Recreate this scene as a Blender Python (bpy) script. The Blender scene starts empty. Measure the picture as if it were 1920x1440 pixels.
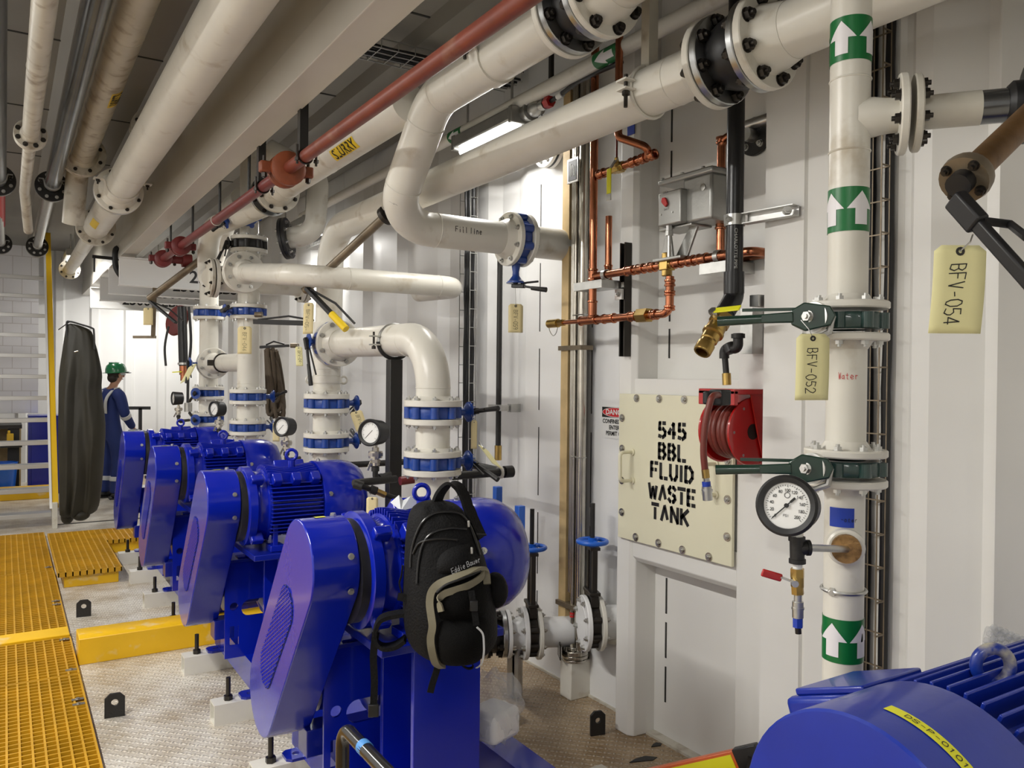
import bpy, bmesh, math, random
from mathutils import Vector, Matrix, Euler
C = bpy.context.scene.collection
V = Vector
PI = math.pi
# ---------------------------------------------------------------- camera, world, lights, exposure
FPX, CXP, CYP, CAMZ = 1510.0, 960.0, 720.0, 1.7
_Y = V((-950/FPX, 22/FPX, -1)).normalized()
_Z = V((.01, 1, .0083)); _Z = (_Z - _Y*_Z.dot(_Y)).normalized()
_X = _Y.cross(_Z)
CAMR = Matrix((_X, _Y, _Z))                     # camera -> world
cam_d = bpy.data.cameras.new('camera'); cam = bpy.data.objects.new('camera', cam_d); C.objects.link(cam)
cam_d.sensor_width = 36; cam_d.sensor_fit = 'HORIZONTAL'; cam_d.lens = FPX/1920*36; cam_d.clip_start = .02
cam.matrix_world = Matrix.Translation((0, 0, CAMZ)) @ CAMR.to_4x4()
S = bpy.context.scene; S.camera = cam
vs = S.view_settings; vs.view_transform = 'Standard'; vs.look = 'None'; vs.gamma = 1; vs.use_curve_mapping = False
vs.exposure = 0.14
S.cycles.use_denoising = True; S.cycles.max_bounces = 8; S.cycles.diffuse_bounces = 4; S.cycles.glossy_bounces = 4
S.cycles.caustics_reflective = False; S.cycles.caustics_refractive = False
S.cycles.use_adaptive_sampling = True; S.cycles.sample_clamp_indirect = 6
W = bpy.data.worlds.new('world'); S.world = W; W.use_nodes = True
W.node_tree.nodes['Background'].inputs[0].default_value = (1, .97, .92, 1)
W.node_tree.nodes['Background'].inputs[1].default_value = .15
# ceiling LED strips of the room: (centre, length along Y, watts)
LAMPS = [((-.95, -.9, 3.2), 1.5, 30), ((-1.0, 2.6, 3.2), 1.5, 105), ((-1.0, 6.0, 3.2), 1.5, 60), ((-.95, 9.2, 3.2), 1.4, 34), ((.75, -1.6, 3.2), 1.4, 16)]
def ray(px, py): return CAMR @ V(((px-CXP)/FPX, -(py-CYP)/FPX, -1))
O0 = V((0, 0, CAMZ))
def pX(px, py, X): d = ray(px, py); return O0 + d*(X/d.x)
def pY(px, py, Y): d = ray(px, py); return O0 + d*(Y/d.y)
def pZ(px, py, Z=0): d = ray(px, py); return O0 + d*((Z-CAMZ)/d.z)
def pD(px, py, D): return O0 + ray(px, py)*D
# ---------------------------------------------------------------- materials
def mat(name, col, rough=.5, metal=0, bump=0, bscale=40, var=0, vscale=3, coat=0, dirt=None, dirt_amt=0, dscale=6, alpha=None, trans=0, emit=0, aniso=None, spec=.5):
    m = bpy.data.materials.new(name); m.use_nodes = True; nt = m.node_tree; b = nt.nodes['Principled BSDF']
    c = (*col, 1); b.inputs['Base Color'].default_value = c; b.inputs['Roughness'].default_value = rough; b.inputs['Metallic'].default_value = metal
    b.inputs['Coat Weight'].default_value = coat; b.inputs['Coat Roughness'].default_value = .08; b.inputs['Specular IOR Level'].default_value = spec
    if trans: b.inputs['Transmission Weight'].default_value = trans
    if emit: b.inputs['Emission Color'].default_value = c; b.inputs['Emission Strength'].default_value = emit
    if var or dirt or bump:
        tc = nt.nodes.new('ShaderNodeNewGeometry'); pos = tc.outputs['Position']
        def noise(sc, det=4):
            n = nt.nodes.new('ShaderNodeTexNoise'); n.inputs['Scale'].default_value = sc; n.inputs['Detail'].default_value = det
            nt.links.new(pos, n.inputs['Vector']); return n.outputs['Fac']
        cur = None
        if var:
            r = nt.nodes.new('ShaderNodeValToRGB'); e = r.color_ramp.elements
            e[0].position = .3; e[1].position = .7
            e[0].color = (*[x*(1-var) for x in col], 1); e[1].color = (*[min(1, x*(1+var)) for x in col], 1)
            nt.links.new(noise(vscale), r.inputs[0]); cur = r.outputs[0]
        if dirt:
            r = nt.nodes.new('ShaderNodeValToRGB'); e = r.color_ramp.elements
            e[0].position = .62-.25*dirt_amt; e[1].position = .80-.2*dirt_amt; e[0].color = (0, 0, 0, 1); e[1].color = (1, 1, 1, 1)
            nt.links.new(noise(dscale, 8), r.inputs[0])
            mx = nt.nodes.new('ShaderNodeMix'); mx.data_type = 'RGBA'
            mx.inputs[6].default_value = c; mx.inputs[7].default_value = (*dirt, 1)
            if cur: nt.links.new(cur, mx.inputs[6])
            nt.links.new(r.outputs[0], mx.inputs[0]); cur = mx.outputs[2]
        if cur: nt.links.new(cur, b.inputs['Base Color'])
        if bump:
            bn = nt.nodes.new('ShaderNodeBump'); bn.inputs['Strength'].default_value = bump; bn.inputs['Distance'].default_value = .01
            nt.links.new(noise(bscale), bn.inputs['Height']); nt.links.new(bn.outputs[0], b.inputs['Normal'])
    return m
M = {}
M['cream'] = mat('cream_paint', (.72, .695, .62), .33, var=.05, vscale=4, bump=.05, bscale=18, dirt=(.5, .44, .34), dirt_amt=.1, dscale=9)
M['cream_dark'] = mat('worn_cream_paint', (.58, .55, .47), .4, var=.1, vscale=6, bump=.06, dirt=(.30, .24, .17), dirt_amt=.35, dscale=11)
M['white'] = mat('white_wall_paint', (.81, .81, .80), .38, var=.03, vscale=1.5, bump=.04, bscale=14)
M['tank'] = mat('white_tank_paint', (.79, .78, .745), .36, var=.03, vscale=2, bump=.05, bscale=20)
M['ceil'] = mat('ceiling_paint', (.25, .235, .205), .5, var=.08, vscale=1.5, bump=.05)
M['beam'] = mat('beam_paint', (.62, .59, .53), .4, var=.03, bump=.03)
M['panel'] = mat('cream_hatch_paint', (.80, .77, .58), .33, var=.02, bump=.02)
M['blue'] = mat('blue_enamel', (.003, .015, .38), .2, coat=.4, spec=.45, bump=.03, bscale=25)
M['blue_dk'] = mat('blue_enamel_frame', (.004, .014, .28), .3, coat=.4, bump=.03)
M['vblue'] = mat('blue_valve_paint', (.010, .055, .30), .35, coat=.3, bump=.1, bscale=60)
M['hblue'] = mat('bright_blue_paint', (.01, .12, .60), .35, coat=.3)
M['green'] = mat('dark_green_paint', (.022, .055, .048), .3, coat=.5, bump=.15, bscale=50)
M['hgreen'] = mat('green_handle_paint', (.008, .035, .022), .28, coat=.5)
M['band'] = mat('green_band', (.004, .15, .035), .35)
M['bandw'] = mat('band_arrow_white', (.80, .78, .80), .35)
M['black'] = mat('black_rubber', (.012, .012, .013), .45)
M['abs'] = mat('black_plastic_pipe', (.010, .010, .011), .28, bump=.05)
M['blackmetal'] = mat('black_iron', (.025, .024, .023), .45, metal=.3, bump=.15, bscale=80)
M['bolt'] = mat('dark_bolt', (.05, .045, .04), .4, metal=.8)
M['zinc'] = mat('zinc_plated_steel', (.55, .55, .53), .35, metal=1, var=.1, vscale=20)
M['steel'] = mat('stainless_steel', (.52, .49, .43), .26, metal=1, var=.12, vscale=14)
M['brushed'] = mat('machined_steel', (.45, .46, .46), .3, metal=1)
M['alu'] = mat('cast_aluminium', (.42, .42, .40), .42, metal=.85, bump=.08, bscale=60, var=.08, vscale=10)
M['tread'] = mat('aluminium_tread', (.55, .55, .54), .4, metal=.7, bump=.1, bscale=90)
M['copper'] = mat('copper', (.48, .18, .095), .24, metal=1, var=.3, vscale=9, dirt=(.25, .10, .05), dirt_amt=.2, dscale=14)
M['brass'] = mat('brass', (.50, .34, .11), .3, metal=1, var=.15, vscale=16)
M['red'] = mat('red_enamel', (.45, .008, .008), .28, coat=.5)
M['primer'] = mat('red_oxide_paint', (.19, .040, .022), .42, var=.15, vscale=8, bump=.05, dirt=(.30, .14, .09), dirt_amt=.15)
M['primer2'] = mat('dark_red_pipe_paint', (.16, .022, .022), .4, var=.15, vscale=8, bump=.05)
M['rust'] = mat('rusty_fitting_paint', (.22, .055, .02), .5, var=.25, vscale=14, bump=.1)
M['yellow'] = mat('safety_yellow', (.85, .50, .01), .36, dirt=(.75, .68, .5), dirt_amt=.1, dscale=7, var=.06)
M['stringer'] = mat('yellow_stringer_paint', (.80, .50, .02), .3, coat=.3)
M['grate'] = mat('yellow_fibreglass', (.55, .29, .008), .5, var=.15, vscale=5)
M['label_y'] = mat('yellow_label', (.85, .60, .02), .4)
M['label_b'] = mat('bright_yellow_label', (.80, .78, .02), .4)
M['ink'] = mat('black_ink', (.008, .008, .008), .5)
M['inkred'] = mat('red_ink', (.55, .02, .02), .5)
M['tag'] = mat('manila_tag', (.76, .64, .34), .6, var=.03)
M['tag2'] = mat('pale_tag', (.80, .75, .40), .6, var=.02)
M['paper'] = mat('white_sign', (.80, .80, .78), .4)
M['signred'] = mat('sign_red', (.60, .015, .02), .4)
M['wood'] = mat('pale_wood', (.62, .45, .22), .55, var=.2, vscale=7, bump=.1)
M['fabric'] = mat('black_nylon', (.006, .006, .0065), .7, bump=.35, bscale=150, spec=.18)
M['fabric2'] = mat('black_mesh_cloth', (.003, .003, .003), .8, bump=.4, bscale=220, spec=.12)
M['khaki'] = mat('khaki_piping', (.20, .18, .12), .6, bump=.1)
M['olive'] = mat('olive_rubber_cloth', (.021, .019, .011), .55, bump=.2, bscale=12, var=.2)
M['skin'] = mat('skin', (.50, .28, .19), .5)
M['hair'] = mat('dark_hair', (.02, .013, .008), .6)
M['coverall'] = mat('blue_coverall_cloth', (.012, .03, .16), .75, bump=.2, bscale=30, var=.15)
M['hat'] = mat('green_hard_hat', (.01, .16, .06), .25, coat=.5)
M['reflect'] = mat('silver_reflective_tape', (.62, .64, .66), .4)
M['orange'] = mat('orange_fibreglass', (.62, .11, .02), .4, coat=.3)
M['hose'] = mat('red_rubber_hose', (.17, .03, .02), .42)
M['greypipe'] = mat('grey_plastic_pipe', (.14, .16, .18), .3, var=.15, vscale=5)
M['smoke'] = mat('smoked_steel_pipe', (.16, .165, .17), .22, metal=.85, var=.35, vscale=5)
M['grey'] = mat('grey_valve_paint', (.18, .18, .20), .35, coat=.2)
M['bluetape'] = mat('blue_tape', (.01, .045, .40), .5)
M['cyantape'] = mat('light_blue_tape', (.08, .28, .65), .5)
M['led'] = mat('led_tube', (1, .98, .95), .4, emit=7)
M['dial'] = mat('dial_white', (.82, .82, .80), .3)
M['dark'] = mat('dark_gap', (.03, .028, .025), .8)
M['board'] = mat('grey_metal_sheet', (.40, .39, .36), .45)
M['redrag'] = mat('red_tape', (.65, .03, .03), .5)
M['mesh_back'] = mat('guard_mesh_backing', (.003, .007, .07), .5)
M['stemtube'] = mat('worn_brown_tube', (.20, .16, .11), .4, metal=.5, var=.3, vscale=12)
M['dgreen'] = mat('green_rubber_seal', (.01, .10, .08), .5)
M['glove'] = mat('dark_glove_cloth', (.02, .02, .05), .7)
M['rope'] = mat('brown_rope_fibre', (.10, .075, .05), .8, bump=.4, bscale=60)
def plastic_film():
    m = bpy.data.materials.new('clear_plastic_film'); m.use_nodes = True; nt = m.node_tree; b = nt.nodes['Principled BSDF']
    b.inputs['Base Color'].default_value = (.9, .92, .94, 1); b.inputs['Roughness'].default_value = .12; b.inputs['Alpha'].default_value = .26
    b.inputs['Specular IOR Level'].default_value = .9
    g = nt.nodes.new('ShaderNodeNewGeometry'); n = nt.nodes.new('ShaderNodeTexNoise'); n.inputs['Scale'].default_value = 30; n.inputs['Detail'].default_value = 6
    nt.links.new(g.outputs['Position'], n.inputs['Vector']); bu = nt.nodes.new('ShaderNodeBump'); bu.inputs['Strength'].default_value = .9; bu.inputs['Distance'].default_value = .03
    nt.links.new(n.outputs['Fac'], bu.inputs['Height']); nt.links.new(bu.outputs[0], b.inputs['Normal']); return m
M['film'] = plastic_film()
def diamond_plate():
    m = bpy.data.materials.new('diamond_plate_floor'); m.use_nodes = True; nt = m.node_tree; b = nt.nodes['Principled BSDF']
    N = nt.nodes.new; L = nt.links.new
    g = N('ShaderNodeNewGeometry')
    n = N('ShaderNodeTexNoise'); n.inputs['Scale'].default_value = 3.0; n.inputs['Detail'].default_value = 8; n.inputs['Roughness'].default_value = .65; L(g.outputs['Position'], n.inputs['Vector'])
    r = N('ShaderNodeValToRGB'); e = r.color_ramp.elements
    e[0].position = .36; e[0].color = (.50, .42, .31, 1); e[1].position = .60; e[1].color = (.80, .76, .68, 1)
    L(n.outputs['Fac'], r.inputs[0])
    n2 = N('ShaderNodeTexNoise'); n2.inputs['Scale'].default_value = 90; L(g.outputs['Position'], n2.inputs['Vector'])
    r2 = N('ShaderNodeValToRGB'); r2.color_ramp.elements[0].position = .35; r2.color_ramp.elements[0].color = (.72, .70, .66, 1); r2.color_ramp.elements[1].position = .6
    L(n2.outputs['Fac'], r2.inputs[0])
    mx = N('ShaderNodeMix'); mx.data_type = 'RGBA'; mx.blend_type = 'MULTIPLY'; mx.inputs[0].default_value = 1
    L(r.outputs[0], mx.inputs[6]); L(r2.outputs[0], mx.inputs[7])
    # raised lozenges, alternating direction
    sp = N('ShaderNodeSeparateXYZ'); L(g.outputs['Position'], sp.inputs[0])
    def mth(op, a, bb=None):
        q = N('ShaderNodeMath'); q.operation = op
        for i, x in enumerate((a, bb)):
            if x is None: continue
            if isinstance(x, (int, float)): q.inputs[i].default_value = x
            else: L(x, q.inputs[i])
        return q.outputs[0]
    k = 2*PI/.060
    u = mth('ADD', sp.outputs[0], sp.outputs[1]); v = mth('SUBTRACT', sp.outputs[0], sp.outputs[1])
    def loz(a, bb, ka, kb, ph):
        ca = mth('COSINE', mth('ADD', mth('MULTIPLY', a, ka), ph)); cb = mth('COSINE', mth('MULTIPLY', bb, kb))
        return mth('MULTIPLY', mth('POWER', mth('MAXIMUM', ca, 0), .8), mth('POWER', mth('MAXIMUM', cb, 0), 6))
    h = mth('ADD', loz(u, v, k, k, 0), loz(v, u, k, k, PI))
    bu = N('ShaderNodeBump'); bu.inputs['Strength'].default_value = .8; bu.inputs['Distance'].default_value = .006
    L(h, bu.inputs['Height']); L(bu.outputs[0], b.inputs['Normal'])
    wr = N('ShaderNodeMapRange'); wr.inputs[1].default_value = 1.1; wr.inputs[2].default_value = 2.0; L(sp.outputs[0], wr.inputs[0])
    mt = N('ShaderNodeMix'); mt.data_type = 'RGBA'; mt.blend_type = 'MULTIPLY'; mt.inputs[7].default_value = (.58, .46, .33, 1); L(wr.outputs[0], mt.inputs[0]); L(mx.outputs[2], mt.inputs[6])  # darker tan toward the wall: boot dirt, with dimmer light painted in
    mx2 = N('ShaderNodeMix'); mx2.data_type = 'RGBA'; mx2.inputs[7].default_value = (.86, .82, .74, 1)
    L(mth('MULTIPLY', h, .45), mx2.inputs[0]); L(mt.outputs[2], mx2.inputs[6])
    L(mx2.outputs[2], b.inputs['Base Color']); b.inputs['Roughness'].default_value = .36; b.inputs['Metallic'].default_value = .15
    return m
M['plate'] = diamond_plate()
# ---------------------------------------------------------------- mesh helpers
def basis(axis):
    a = V(axis).normalized(); t = V((0, 0, 1)) if abs(a.z) < .9 else V((1, 0, 0))
    u = t.cross(a).normalized(); return u, a.cross(u), a
class MB:
    def __init__(s): s.bm = bmesh.new()
    def face(s, vs):
        try: return s.bm.faces.new(vs)
        except ValueError: return None
    def box(s, c, size, rot=None, taper=None):
        R = rot if isinstance(rot, Matrix) else (Euler(rot).to_matrix() if rot else Matrix.Identity(3))
        h = V(size)/2; vv = []
        for z in (-1, 1):
            for y in (-1, 1):
                for x in (-1, 1):
                    k = taper if (taper and z > 0) else 1
                    vv.append(s.bm.verts.new(V(c) + R @ V((x*h.x*k, y*h.y*k, z*h.z))))
        for f in ((0, 2, 3, 1), (4, 5, 7, 6), (0, 1, 5, 4), (2, 6, 7, 3), (0, 4, 6, 2), (1, 3, 7, 5)): s.face([vv[i] for i in f])
        return s
    def span(s, a, b): a, b = V(a), V(b); return s.box((a+b)/2, [abs(x) for x in (b-a)])
    def bar(s, a, b, w, h, up=(0, 0, 1)):
        a, b = V(a), V(b); d = (b-a); z = d.normalized(); x = V(up).cross(z)
        if x.length < 1e-4: x = V((1, 0, 0)).cross(z)
        x.normalize(); y = z.cross(x)
        return s.box((a+b)/2, (w, h, d.length), Matrix((x, y, z)).transposed())
    def lathe(s, prof, o, axis, seg=28, arc=2*PI, start=0):
        u, v, a = basis(axis); o = V(o); rings = []
        full = abs(arc-2*PI) < 1e-6; n = seg if full else seg+1
        for r, h in prof:
            if r < 1e-6: rings.append([s.bm.verts.new(o + a*h)])
            else: rings.append([s.bm.verts.new(o + a*h + (u*math.cos(start+arc*i/seg) + v*math.sin(start+arc*i/seg))*r) for i in range(n)])
        for p, q in zip(rings, rings[1:]):
            for i in range(seg):
                j = (i+1) % n
                if len(p) == 1 and len(q) == 1: continue
                if len(p) == 1: s.face([p[0], q[j], q[i]][::-1])
                elif len(q) == 1: s.face([p[i], p[j], q[0]])
                else: s.face([p[i], p[j], q[j], q[i]])
        return s
    def cyl(s, a, b, r, r2=None, seg=20):
        a, b = V(a), V(b); L = (b-a).length; r2 = r if r2 is None else r2
        return s.lathe([(0, 0), (r, 0), (r2, L), (0, L)], a, b-a, seg)
    def hexp(s, a, b, r): return s.cyl(a, b, r, seg=6)
    def tube(s, pts, r, seg=14, caps=True, closed=False, flat=None):
        pts = [V(p) for p in pts]; n = len(pts); rr = r if isinstance(r, (list, tuple)) else [r]*n
        T = []
        for i in range(n):
            if closed: d = pts[(i+1) % n]-pts[i-1]
            else: d = (pts[min(i+1, n-1)]-pts[max(i-1, 0)])
            T.append(d.normalized())
        u = basis(T[0])[0]; rings = []
        for i in range(n):
            u = (u - T[i]*u.dot(T[i]))
            u = u.normalized() if u.length > 1e-6 else basis(T[i])[0]
            v = T[i].cross(u)
            k = 1.0
            if 0 < i < n-1 and not closed:
                c = T[i].dot((pts[i+1]-pts[i]).normalized()); k = 1/max(c, .5)
            rings.append([s.bm.verts.new(pts[i] + (u*math.cos(2*PI*j/seg) + v*math.sin(2*PI*j/seg)*(flat or 1))*rr[i]) for j in range(seg)])
        m = n if closed else n-1
        for i in range(m):
            p, q = rings[i], rings[(i+1) % n]
            for j in range(seg): s.face([p[j], p[(j+1) % seg], q[(j+1) % seg], q[j]])
        if caps and not closed: s.face(rings[0][::-1]); s.face(rings[-1])
        return s
    def strip(s, pts, w, t, side):            # flat strap along pts, width along side
        pts = [V(p) for p in pts]; n = len(pts); rings = []
        for i in range(n):
            T = (pts[min(i+1, n-1)]-pts[max(i-1, 0)]).normalized(); sd = V(side); sd = (sd - T*sd.dot(T)).normalized(); nn = T.cross(sd)
            rings.append([s.bm.verts.new(pts[i]+sd*a*w/2+nn*b*t/2) for a, b in ((-1, -1), (1, -1), (1, 1), (-1, 1))])
        for p, q in zip(rings, rings[1:]):
            for j in range(4): s.face([p[j], p[(j+1) % 4], q[(j+1) % 4], q[j]])
        s.face(rings[0][::-1]); s.face(rings[-1]); return s
    def prism(s, poly, o, u, v, depth):       # polygon (in u, v at o) extruded by depth along u x v
        u, v, o = V(u), V(v), V(o); w = u.cross(v).normalized()*depth
        A = [s.bm.verts.new(o+u*x+v*y) for x, y in poly]; B = [s.bm.verts.new(o+u*x+v*y+w) for x, y in poly]
        s.face(A[::-1]); s.face(B); n = len(poly)
        for i in range(n): s.face([A[i], A[(i+1) % n], B[(i+1) % n], B[i]])
        return s
    def ball(s, c, r, seg=16, rings=10, rot=None):
        r = V((r, r, r)) if isinstance(r, (int, float)) else V(r); R = rot or Matrix.Identity(3)
        g = bmesh.ops.create_uvsphere(s.bm, u_segments=seg, v_segments=rings, radius=1)
        for v in g['verts']: v.co = V(c) + R @ V((v.co.x*r.x, v.co.y*r.y, v.co.z*r.z))
        return s
    def torus(s, c, axis, R, r, seg=32, rs=10, arc=2*PI, start=0):
        u, v, a = basis(axis); c = V(c); full = abs(arc-2*PI) < 1e-6; n = seg if full else seg+1
        return s.tube([c+(u*math.cos(start+arc*i/seg)+v*math.sin(start+arc*i/seg))*R for i in range(n)], r, rs, closed=full)
    def bolt(s, p, axis, r=.009, h=.010, stud=.006):
        p, a = V(p), V(axis).normalized()
        s.cyl(p, p+a*h*.15, r*1.35, seg=14); s.hexp(p+a*h*.1, p+a*h, r*1.12)
        if stud: s.cyl(p+a*h, p+a*(h+stud), r*.55, seg=10)
        return s
    def build(s, name, m, parent=None, smooth=38, bevel=0, kind=None, label=None, solid=0, sub=0):
        bm = s.bm
        bmesh.ops.remove_doubles(bm, verts=bm.verts, dist=1e-6)
        bmesh.ops.recalc_face_normals(bm, faces=bm.faces)
        off = wloc(parent) if parent else V((0, 0, 0))
        if not parent and bm.verts:
            lo = V([min(v.co[i] for v in bm.verts) for i in range(3)]); hi = V([max(v.co[i] for v in bm.verts) for i in range(3)])
            off = V(((lo.x+hi.x)/2, (lo.y+hi.y)/2, lo.z))
        for v in bm.verts: v.co -= off
        lim = math.radians(smooth)
        for f in bm.faces: f.smooth = smooth > 0
        for e in bm.edges:
            if len(e.link_faces) == 2 and e.calc_face_angle(0) > lim: e.smooth = False
        me = bpy.data.meshes.new(name); bm.to_mesh(me); bm.free()
        o = bpy.data.objects.new(name, me); C.objects.link(o); o.data.materials.append(M[m] if isinstance(m, str) else m)
        if parent: o.parent = parent
        else: o.location = off
        if bevel:
            b = o.modifiers.new('bevel', 'BEVEL'); b.width = bevel; b.segments = 2; b.limit_method = 'ANGLE'; b.angle_limit = math.radians(40); b.harden_normals = False
        if solid: q = o.modifiers.new('solid', 'SOLIDIFY'); q.thickness = solid
        if sub: q = o.modifiers.new('sub', 'SUBSURF'); q.levels = sub; q.render_levels = sub
        if kind: o['kind'] = kind
        if label: o['label'] = label
        return o
def wloc(o):
    v = V((0, 0, 0))
    while o: v = v + o.location; o = o.parent
    return v
def tag(o, label=None, cat=None, group=None, kind=None):
    if label: o['label'] = label
    if cat: o['category'] = cat
    if group: o['group'] = group
    if kind: o['kind'] = kind
    return o
def thing(name, label, cat, loc=(0, 0, 0), group=None):
    o = bpy.data.objects.new(name, None); C.objects.link(o); o.location = loc; o.empty_display_size = .05
    return tag(o, label, cat, group)
def dup(o, loc=None, parent=None, label=None):
    c = o.copy(); C.objects.link(c)
    if parent: c.parent = parent
    if loc is not None: c.location = loc
    if label: c['label'] = label
    for ch in [x for x in S.objects if x.parent == o]: dup(ch, None, c)
    return c
def fillet(pts, R, n=10):
    pts = [V(p) for p in pts]; out = [pts[0]]
    for i in range(1, len(pts)-1):
        a, b, c = pts[i-1], pts[i], pts[i+1]; d1 = (a-b).normalized(); d2 = (c-b).normalized()
        r = R[i-1] if isinstance(R, (list, tuple)) else R
        ang = d1.angle(d2)
        if ang > PI-.02 or r <= 0: out.append(b); continue
        t = min(r/math.tan(ang/2), (a-b).length*.98, (c-b).length*.98); r = t*math.tan(ang/2)
        cen = b + (d1+d2).normalized()*(r/math.sin(ang/2)); s0 = b+d1*t-cen; e0 = b+d2*t-cen; tot = s0.angle(e0)
        for k in range(n+1):
            f = k/n; out.append(cen + (s0*math.sin((1-f)*tot)+e0*math.sin(f*tot))/math.sin(tot))
    out.append(pts[-1]); return out
def flange(parent, c, axis, ro, th, ri, nb=8, m='cream', bm='bolt', hub=0, face=True, br=.0105, rb=None, phase=None, name='flange', seam=None, bolts=True):
    """disc centred at c (its joint face), thickness th along axis, optional weld-neck hub"""
    a = V(axis).normalized(); c = V(c); b = MB()
    prof = [(0, 0), (ro-.003, 0), (ro, .003), (ro, th-.003), (ro-.003, th)]
    if hub: prof += [(ri*1.28, th), (ri*1.16, th+hub*.45), (ri*1.02, th+hub), (0, th+hub)]
    else: prof += [(ri, th), (ri, th+.002), (0, th+.002)]
    b.lathe(prof, c, a, 40); f = b.build(name, m, parent)
    if bolts:
        u, v, _ = basis(a); rb = rb or (ro+ri*1.12)/2; w = wloc(parent)
        q = MB(); q.bolt((0, 0, 0), a, br, br*1.15, br*.7); first = None
        for i in range(nb):
            an = 2*PI*(i+.5)/nb if phase is None else phase+2*PI*i/nb
            p = c + a*th + (u*math.cos(an)+v*math.sin(an))*rb
            if first is None:
                first = q.build('bolt', bm, f); first.location = p-w-V((0, 0, 0))
                # mesh was built at the origin minus the parent's offset
                for vv in first.data.vertices: vv.co += w
            else:
                o = first.copy(); C.objects.link(o); o.location = p-w
    return f
def rings(parent, specs, r, m='cream', name='weld_seam', bead=.0025):
    for c, ax in specs: MB().torus(c, ax, r, bead, 32, 6).build(name, m, parent)
# ---------------------------------------------------------------- lettering
GL = {  # stroke glyphs in a 0..1 x 0..1 box
 'A': [[(0, 0), (.5, 1), (1, 0)], [(.2, .35), (.8, .35)]], 'B': [[(0, 0), (0, 1), (.65, 1), (.9, .8), (.65, .53), (0, .53)], [(.65, .53), (1, .28), (.7, 0), (0, 0)]],
 'D': [[(0, 0), (0, 1), (.6, 1), (1, .7), (1, .3), (.6, 0), (0, 0)]], 'E': [[(1, 0), (0, 0), (0, 1), (1, 1)], [(0, .52), (.8, .52)]], 'F': [[(0, 0), (0, 1), (1, 1)], [(0, .52), (.8, .52)]],
 'I': [[(.5, 0), (.5, 1)]], 'K': [[(0, 0), (0, 1)], [(1, 1), (0, .45)], [(.25, .6), (1, 0)]], 'L': [[(0, 1), (0, 0), (1, 0)]], 'N': [[(0, 0), (0, 1), (1, 0), (1, 1)]],
 'S': [[(1, .85), (.75, 1), (.25, 1), (0, .8), (.1, .6), (.9, .42), (1, .2), (.75, 0), (.25, 0), (0, .15)]], 'T': [[(0, 1), (1, 1)], [(.5, 1), (.5, 0)]], 'U': [[(0, 1), (0, .25), (.25, 0), (.75, 0), (1, .25), (1, 1)]],
 'V': [[(0, 1), (.5, 0), (1, 1)]], 'W': [[(0, 1), (.25, 0), (.5, .8), (.75, 0), (1, 1)]], 'P': [[(0, 0), (0, 1), (.7, 1), (1, .78), (.7, .5), (0, .5)]], 'O': [[(.3, 0), (0, .3), (0, .7), (.3, 1), (.7, 1), (1, .7), (1, .3), (.7, 0), (.3, 0)]],
 'H': [[(0, 0), (0, 1)], [(1, 0), (1, 1)], [(0, .5), (1, .5)]], 'C': [[(1, .85), (.7, 1), (.3, 1), (0, .7), (0, .3), (.3, 0), (.7, 0), (1, .15)]], 'R': [[(0, 0), (0, 1), (.7, 1), (1, .78), (.7, .5), (0, .5)], [(.45, .5), (1, 0)]],
 '5': [[(.95, 1), (.1, 1), (.05, .55), (.65, .6), (1, .4), (.95, .15), (.6, 0), (0, .08)]], '4': [[(.75, 0), (.75, 1), (0, .33), (1, .33)]], '0': [[(.3, 0), (0, .3), (0, .7), (.3, 1), (.7, 1), (1, .7), (1, .3), (.7, 0), (.3, 0)]],
 '2': [[(0, .8), (.25, 1), (.7, 1), (.95, .78), (.85, .5), (0, 0), (1, 0)]], '9': [[(.9, .7), (.6, .5), (.2, .55), (.05, .8), (.35, 1), (.75, .95), (.9, .7), (.75, 0)]], '6': [[(.9, .95), (.3, .7), (.05, .3), (.3, 0), (.75, .05), (.9, .3), (.6, .5), (.15, .35)]],
 '1': [[(.2, .8), (.5, 1), (.5, 0)]], '8': [[(.5, .52), (.1, .75), (.5, 1), (.9, .75), (.5, .52), (0, .25), (.5, 0), (1, .25), (.5, .52)]], '-': [[(.15, .45), (.85, .45)]], '.': [[(.45, 0), (.55, .05)]],
 'a': [[(.85, .5), (.4, .6), (.1, .25), (.4, 0), (.85, .3), (.85, .6), (.9, 0)]], 't': [[(.5, .9), (.5, .1), (.75, 0)], [(.15, .62), (.85, .62)]], 'e': [[(.1, .3), (.85, .35), (.7, .6), (.3, .6), (.1, .3), (.4, 0), (.85, .1)]], 'r': [[(.2, 0), (.2, .6)], [(.2, .4), (.5, .6), (.85, .55)]],
 'i': [[(.5, 0), (.5, .6)], [(.48, .8), (.52, .85)]], 'l': [[(.5, 0), (.5, 1)]], 'n': [[(.1, 0), (.1, .6)], [(.1, .4), (.5, .6), (.85, .4), (.85, 0)]], 'd': [[(.85, .5), (.4, .6), (.1, .25), (.4, 0), (.85, .3), (.85, 1), (.9, 0)]], 'u': [[(.1, .6), (.15, .1), (.5, 0), (.85, .2), (.85, .6), (.9, 0)]],
 '#': [[(.3, 0), (.4, 1)], [(.65, 0), (.75, 1)], [(.05, .35), (.95, .35)], [(.1, .7), (1, .7)]],
}
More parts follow.
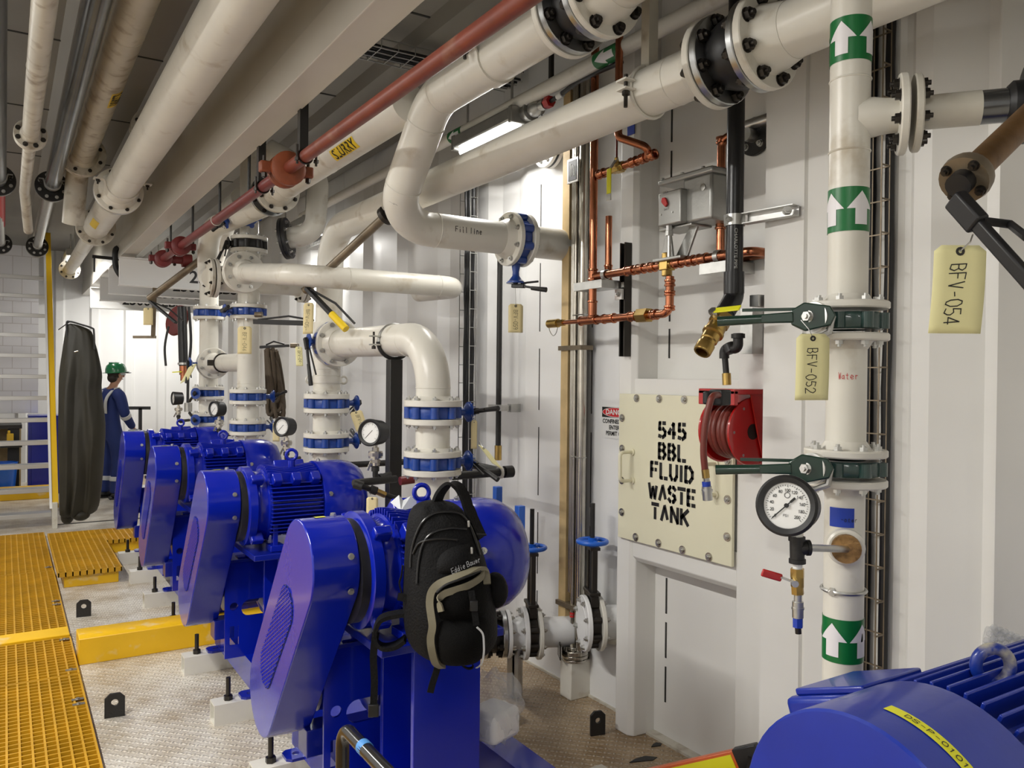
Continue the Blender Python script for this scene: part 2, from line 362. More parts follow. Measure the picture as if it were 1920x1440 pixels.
def strokes(b, text, o, u, v, h, w, gap, th, lift=.0012, fold=None, jit=0, seed=1):
    """write text with flat strokes; u = reading direction, v = up; fold maps points onto a curved surface"""
    u, v, o = V(u).normalized(), V(v).normalized(), V(o); n = u.cross(v); rnd = random.Random(seed); x = 0
    for ch in text:
        if ch == ' ': x += w*.7; continue
        for line in GL.get(ch, GL['-']):
            P = [(x+p[0]*w+rnd.uniform(-jit, jit)*w, p[1]*h+rnd.uniform(-jit, jit)*h) for p in line]
            for (ax, ay), (bx, by) in zip(P, P[1:]):
                d = V((bx-ax, by-ay)); L = d.length
                if L < 1e-7: continue
                d /= L; nn = V((-d.y, d.x))*th/2; e = d*th*.35
                q = [V((ax, ay))-e+nn, V((ax, ay))-e-nn, V((bx, by))+e-nn, V((bx, by))+e+nn]
                pts = [o+u*p.x+v*p.y+n*lift for p in q]
                if fold: pts = [fold(p) for p in pts]
                b.face([b.bm.verts.new(p) for p in pts])
        x += w+gap
    return x-gap
def textmesh(text, size, bold=0):
    cu = bpy.data.curves.new('t', 'FONT'); cu.body = text; cu.size = size; cu.align_x = 'CENTER'; cu.align_y = 'CENTER'; cu.offset = bold; cu.resolution_u = 3
    o = bpy.data.objects.new('t', cu); me = bpy.data.meshes.new_from_object(o); bpy.data.objects.remove(o); bpy.data.curves.remove(cu); return me
def print_text(b, text, o, u, v, h, lift=.001, fold=None, bold=0, sx=1):
    me = textmesh(text, h*1.38, bold); u, v, o = V(u).normalized(), V(v).normalized(), V(o); n = u.cross(v)
    vs_ = [o+u*p.co.x*sx+v*p.co.y+n*lift for p in me.vertices]
    if fold: vs_ = [fold(p) for p in vs_]
    vv = [b.bm.verts.new(p) for p in vs_]
    for f in me.polygons: b.face([vv[i] for i in f.vertices])
    bpy.data.meshes.remove(me)
def onpipe(c, axis, r):
    """fold map: wrap points lying near the pipe's tangent plane round the pipe"""
    a = V(axis).normalized(); c = V(c)
    def f(p, ref=[None]):
        d = p-c; h = d.dot(a); rad = d-a*h
        if ref[0] is None: ref[0] = True
        return c+a*h+rad.normalized()*r
    return f
def wrap(b, c, axis, r, a0, a1, h0, h1, zero, seg=14):
    """curved patch on a pipe between angles a0..a1 measured from direction zero"""
    a = V(axis).normalized(); z = V(zero); z = (z-a*z.dot(a)).normalized(); w = a.cross(z); c = V(c); P = []
    for i in range(seg+1):
        t = a0+(a1-a0)*i/seg; d = z*math.cos(t)+w*math.sin(t)
        P.append((b.bm.verts.new(c+a*h0+d*r), b.bm.verts.new(c+a*h1+d*r)))
    for p, q in zip(P, P[1:]): b.face([p[0], q[0], q[1], p[1]])

def smooth_(P, n=6):
    P = [V(p) for p in P]; out = []
    for i in range(len(P)-1):
        p0, p1, p2, p3 = P[max(i-1, 0)], P[i], P[i+1], P[min(i+2, len(P)-1)]
        for k in range(n):
            s = k/n; out.append(.5*((2*p1)+(p2-p0)*s+(2*p0-5*p1+4*p2-p3)*s*s+(3*p1-p0-3*p2+p3)*s**3))
    return out+[P[-1]]
# ================================================================ the room
YB, XL, ZC = 14.6, -2.2, 3.62
def struct(name, b, m, **k): return b.build(name, m, kind='structure', **k)
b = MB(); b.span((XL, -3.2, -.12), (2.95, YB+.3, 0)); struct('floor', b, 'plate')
# ceiling: folded panels running along the room, with seams across
b = MB(); prof = []; x = XL
while x < 2.95:
    prof += [(x, ZC), (x+.26, ZC), (x+.31, ZC-.055), (x+.43, ZC-.055), (x+.48, ZC)]; x += .55
prof = [p for i, p in enumerate(prof) if i == 0 or (p[0]-prof[i-1][0]) > 1e-6]; xe = prof[-1][0]
b.prism(prof + [(xe, ZC+.1), (XL, ZC+.1)], (0, YB+.2, 0), (1, 0, 0), (0, 0, 1), YB+3.4)
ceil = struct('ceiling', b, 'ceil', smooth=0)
b = MB()
for y in (1.0, 2.45, 3.9, 5.35, 6.8, 8.3): b.box((.4, y, ZC-.001), (5.0, .016, .006))
struct('trim_1', b, 'dark')
b = MB(); b.span((XL, -3.1, ZC-.16), (2.6, -2.9, ZC)); struct('trim_2', b, 'beam')
# right wall, section beyond the tank frame: folded sheet with stitch-welded laps
def foldwall(name, pts, m, z1=ZC, back=.25):
    b = MB(); n = len(pts); xb = max(p[0] for p in pts)+back
    poly = pts + [(xb, pts[-1][1]), (xb, pts[0][1])]
    b.prism(poly, (0, 0, 0), (1, 0, 0), (0, 1, 0), z1); return struct(name, b, m, smooth=0)
pts = [(2.65, 3.03), (2.65, 4.06), (2.70, 4.22)]; y = 4.22
while y < YB:
    pts += [(2.70, y+.20), (2.65, y+.30), (2.65, y+.62), (2.70, y+.72)]; y += .72
foldwall('wall_right', pts, 'white')
b = MB()
for y in (3.41, 3.91):
    for k in range(7): b.box((2.649, y, .25+k*.48), (.005, .0045, .36 if k % 2 else .40))
struct('trim_3', b, 'dark')
# tank frame: posts, rails and the recessed sheet
FX = 2.51
b = MB()
b.prism([(FX, 3.02), (FX, 2.93), (FX+.02, 2.905), (2.60, 2.90), (2.66, 2.90), (2.66, 3.04), (2.60, 3.04)], (0, 0, 0), (1, 0, 0), (0, 1, 0), ZC)
b.span((FX, 1.98, 0), (2.66, 2.27, ZC))
struct('wall_tank_frame', b, 'tank', smooth=0, bevel=.006)
zt = pX(1290, 718, 2.56).z; zm = .905
b = MB()
b.prism([(2.66, 1.60), (FX+.035, 1.60), (FX+.005, 1.625), (FX+.005, 1.70), (2.66, zt+.015)], (0, 2.27, 0), (1, 0, 0), (0, 0, 1), -.64)
b.prism([(2.66, zm-.11), (FX+.03, zm-.07), (FX+.005, zm-.045), (FX+.005, 1.0), (2.66, 1.0)], (0, 2.27, 0), (1, 0, 0), (0, 0, 1), -.64)
b.span((FX+.03, 2.26, .98), (2.66, 2.92, 1.62))
struct('trim_4', b, 'tank', smooth=0, bevel=.004)
b = MB(); b.span((2.65, 2.2, 0), (2.9, 3.03, ZC)); struct('wall_tank', b, 'tank')
b = MB()
for z0, z1 in ((.15, .78), (1.78, 2.3), (2.38, 3.0)):
    n = 3
    for k in range(n): b.box((2.649, 2.82, z0+(k+.5)*(z1-z0)/n), (.006, .008, (z1-z0)/n*.8))
struct('trim_5', b, 'dark')
# right wall nearer the camera: deep folds
NX = 2.33
pts = [(NX, -3.1), (NX, .70), (NX+.085, .80), (NX+.085, 1.115), (NX, 1.175), (NX, 1.18), (NX+.07, 1.195), (NX+.07, 1.245), (NX, 1.37), (NX, 1.425), (NX+.012, 1.44), (NX+.012, 1.46), (NX, 1.475), (NX, 1.80), (NX+.012, 1.806), (NX+.012, 1.816), (NX, 1.822), (NX, 1.99), (2.66, 1.99)]
foldwall('wall_right_near', pts, 'tank')
b = MB()
for k in range(6): b.box((NX+.084, 1.125, .3+k*.5), (.006, .007, .36))
struct('trim_6', b, 'dark')
b = MB(); b.span((2.64, 3.03, 0), (2.66, YB, .012)); struct('baseboard_right', b, 'cream_dark')
b = MB(); b.span((2.6, 2.27, 0), (2.65, 2.9, .012)); struct('baseboard_tank', b, 'cream_dark')
# back wall with vertical ribs, left wall, wall behind the camera
b = MB(); pr = [(XL, YB)]; x = XL
while x < 2.9: pr += [(x+.34, YB), (x+.37, YB-.035), (x+.47, YB-.035), (x+.50, YB)]; x += .50
b.prism(pr + [(pr[-1][0], YB+.2), (XL, YB+.2)], (0, 0, 0), (1, 0, 0), (0, 1, 0), ZC); struct('wall_back', b, 'white', smooth=0)
b = MB(); pr = [(XL, -3.2)]; y = -3.2
while y < YB: pr += [(XL, y+.40), (XL+.04, y+.45), (XL+.04, y+.6), (XL, y+.65)]; y += .65
b.prism(pr + [(XL-.2, pr[-1][1]), (XL-.2, -3.2)], (0, 0, 0), (1, 0, 0), (0, 1, 0), ZC); struct('wall_left', b, 'white', smooth=0)
b = MB(); b.span((XL, -3.4, 0), (2.95, -3.2, ZC)); struct('wall_behind', b, 'white')
# ---------------------------------------------------------------- lamps
def led_lamp(c, L, watts, label, tilt=0, size=.16):
    t = thing('led_strip_light', label, 'light', c)
    b = MB(); b.box((c[0], c[1], c[2]+.05), (size, L, .07)); b.build('lamp_housing', 'alu', t, bevel=.008)
    b = MB(); b.tube([(c[0], c[1]-L*.47, c[2]-.004), (c[0], c[1]+L*.47, c[2]-.004)], size*.30, 16); b.build('led_tube', 'led', t)
    for s in (-1, 1):
        b = MB(); b.box((c[0], c[1]+s*(L/2+.015), c[2]+.045), (size*1.05, .035, .09)); b.build('end_cap', 'alu', t, bevel=.006)
        b = MB(); b.cyl((c[0], c[1]+s*L*.4, c[2]+.08), (c[0], c[1]+s*L*.4, ZC-.02), .008, seg=8); b.build('hanger_rod', 'zinc', t)
    ld = bpy.data.lights.new('led', 'AREA'); ld.shape = 'RECTANGLE'; ld.size = size*.6; ld.size_y = L*.94; ld.energy = watts; ld.color = (1, .975, .925)
    lo = bpy.data.objects.new('led', ld); C.objects.link(lo); lo.location = (0, 0, -size*.30-.012); lo.parent = t
    return t
for i, (c, L, w) in enumerate(LAMPS): led_lamp(c, L, w, ['ceiling strip light over the walkway behind the viewpoint', 'ceiling strip light over the walkway beside the first pump', 'ceiling strip light over the walkway beside the third pump', 'ceiling strip light over the walkway near the stairs', 'ceiling strip light above the nearest blue motor'][i])
led_lamp((2.33, 3.98, 3.06), .62, 9, 'bright strip light by the white wall behind the green-banded pipe', size=.12)
led_lamp((2.33, 7.6, 3.06), .8, 18, 'strip light by the white wall beyond the second pump riser', size=.12)
led_lamp((.75, 12.2, 3.2), .9, 50, 'distant bright strip light beside the top of the stairs', size=.2)
led_lamp((1.9, 13.2, 3.2), .9, 45, 'strip light above the white back wall', size=.16)
# ---------------------------------------------------------------- ceiling beam and cross beams
b = MB()
b.prism([(1.034, 2.95), (1.176, 2.95), (1.176, 3.12), (1.165, 3.13), (1.165, ZC), (1.045, ZC), (1.045, 3.13), (1.034, 3.12)], (0, YB, 0), (1, 0, 0), (0, 0, 1), YB+2.9); struct('trim_7', b, 'beam', smooth=0, bevel=.004)
XB = []
for i, (yb, zb) in enumerate(((9.3, 2.632), (10.3, 2.625), (11.3, 2.622), (12.7, 2.622))):
    b = MB(); b.span((1.0, yb, zb), (2.66, yb+.03, zb+.27)); b.span((1.0, yb-.05, zb-.012), (2.66, yb+.08, zb)); b.span((1.0, yb-.05, zb+.27), (2.66, yb+.08, zb+.282))
    XB.append(struct('trim_%d' % (11+i), b, 'white', smooth=0))
for i, (yb, zb, px, s) in enumerate(((9.3, 2.632, 412, .15), (10.3, 2.625, 372, .14), (11.3, 2.622, 335, .14), (12.7, 2.622, 275, .15))):
    p = pY(px, 540, yb); b = MB(); print_text(b, '25000 LBS.', (p.x+.1, yb, zb+.12), (1, 0, 0), (0, 0, 1), s*.9, bold=.004)
    b.build('stencil_lettering', 'ink', XB[i], smooth=0)
# ================================================================ overhead pipes running the length of the room
def ypipe(name, label, X, Z, r, y0, y1, m='cream', group=None, cat='pipe'):
    t = thing(name, label, cat, (X, (y0+y1)/2, Z), group)
    b = MB(); b.cyl((X, y0, Z), (X, y1, Z), r, seg=32); b.build('pipe', m, t); return t
def saddle(t, X, Y, Z, r, m='zinc', w=.05):
    """pipe clamp: half band under the pipe with two ears and bolts"""
    b = MB(); P = [(X-r*1.75, Y, Z+.02), (X-r*1.15, Y, Z+.02)] + [(X+math.cos(a)*r*1.05, Y, Z+math.sin(a)*r*1.05) for a in [PI+PI*k/12 for k in range(13)]] + [(X+r*1.15, Y, Z+.02), (X+r*1.75, Y, Z+.02)]
    b.strip(P, w, .008, (0, 1, 0)); c = b.build('clamp_band', m, t)
    for s in (-1, 1):
        b = MB(); b.bolt((X+s*r*1.5, Y, Z+.015), (0, 0, -1), .012, .014, .02); b.build('bolt', 'bolt', c)
    return c
Rp = .057
# grey pipe straight overhead and the smoked one beside it
for nm, X, m, lab in (('overhead_pipe', -.055, 'greypipe', 'dark grey pipe at the upper left corner, leftmost of the overhead pipes'), ('overhead_pipe', .32, 'smoke', 'scuffed dark steel overhead pipe between two cream pipes')):
    t = ypipe(nm, lab, X, 3.245, Rp, -1.5, 7.75, m)
    flange(t, (X, 7.72, 3.245), (0, -1, 0), .125, .03, Rp, 8, 'blackmetal', 'zinc')
    flange(t, (X, 7.76, 3.245), (0, 1, 0), .117, .03, Rp, 8, 'alu', 'zinc')
    saddle(t, X, 7.55, 3.245, Rp)
    b = MB(); b.cyl((X, 7.75, 3.245), (X, 11.4, 3.22), .046, seg=24); b.build('thin_pipe', 'zinc', t)
    flange(t, (X, 11.3, 3.22), (0, -1, 0), .12, .03, .046, 8, 'blackmetal', 'zinc'); flange(t, (X, 11.34, 3.22), (0, 1, 0), .12, .03, .046, 8, 'alu', 'zinc')
    saddle(t, X, 11.15, 3.22, .046)
    if X < 0:
        b = MB(); b.cyl((X, 8.1, 3.243), (X, 9.9, 3.235), .049, seg=24); b.build('red_wrap', 'redrag', t)
for X, Z, r, yf, drop, lab in ((.12, 3.10, .045, 5.55, .5, 'slim cream overhead pipe between the dark grey and the dark steel pipes'), (.49, 3.36, .084, 6.95, .75, 'cream overhead pipe with a yellow label beside the dark steel pipe')):
    t = thing('overhead_pipe', lab, 'pipe', (X, 3, Z))
    b = MB(); b.cyl((X, -1.5, Z), (X, yf-.03, Z), r, seg=32); b.build('pipe', 'cream_dark', t)
    flange(t, (X, yf-.004, Z), (0, -1, 0), r*1.95, .03, r, 8, 'cream_dark', 'bolt', hub=.05); flange(t, (X, yf+.004, Z), (0, 1, 0), r*1.95, .03, r, 8, 'cream_dark', 'bolt', hub=.05)
    b = MB(); b.tube(fillet([(X, yf+.03, Z), (X, yf+(.5 if r > .06 else 1.7), Z-.01), (X+(-.02 if r > .06 else .04), yf+(.66 if r > .06 else 2.4), Z-(.42 if r > .06 else .20))], r*2.2), r*(.98 if r > .06 else .8), 24); b.build('elbow', 'cream_dark', t)
    if r > .06:
        rings(t, [((X, y, Z), (0, 1, 0)) for y in (2.1, 4.3, 6.25)], r, 'cream_dark')
        b = MB(); p = pZ(206, 185, Z-r*.8); wrap(b, (X, p.y, Z), (0, 1, 0), r+.0012, -.55, .25, -.14, .14, (.45, 0, -1)); l = b.build('label', 'label_y', t)
        b = MB(); fo = onpipe((X, p.y, Z), (0, 1, 0), r+.003); q = V((.55, 0, -.83)); print_text(b, 'SLURRY', V((X, p.y, Z))+q*r, (0, 1, 0), V((0, 1, 0)).cross(q)*-1, .062, fold=fo, sx=.8, bold=.003); b.build('lettering', 'ink', l)
    else: rings(t, [((X, y, Z), (0, 1, 0)) for y in (2.4, 4.3)], r, 'cream_dark')
# the large cream pipe
X, Z, r = .723, 3.083, .11
t = thing('overhead_pipe', 'largest cream overhead pipe, brightly lit, left of the ceiling beam', 'pipe', (X, 3, Z))
b = MB(); b.cyl((X, -1.5, Z), (X, 6.75, Z), r, seg=40); b.build('pipe', 'cream', t)
flange(t, (X, 6.79, Z), (0, -1, 0), .172, .032, r, 8, 'cream', 'bolt', hub=.06); flange(t, (X, 6.80, Z), (0, 1, 0), .172, .032, r, 8, 'zinc', 'bolt')
saddle(t, X, 6.52, Z, r, 'cream', .07)
b = MB(); b.cyl((X, 6.83, Z), (X, 8.6, Z), r, seg=32); b.build('spool_piece', 'cream', t)
b = MB(); wrap(b, (X, 7.9, Z), (0, 1, 0), r+.001, -.35, .25, -.18, .18, (-.7, 0, -.7)); b.build('label', 'label_y', t)
flange(t, (X, 8.6, Z), (0, -1, 0), .172, .03, r, 8, 'cream_dark', 'bolt'); flange(t, (X, 8.61, Z), (0, 1, 0), .172, .03, .07, 8, 'cream_dark', 'bolt')
b = MB(); b.cyl((X, 8.6, Z), (X, 12.6, Z), .072, seg=28); b.build('thin_pipe', 'cream', t)
flange(t, (X, 12.3, Z), (0, -1, 0), .13, .03, .072, 8, 'cream_dark', 'bolt')
b = MB(); p = V((X+r*.8, 6.0, Z)); wrap(b, (X, 6.1, Z), (0, 1, 0), r+.001, -.4, .2, -.15, .15, (.9, 0, -.3)); b.build('label', 'label_y', t)
# second, half-hidden flange pair behind the large pipe
t = ypipe('overhead_pipe', 'half-hidden flanged cream pipe behind the large overhead pipe', .86, 3.40, .07, 5.9, 9.2, 'cream_dark')
flange(t, (.86, 6.1, 3.40), (0, -1, 0), .14, .03, .07, 8, 'cream_dark', 'bolt'); flange(t, (.86, 6.14, 3.40), (0, 1, 0), .14, .03, .07, 8, 'cream_dark', 'bolt')
# ---------------------------------------------------------------- red pipe with grooved couplings
X, Z, r = 1.185, 2.725, .0302
t = thing('fire_water_pipe', 'long red oxide pipe with grooved couplings hung below the ceiling', 'pipe', (X, 3, Z))
b = MB(); b.cyl((X, .2, Z), (X, 3.98, Z), r, seg=24); b.build('pipe', 'primer', t)
b = MB(); b.cyl((X, 3.98, Z), (X, 7.9, Z), r, seg=24); b.build('far_pipe', 'primer2', t)
def coupling(y, m, R=.058):
    b = MB(); b.lathe([(r, -.055), (R*.8, -.055), (R, -.045), (R, -.02), (R*.86, -.012), (R*.86, .012), (R, .02), (R, .045), (R*.8, .055), (r, .055)], (X, y, Z), (0, 1, 0), 24); c = b.build('coupling', m, t)
    for s in (-1, 1):
        b = MB(); b.box((X+s*R*1.22, y, Z), (R*.7, .05, .055)); b.build('bolt_pad', m, c, bevel=.008)
        b = MB(); b.cyl((X+s*R*1.3, y, Z-.055), (X+s*R*1.3, y, Z+.055), .008, seg=10); b.hexp((X+s*R*1.3, y, Z-.05), (X+s*R*1.3, y, Z-.03), .014); b.build('bolt', 'bolt', c)
coupling(4.02, 'rust', .085)
for y in (6.9, 7.75): coupling(y, 'primer2', .075)
for y in (3.72, 4.45):
    b = MB(); b.torus((X, y, Z), (0, 1, 0), r+.004, .005, 24, 6); h = b.build('pipe_clamp', 'bolt', t)
    for s in (-1, 1):
        b = MB(); b.cyl((X+s*.045, y-.02, Z-.045), (X+s*.045, y-.02, Z+.045), .006, seg=8); b.hexp((X+s*.045, y-.02, Z-.03), (X+s*.045, y-.02, Z-.015), .012); b.build('bolt', 'bolt', h)
    b = MB(); b.span((X-.02, y+.02, Z+.02), (X+.02, y+.06, ZC-.05)); b.build('hanger_strut', 'blackmetal', t)
for y in (4.75, 5.5, 6.4, 7.35):
    b = MB(); b.cyl((X, y, Z+.03), (X, y, ZC-.05), .009, seg=8); b.build('hanger_rod', 'blackmetal', t)
b = MB(); b.tube([(X, 5.6, Z-.0)]+[(X+math.cos(a)*.034, 5.6, Z+math.sin(a)*.034) for a in [2*PI*k/16 for k in range(17)]], .003, 6); b.build('wire_tie', 'cream', t)
b = MB(); b.cyl((X, 7.75, Z), (X+.22, 7.75, Z), .034, seg=20); b.cyl((X+.16, 7.75, Z), (X+.24, 7.75, Z), .06, seg=20); b.build('tee_branch', 'primer2', t)
# ---------------------------------------------------------------- slurry main with the fill-line branch
X, Z, r = 1.555, 2.891, .084
t = thing('slurry_main', 'cream slurry main with the downward fill line elbow, behind the red pipe', 'pipe', (X, 3, Z))
BR = fillet([(X, 2.14, Z), (X, 3.12, Z), (X, 3.59, 2.425), (2.19, 3.59, 2.425)], [.25, .22], 12)
b = MB(); b.tube(BR, r, 36); b.build('pipe', 'cream', t)
rings(t, [((X, 3.03, Z), (0, 1, 0)), ((X, 3.20, 2.81), (0, 1, -1)), ((X, 3.43, 2.58), (0, 1, -1)), ((1.80, 3.59, 2.425), (1, 0, 0))], r)
flange(t, (2.245, 3.59, 2.425), (-1, 0, 0), .1415, .026, r, 8, 'cream', 'zinc', hub=.045)
flange(t, (X, 2.135, Z), (0, 1, 0), .1415, .026, r, 8, 'cream', 'bolt', hub=.07)
saddle(t, X, 2.62, Z, r, 'cream', .06)
b = MB(); c0 = V((2.0, 3.59, 2.425)); q = V((0, -.99, -.13)); strokes(b, 'Fill line', c0+q*r-V((.13, 0, 0)), (1, 0, 0), V((0, -.13, .99)), .028, .013, .005, .0034, fold=onpipe(c0, (1, 0, 0), r+.0012), jit=.06)
b.build('handwriting', 'ink', t)
b = MB(); strokes(b, 'cut', (1.50, 3.44, 2.50), (1, 0, .1), (0, .5, .8), .02, .01, .004, .002, fold=onpipe((X, 3.5, 2.51), (0, .707, -.707), r+.0012), jit=.1); b.build('handwriting', 'ink', t)
XS = 1.486
t = thing('slurry_pipe', 'cream pipe with a yellow SLURRY label behind the red pipe', 'pipe', (XS, 4, Z))
b = MB(); b.cyl((XS, 3.22, Z), (XS, 5.2, Z), r, seg=36); b.build('pipe', 'cream', t)
flange(t, (XS, 5.24, Z), (0, -1, 0), .1415, .026, r, 8, 'cream_dark', 'bolt', hub=.06)
p = pX(655, 268, XS-.03); q = V((-.68, 0, -.733)); b = MB(); wrap(b, (XS, p.y, Z), (0, 1, 0), r+.0012, -.36, .40, -.155, .165, q); l = b.build('label', 'label_y', t)
b = MB(); print_text(b, 'SLURRY', V((XS, p.y, Z))+q*r, (0, -1, 0), (-.733, 0, .68), .056, fold=onpipe((XS, p.y, Z), (0, 1, 0), r+.0028), sx=1.05, bold=.0015); b.build('lettering', 'ink', l)
rings(t, [((XS, 4.3, Z), (0, 1, 0)), ((XS, 5.02, Z), (0, 1, 0))], r)
# flexible joint and valve beyond the slurry flange
t = thing('expansion_joint', 'steel and black rubber joint behind the flange of the slurry pipe', 'joint', (XS, 5.35, Z))
flange(t, (XS, 5.245, Z), (0, 1, 0), .138, .022, r, 8, 'brushed', 'bolt'); b = MB(); b.lathe([(.085, .02), (.105, .05), (.105, .09), (.085, .12)], (XS, 5.25, Z), (0, 1, 0), 28); b.build('bellows', 'black', t)
flange(t, (XS, 5.40, Z), (0, -1, 0), .138, .022, r, 8, 'brushed', 'bolt')
# ---------------------------------------------------------------- rubber joint + valve end of the slurry main at the top of the frame
def rubber_joint(label, c0, axis, r, L, ro):
    a = V(axis).normalized(); c0 = V(c0); t = thing('expansion_joint', label, 'joint', c0)
    flange(t, c0+a*.002, a, ro, .024, r*1.1, 8, 'brushed', 'bolt', br=.016, rb=ro*.84)
    b = MB(); b.lathe([(r, .02), (r*1.15, .024), (r*1.32, L*.35), (r*1.38, L*.5), (r*1.32, L*.65), (r*1.15, L-.024), (r, L-.02)], c0, a, 36); b.build('bellows', 'black', t)
    flange(t, c0+a*(L-.002), -a, ro, .024, r*1.1, 8, 'brushed', 'bolt', br=.016, rb=ro*.84); return t
rubber_joint('steel-rimmed black rubber joint at the top edge, on the slurry main', (1.555, 2.13, Z), (0, -1, 0), .084, .15, .138)
t = thing('pipe_spool', 'cream flanged pipe end at the very top edge beside the rubber joint', 'pipe', (1.555, 1.9, Z))
flange(t, (1.555, 1.975, Z), (0, -1, 0), .1415, .026, .084, 8, 'cream', 'bolt', hub=.08, br=.0155)
b = MB(); b.cyl((1.555, 1.97, Z), (1.555, 1.2, Z), .084, seg=36); b.build('pipe', 'cream', t)
# ---------------------------------------------------------------- lower main to the second pump riser
Ja, Jb = V((1.88, 1.80, 2.69)), V((1.72, 4.87, 2.605)); jd = (Jb-Ja).normalized(); rj = .081
t = thing('waste_main', 'cream overhead main running past the copper tubes to the second pump riser', 'pipe', Ja)
b = MB(); b.tube(fillet([Ja, Jb, (1.70, 4.873, 1.62)], .23, 14), rj, 36); b.build('pipe', 'cream', t)
rings(t, [(Ja+jd*.17, jd), (Ja+jd*2.2, jd), ((1.715, 4.873, 2.36), (0, 0, 1))], rj)
flange(t, Ja, jd, .140, .026, rj, 8, 'cream', 'bolt', hub=.06, br=.014)
p = Ja+jd*.30; b = MB(); u, v, a = basis(jd)
b.tube([p+(u*math.cos(k*2*PI/32)+v*math.sin(k*2*PI/32))*(rj+.006) for k in range(32)], .007, 6, closed=True); c = b.build('clamp_band', 'cream', t)
s_ = V((-.846, -.0, .0)); w_ = V((-1, 0, 0))*(rj+.022)
b = MB(); b.box(p+w_+V((0, 0, .018)), (.045, .05, .006)); b.box(p+w_-V((0, 0, .012)), (.045, .05, .006)); b.build('clamp_ear', 'cream', c)
b = MB(); b.cyl(p+w_-V((0, 0, .07)), p+w_+V((0, 0, .04)), .007, seg=10); b.hexp(p+w_-V((0, 0, .03)), p+w_-V((0, 0, .016)), .013); b.build('bolt', 'bolt', c)
b = MB(); b.span(p+V((-.02, -.02, rj)), p+V((.02, .02, ZC-p.z-.05))); b.build('hanger_strut', 'cream_dark', t)
rubber_joint('black rubber joint with steel rims above the black plastic pipe', Ja-jd*.002, -jd, rj, .165, .138)
J2 = Ja-jd*.17
t = thing('pipe_spool', 'short cream flanged pipe behind the green-banded riser at the top', 'pipe', J2)
flange(t, J2, -jd, .1415, .027, rj, 8, 'cream', 'bolt', hub=.08, br=.0155)
J3 = J2-jd*.80
b = MB(); b.tube([J2-jd*.03, J3+jd*.12], rj, 36); b.lathe([(rj, 0), (rj*1.12, .12)], J3+jd*.22, -jd, 36); b.build('pipe', 'cream', t)
flange(t, J3, jd, .145, .026, rj*1.1, 8, 'cream', 'bolt', br=.0155)
t = thing('check_valve', 'grey-painted flanged valve in the upper right corner', 'valve', J3)
b = MB(); b.lathe([(.02, 0), (.138, .0), (.138, .008), (.02, .008)], J3-jd*.001, -jd, 36); b.build('gasket', 'dgreen', t)
f = flange(t, J3-jd*.009, -jd, .145, .032, rj*1.05, 8, 'grey', 'bolt', br=.017)
b = MB(); b.lathe([(rj*1.05, 0), (rj*1.0, .05), (rj*1.25, .11), (rj*1.3, .3), (rj*1.0, .36)], J3-jd*.03, -jd, 36); b.build('valve_body', 'grey', t)
# ---------------------------------------------------------------- green-banded pipe by the wall
X, Z, r = 2.33, 3.176, .036
t = thing('water_pipe', 'slim cream ceiling pipe with green arrow bands near the wall', 'pipe', (X, 3, Z))
b = MB(); b.cyl((X, -1, Z), (X, 7.4, Z), r, seg=24); b.build('pipe', 'cream', t)
def arrow_band(t, c, axis, r, L, zero, n=4, at0=0.0):
    """green band with white arrows pointing along axis"""
    b = MB(); wrap(b, c, axis, r+.001, 0, 2*PI, -L/2, L/2, zero, 48); bd = b.build('arrow_band', 'band', t)
    b = MB(); a = V(axis).normalized(); z = V(zero); z = (z-a*z.dot(a)).normalized(); w = a.cross(z); c = V(c)
    def pt(t0, h): return b.bm.verts.new(c+a*h+(z*math.cos(t0)+w*math.sin(t0))*(r+.0022))
    for k in range(n):
        a0 = at0+2*PI*k/n; hw = PI/n*.92; sw = hw*.46
        N = 8
        for i in range(N):      # shaft
            x0, x1 = -sw+2*sw*i/N, -sw+2*sw*(i+1)/N
            b.face([pt(a0+x0, -L*.36), pt(a0+x1, -L*.36), pt(a0+x1, .0), pt(a0+x0, .0)])
        for i in range(N):      # head
            x0, x1 = -hw+2*hw*i/N, -hw+2*hw*(i+1)/N
            y0, y1 = .40*L*(1-abs(x0)/hw)+.0, .40*L*(1-abs(x1)/hw)+.0
            b.face([pt(a0+x0, 0), pt(a0+x1, 0), pt(a0+x1, max(y1, 1e-5)), pt(a0+x0, max(y0, 1e-5))])
    b.build('arrow', 'bandw', bd); return bd
for px, py in ((860, 246), (1143, 103)):
    p = pX(px, py, X); arrow_band(t, (X, p.y, Z), (0, 1, 0), r, .17, (-.9, 0, -.4), 3)
b = MB(); b.span((X-.01, 3.35, Z), (X+.01, 3.37, ZC-.05)); b.build('hanger_strut', 'blackmetal', t)
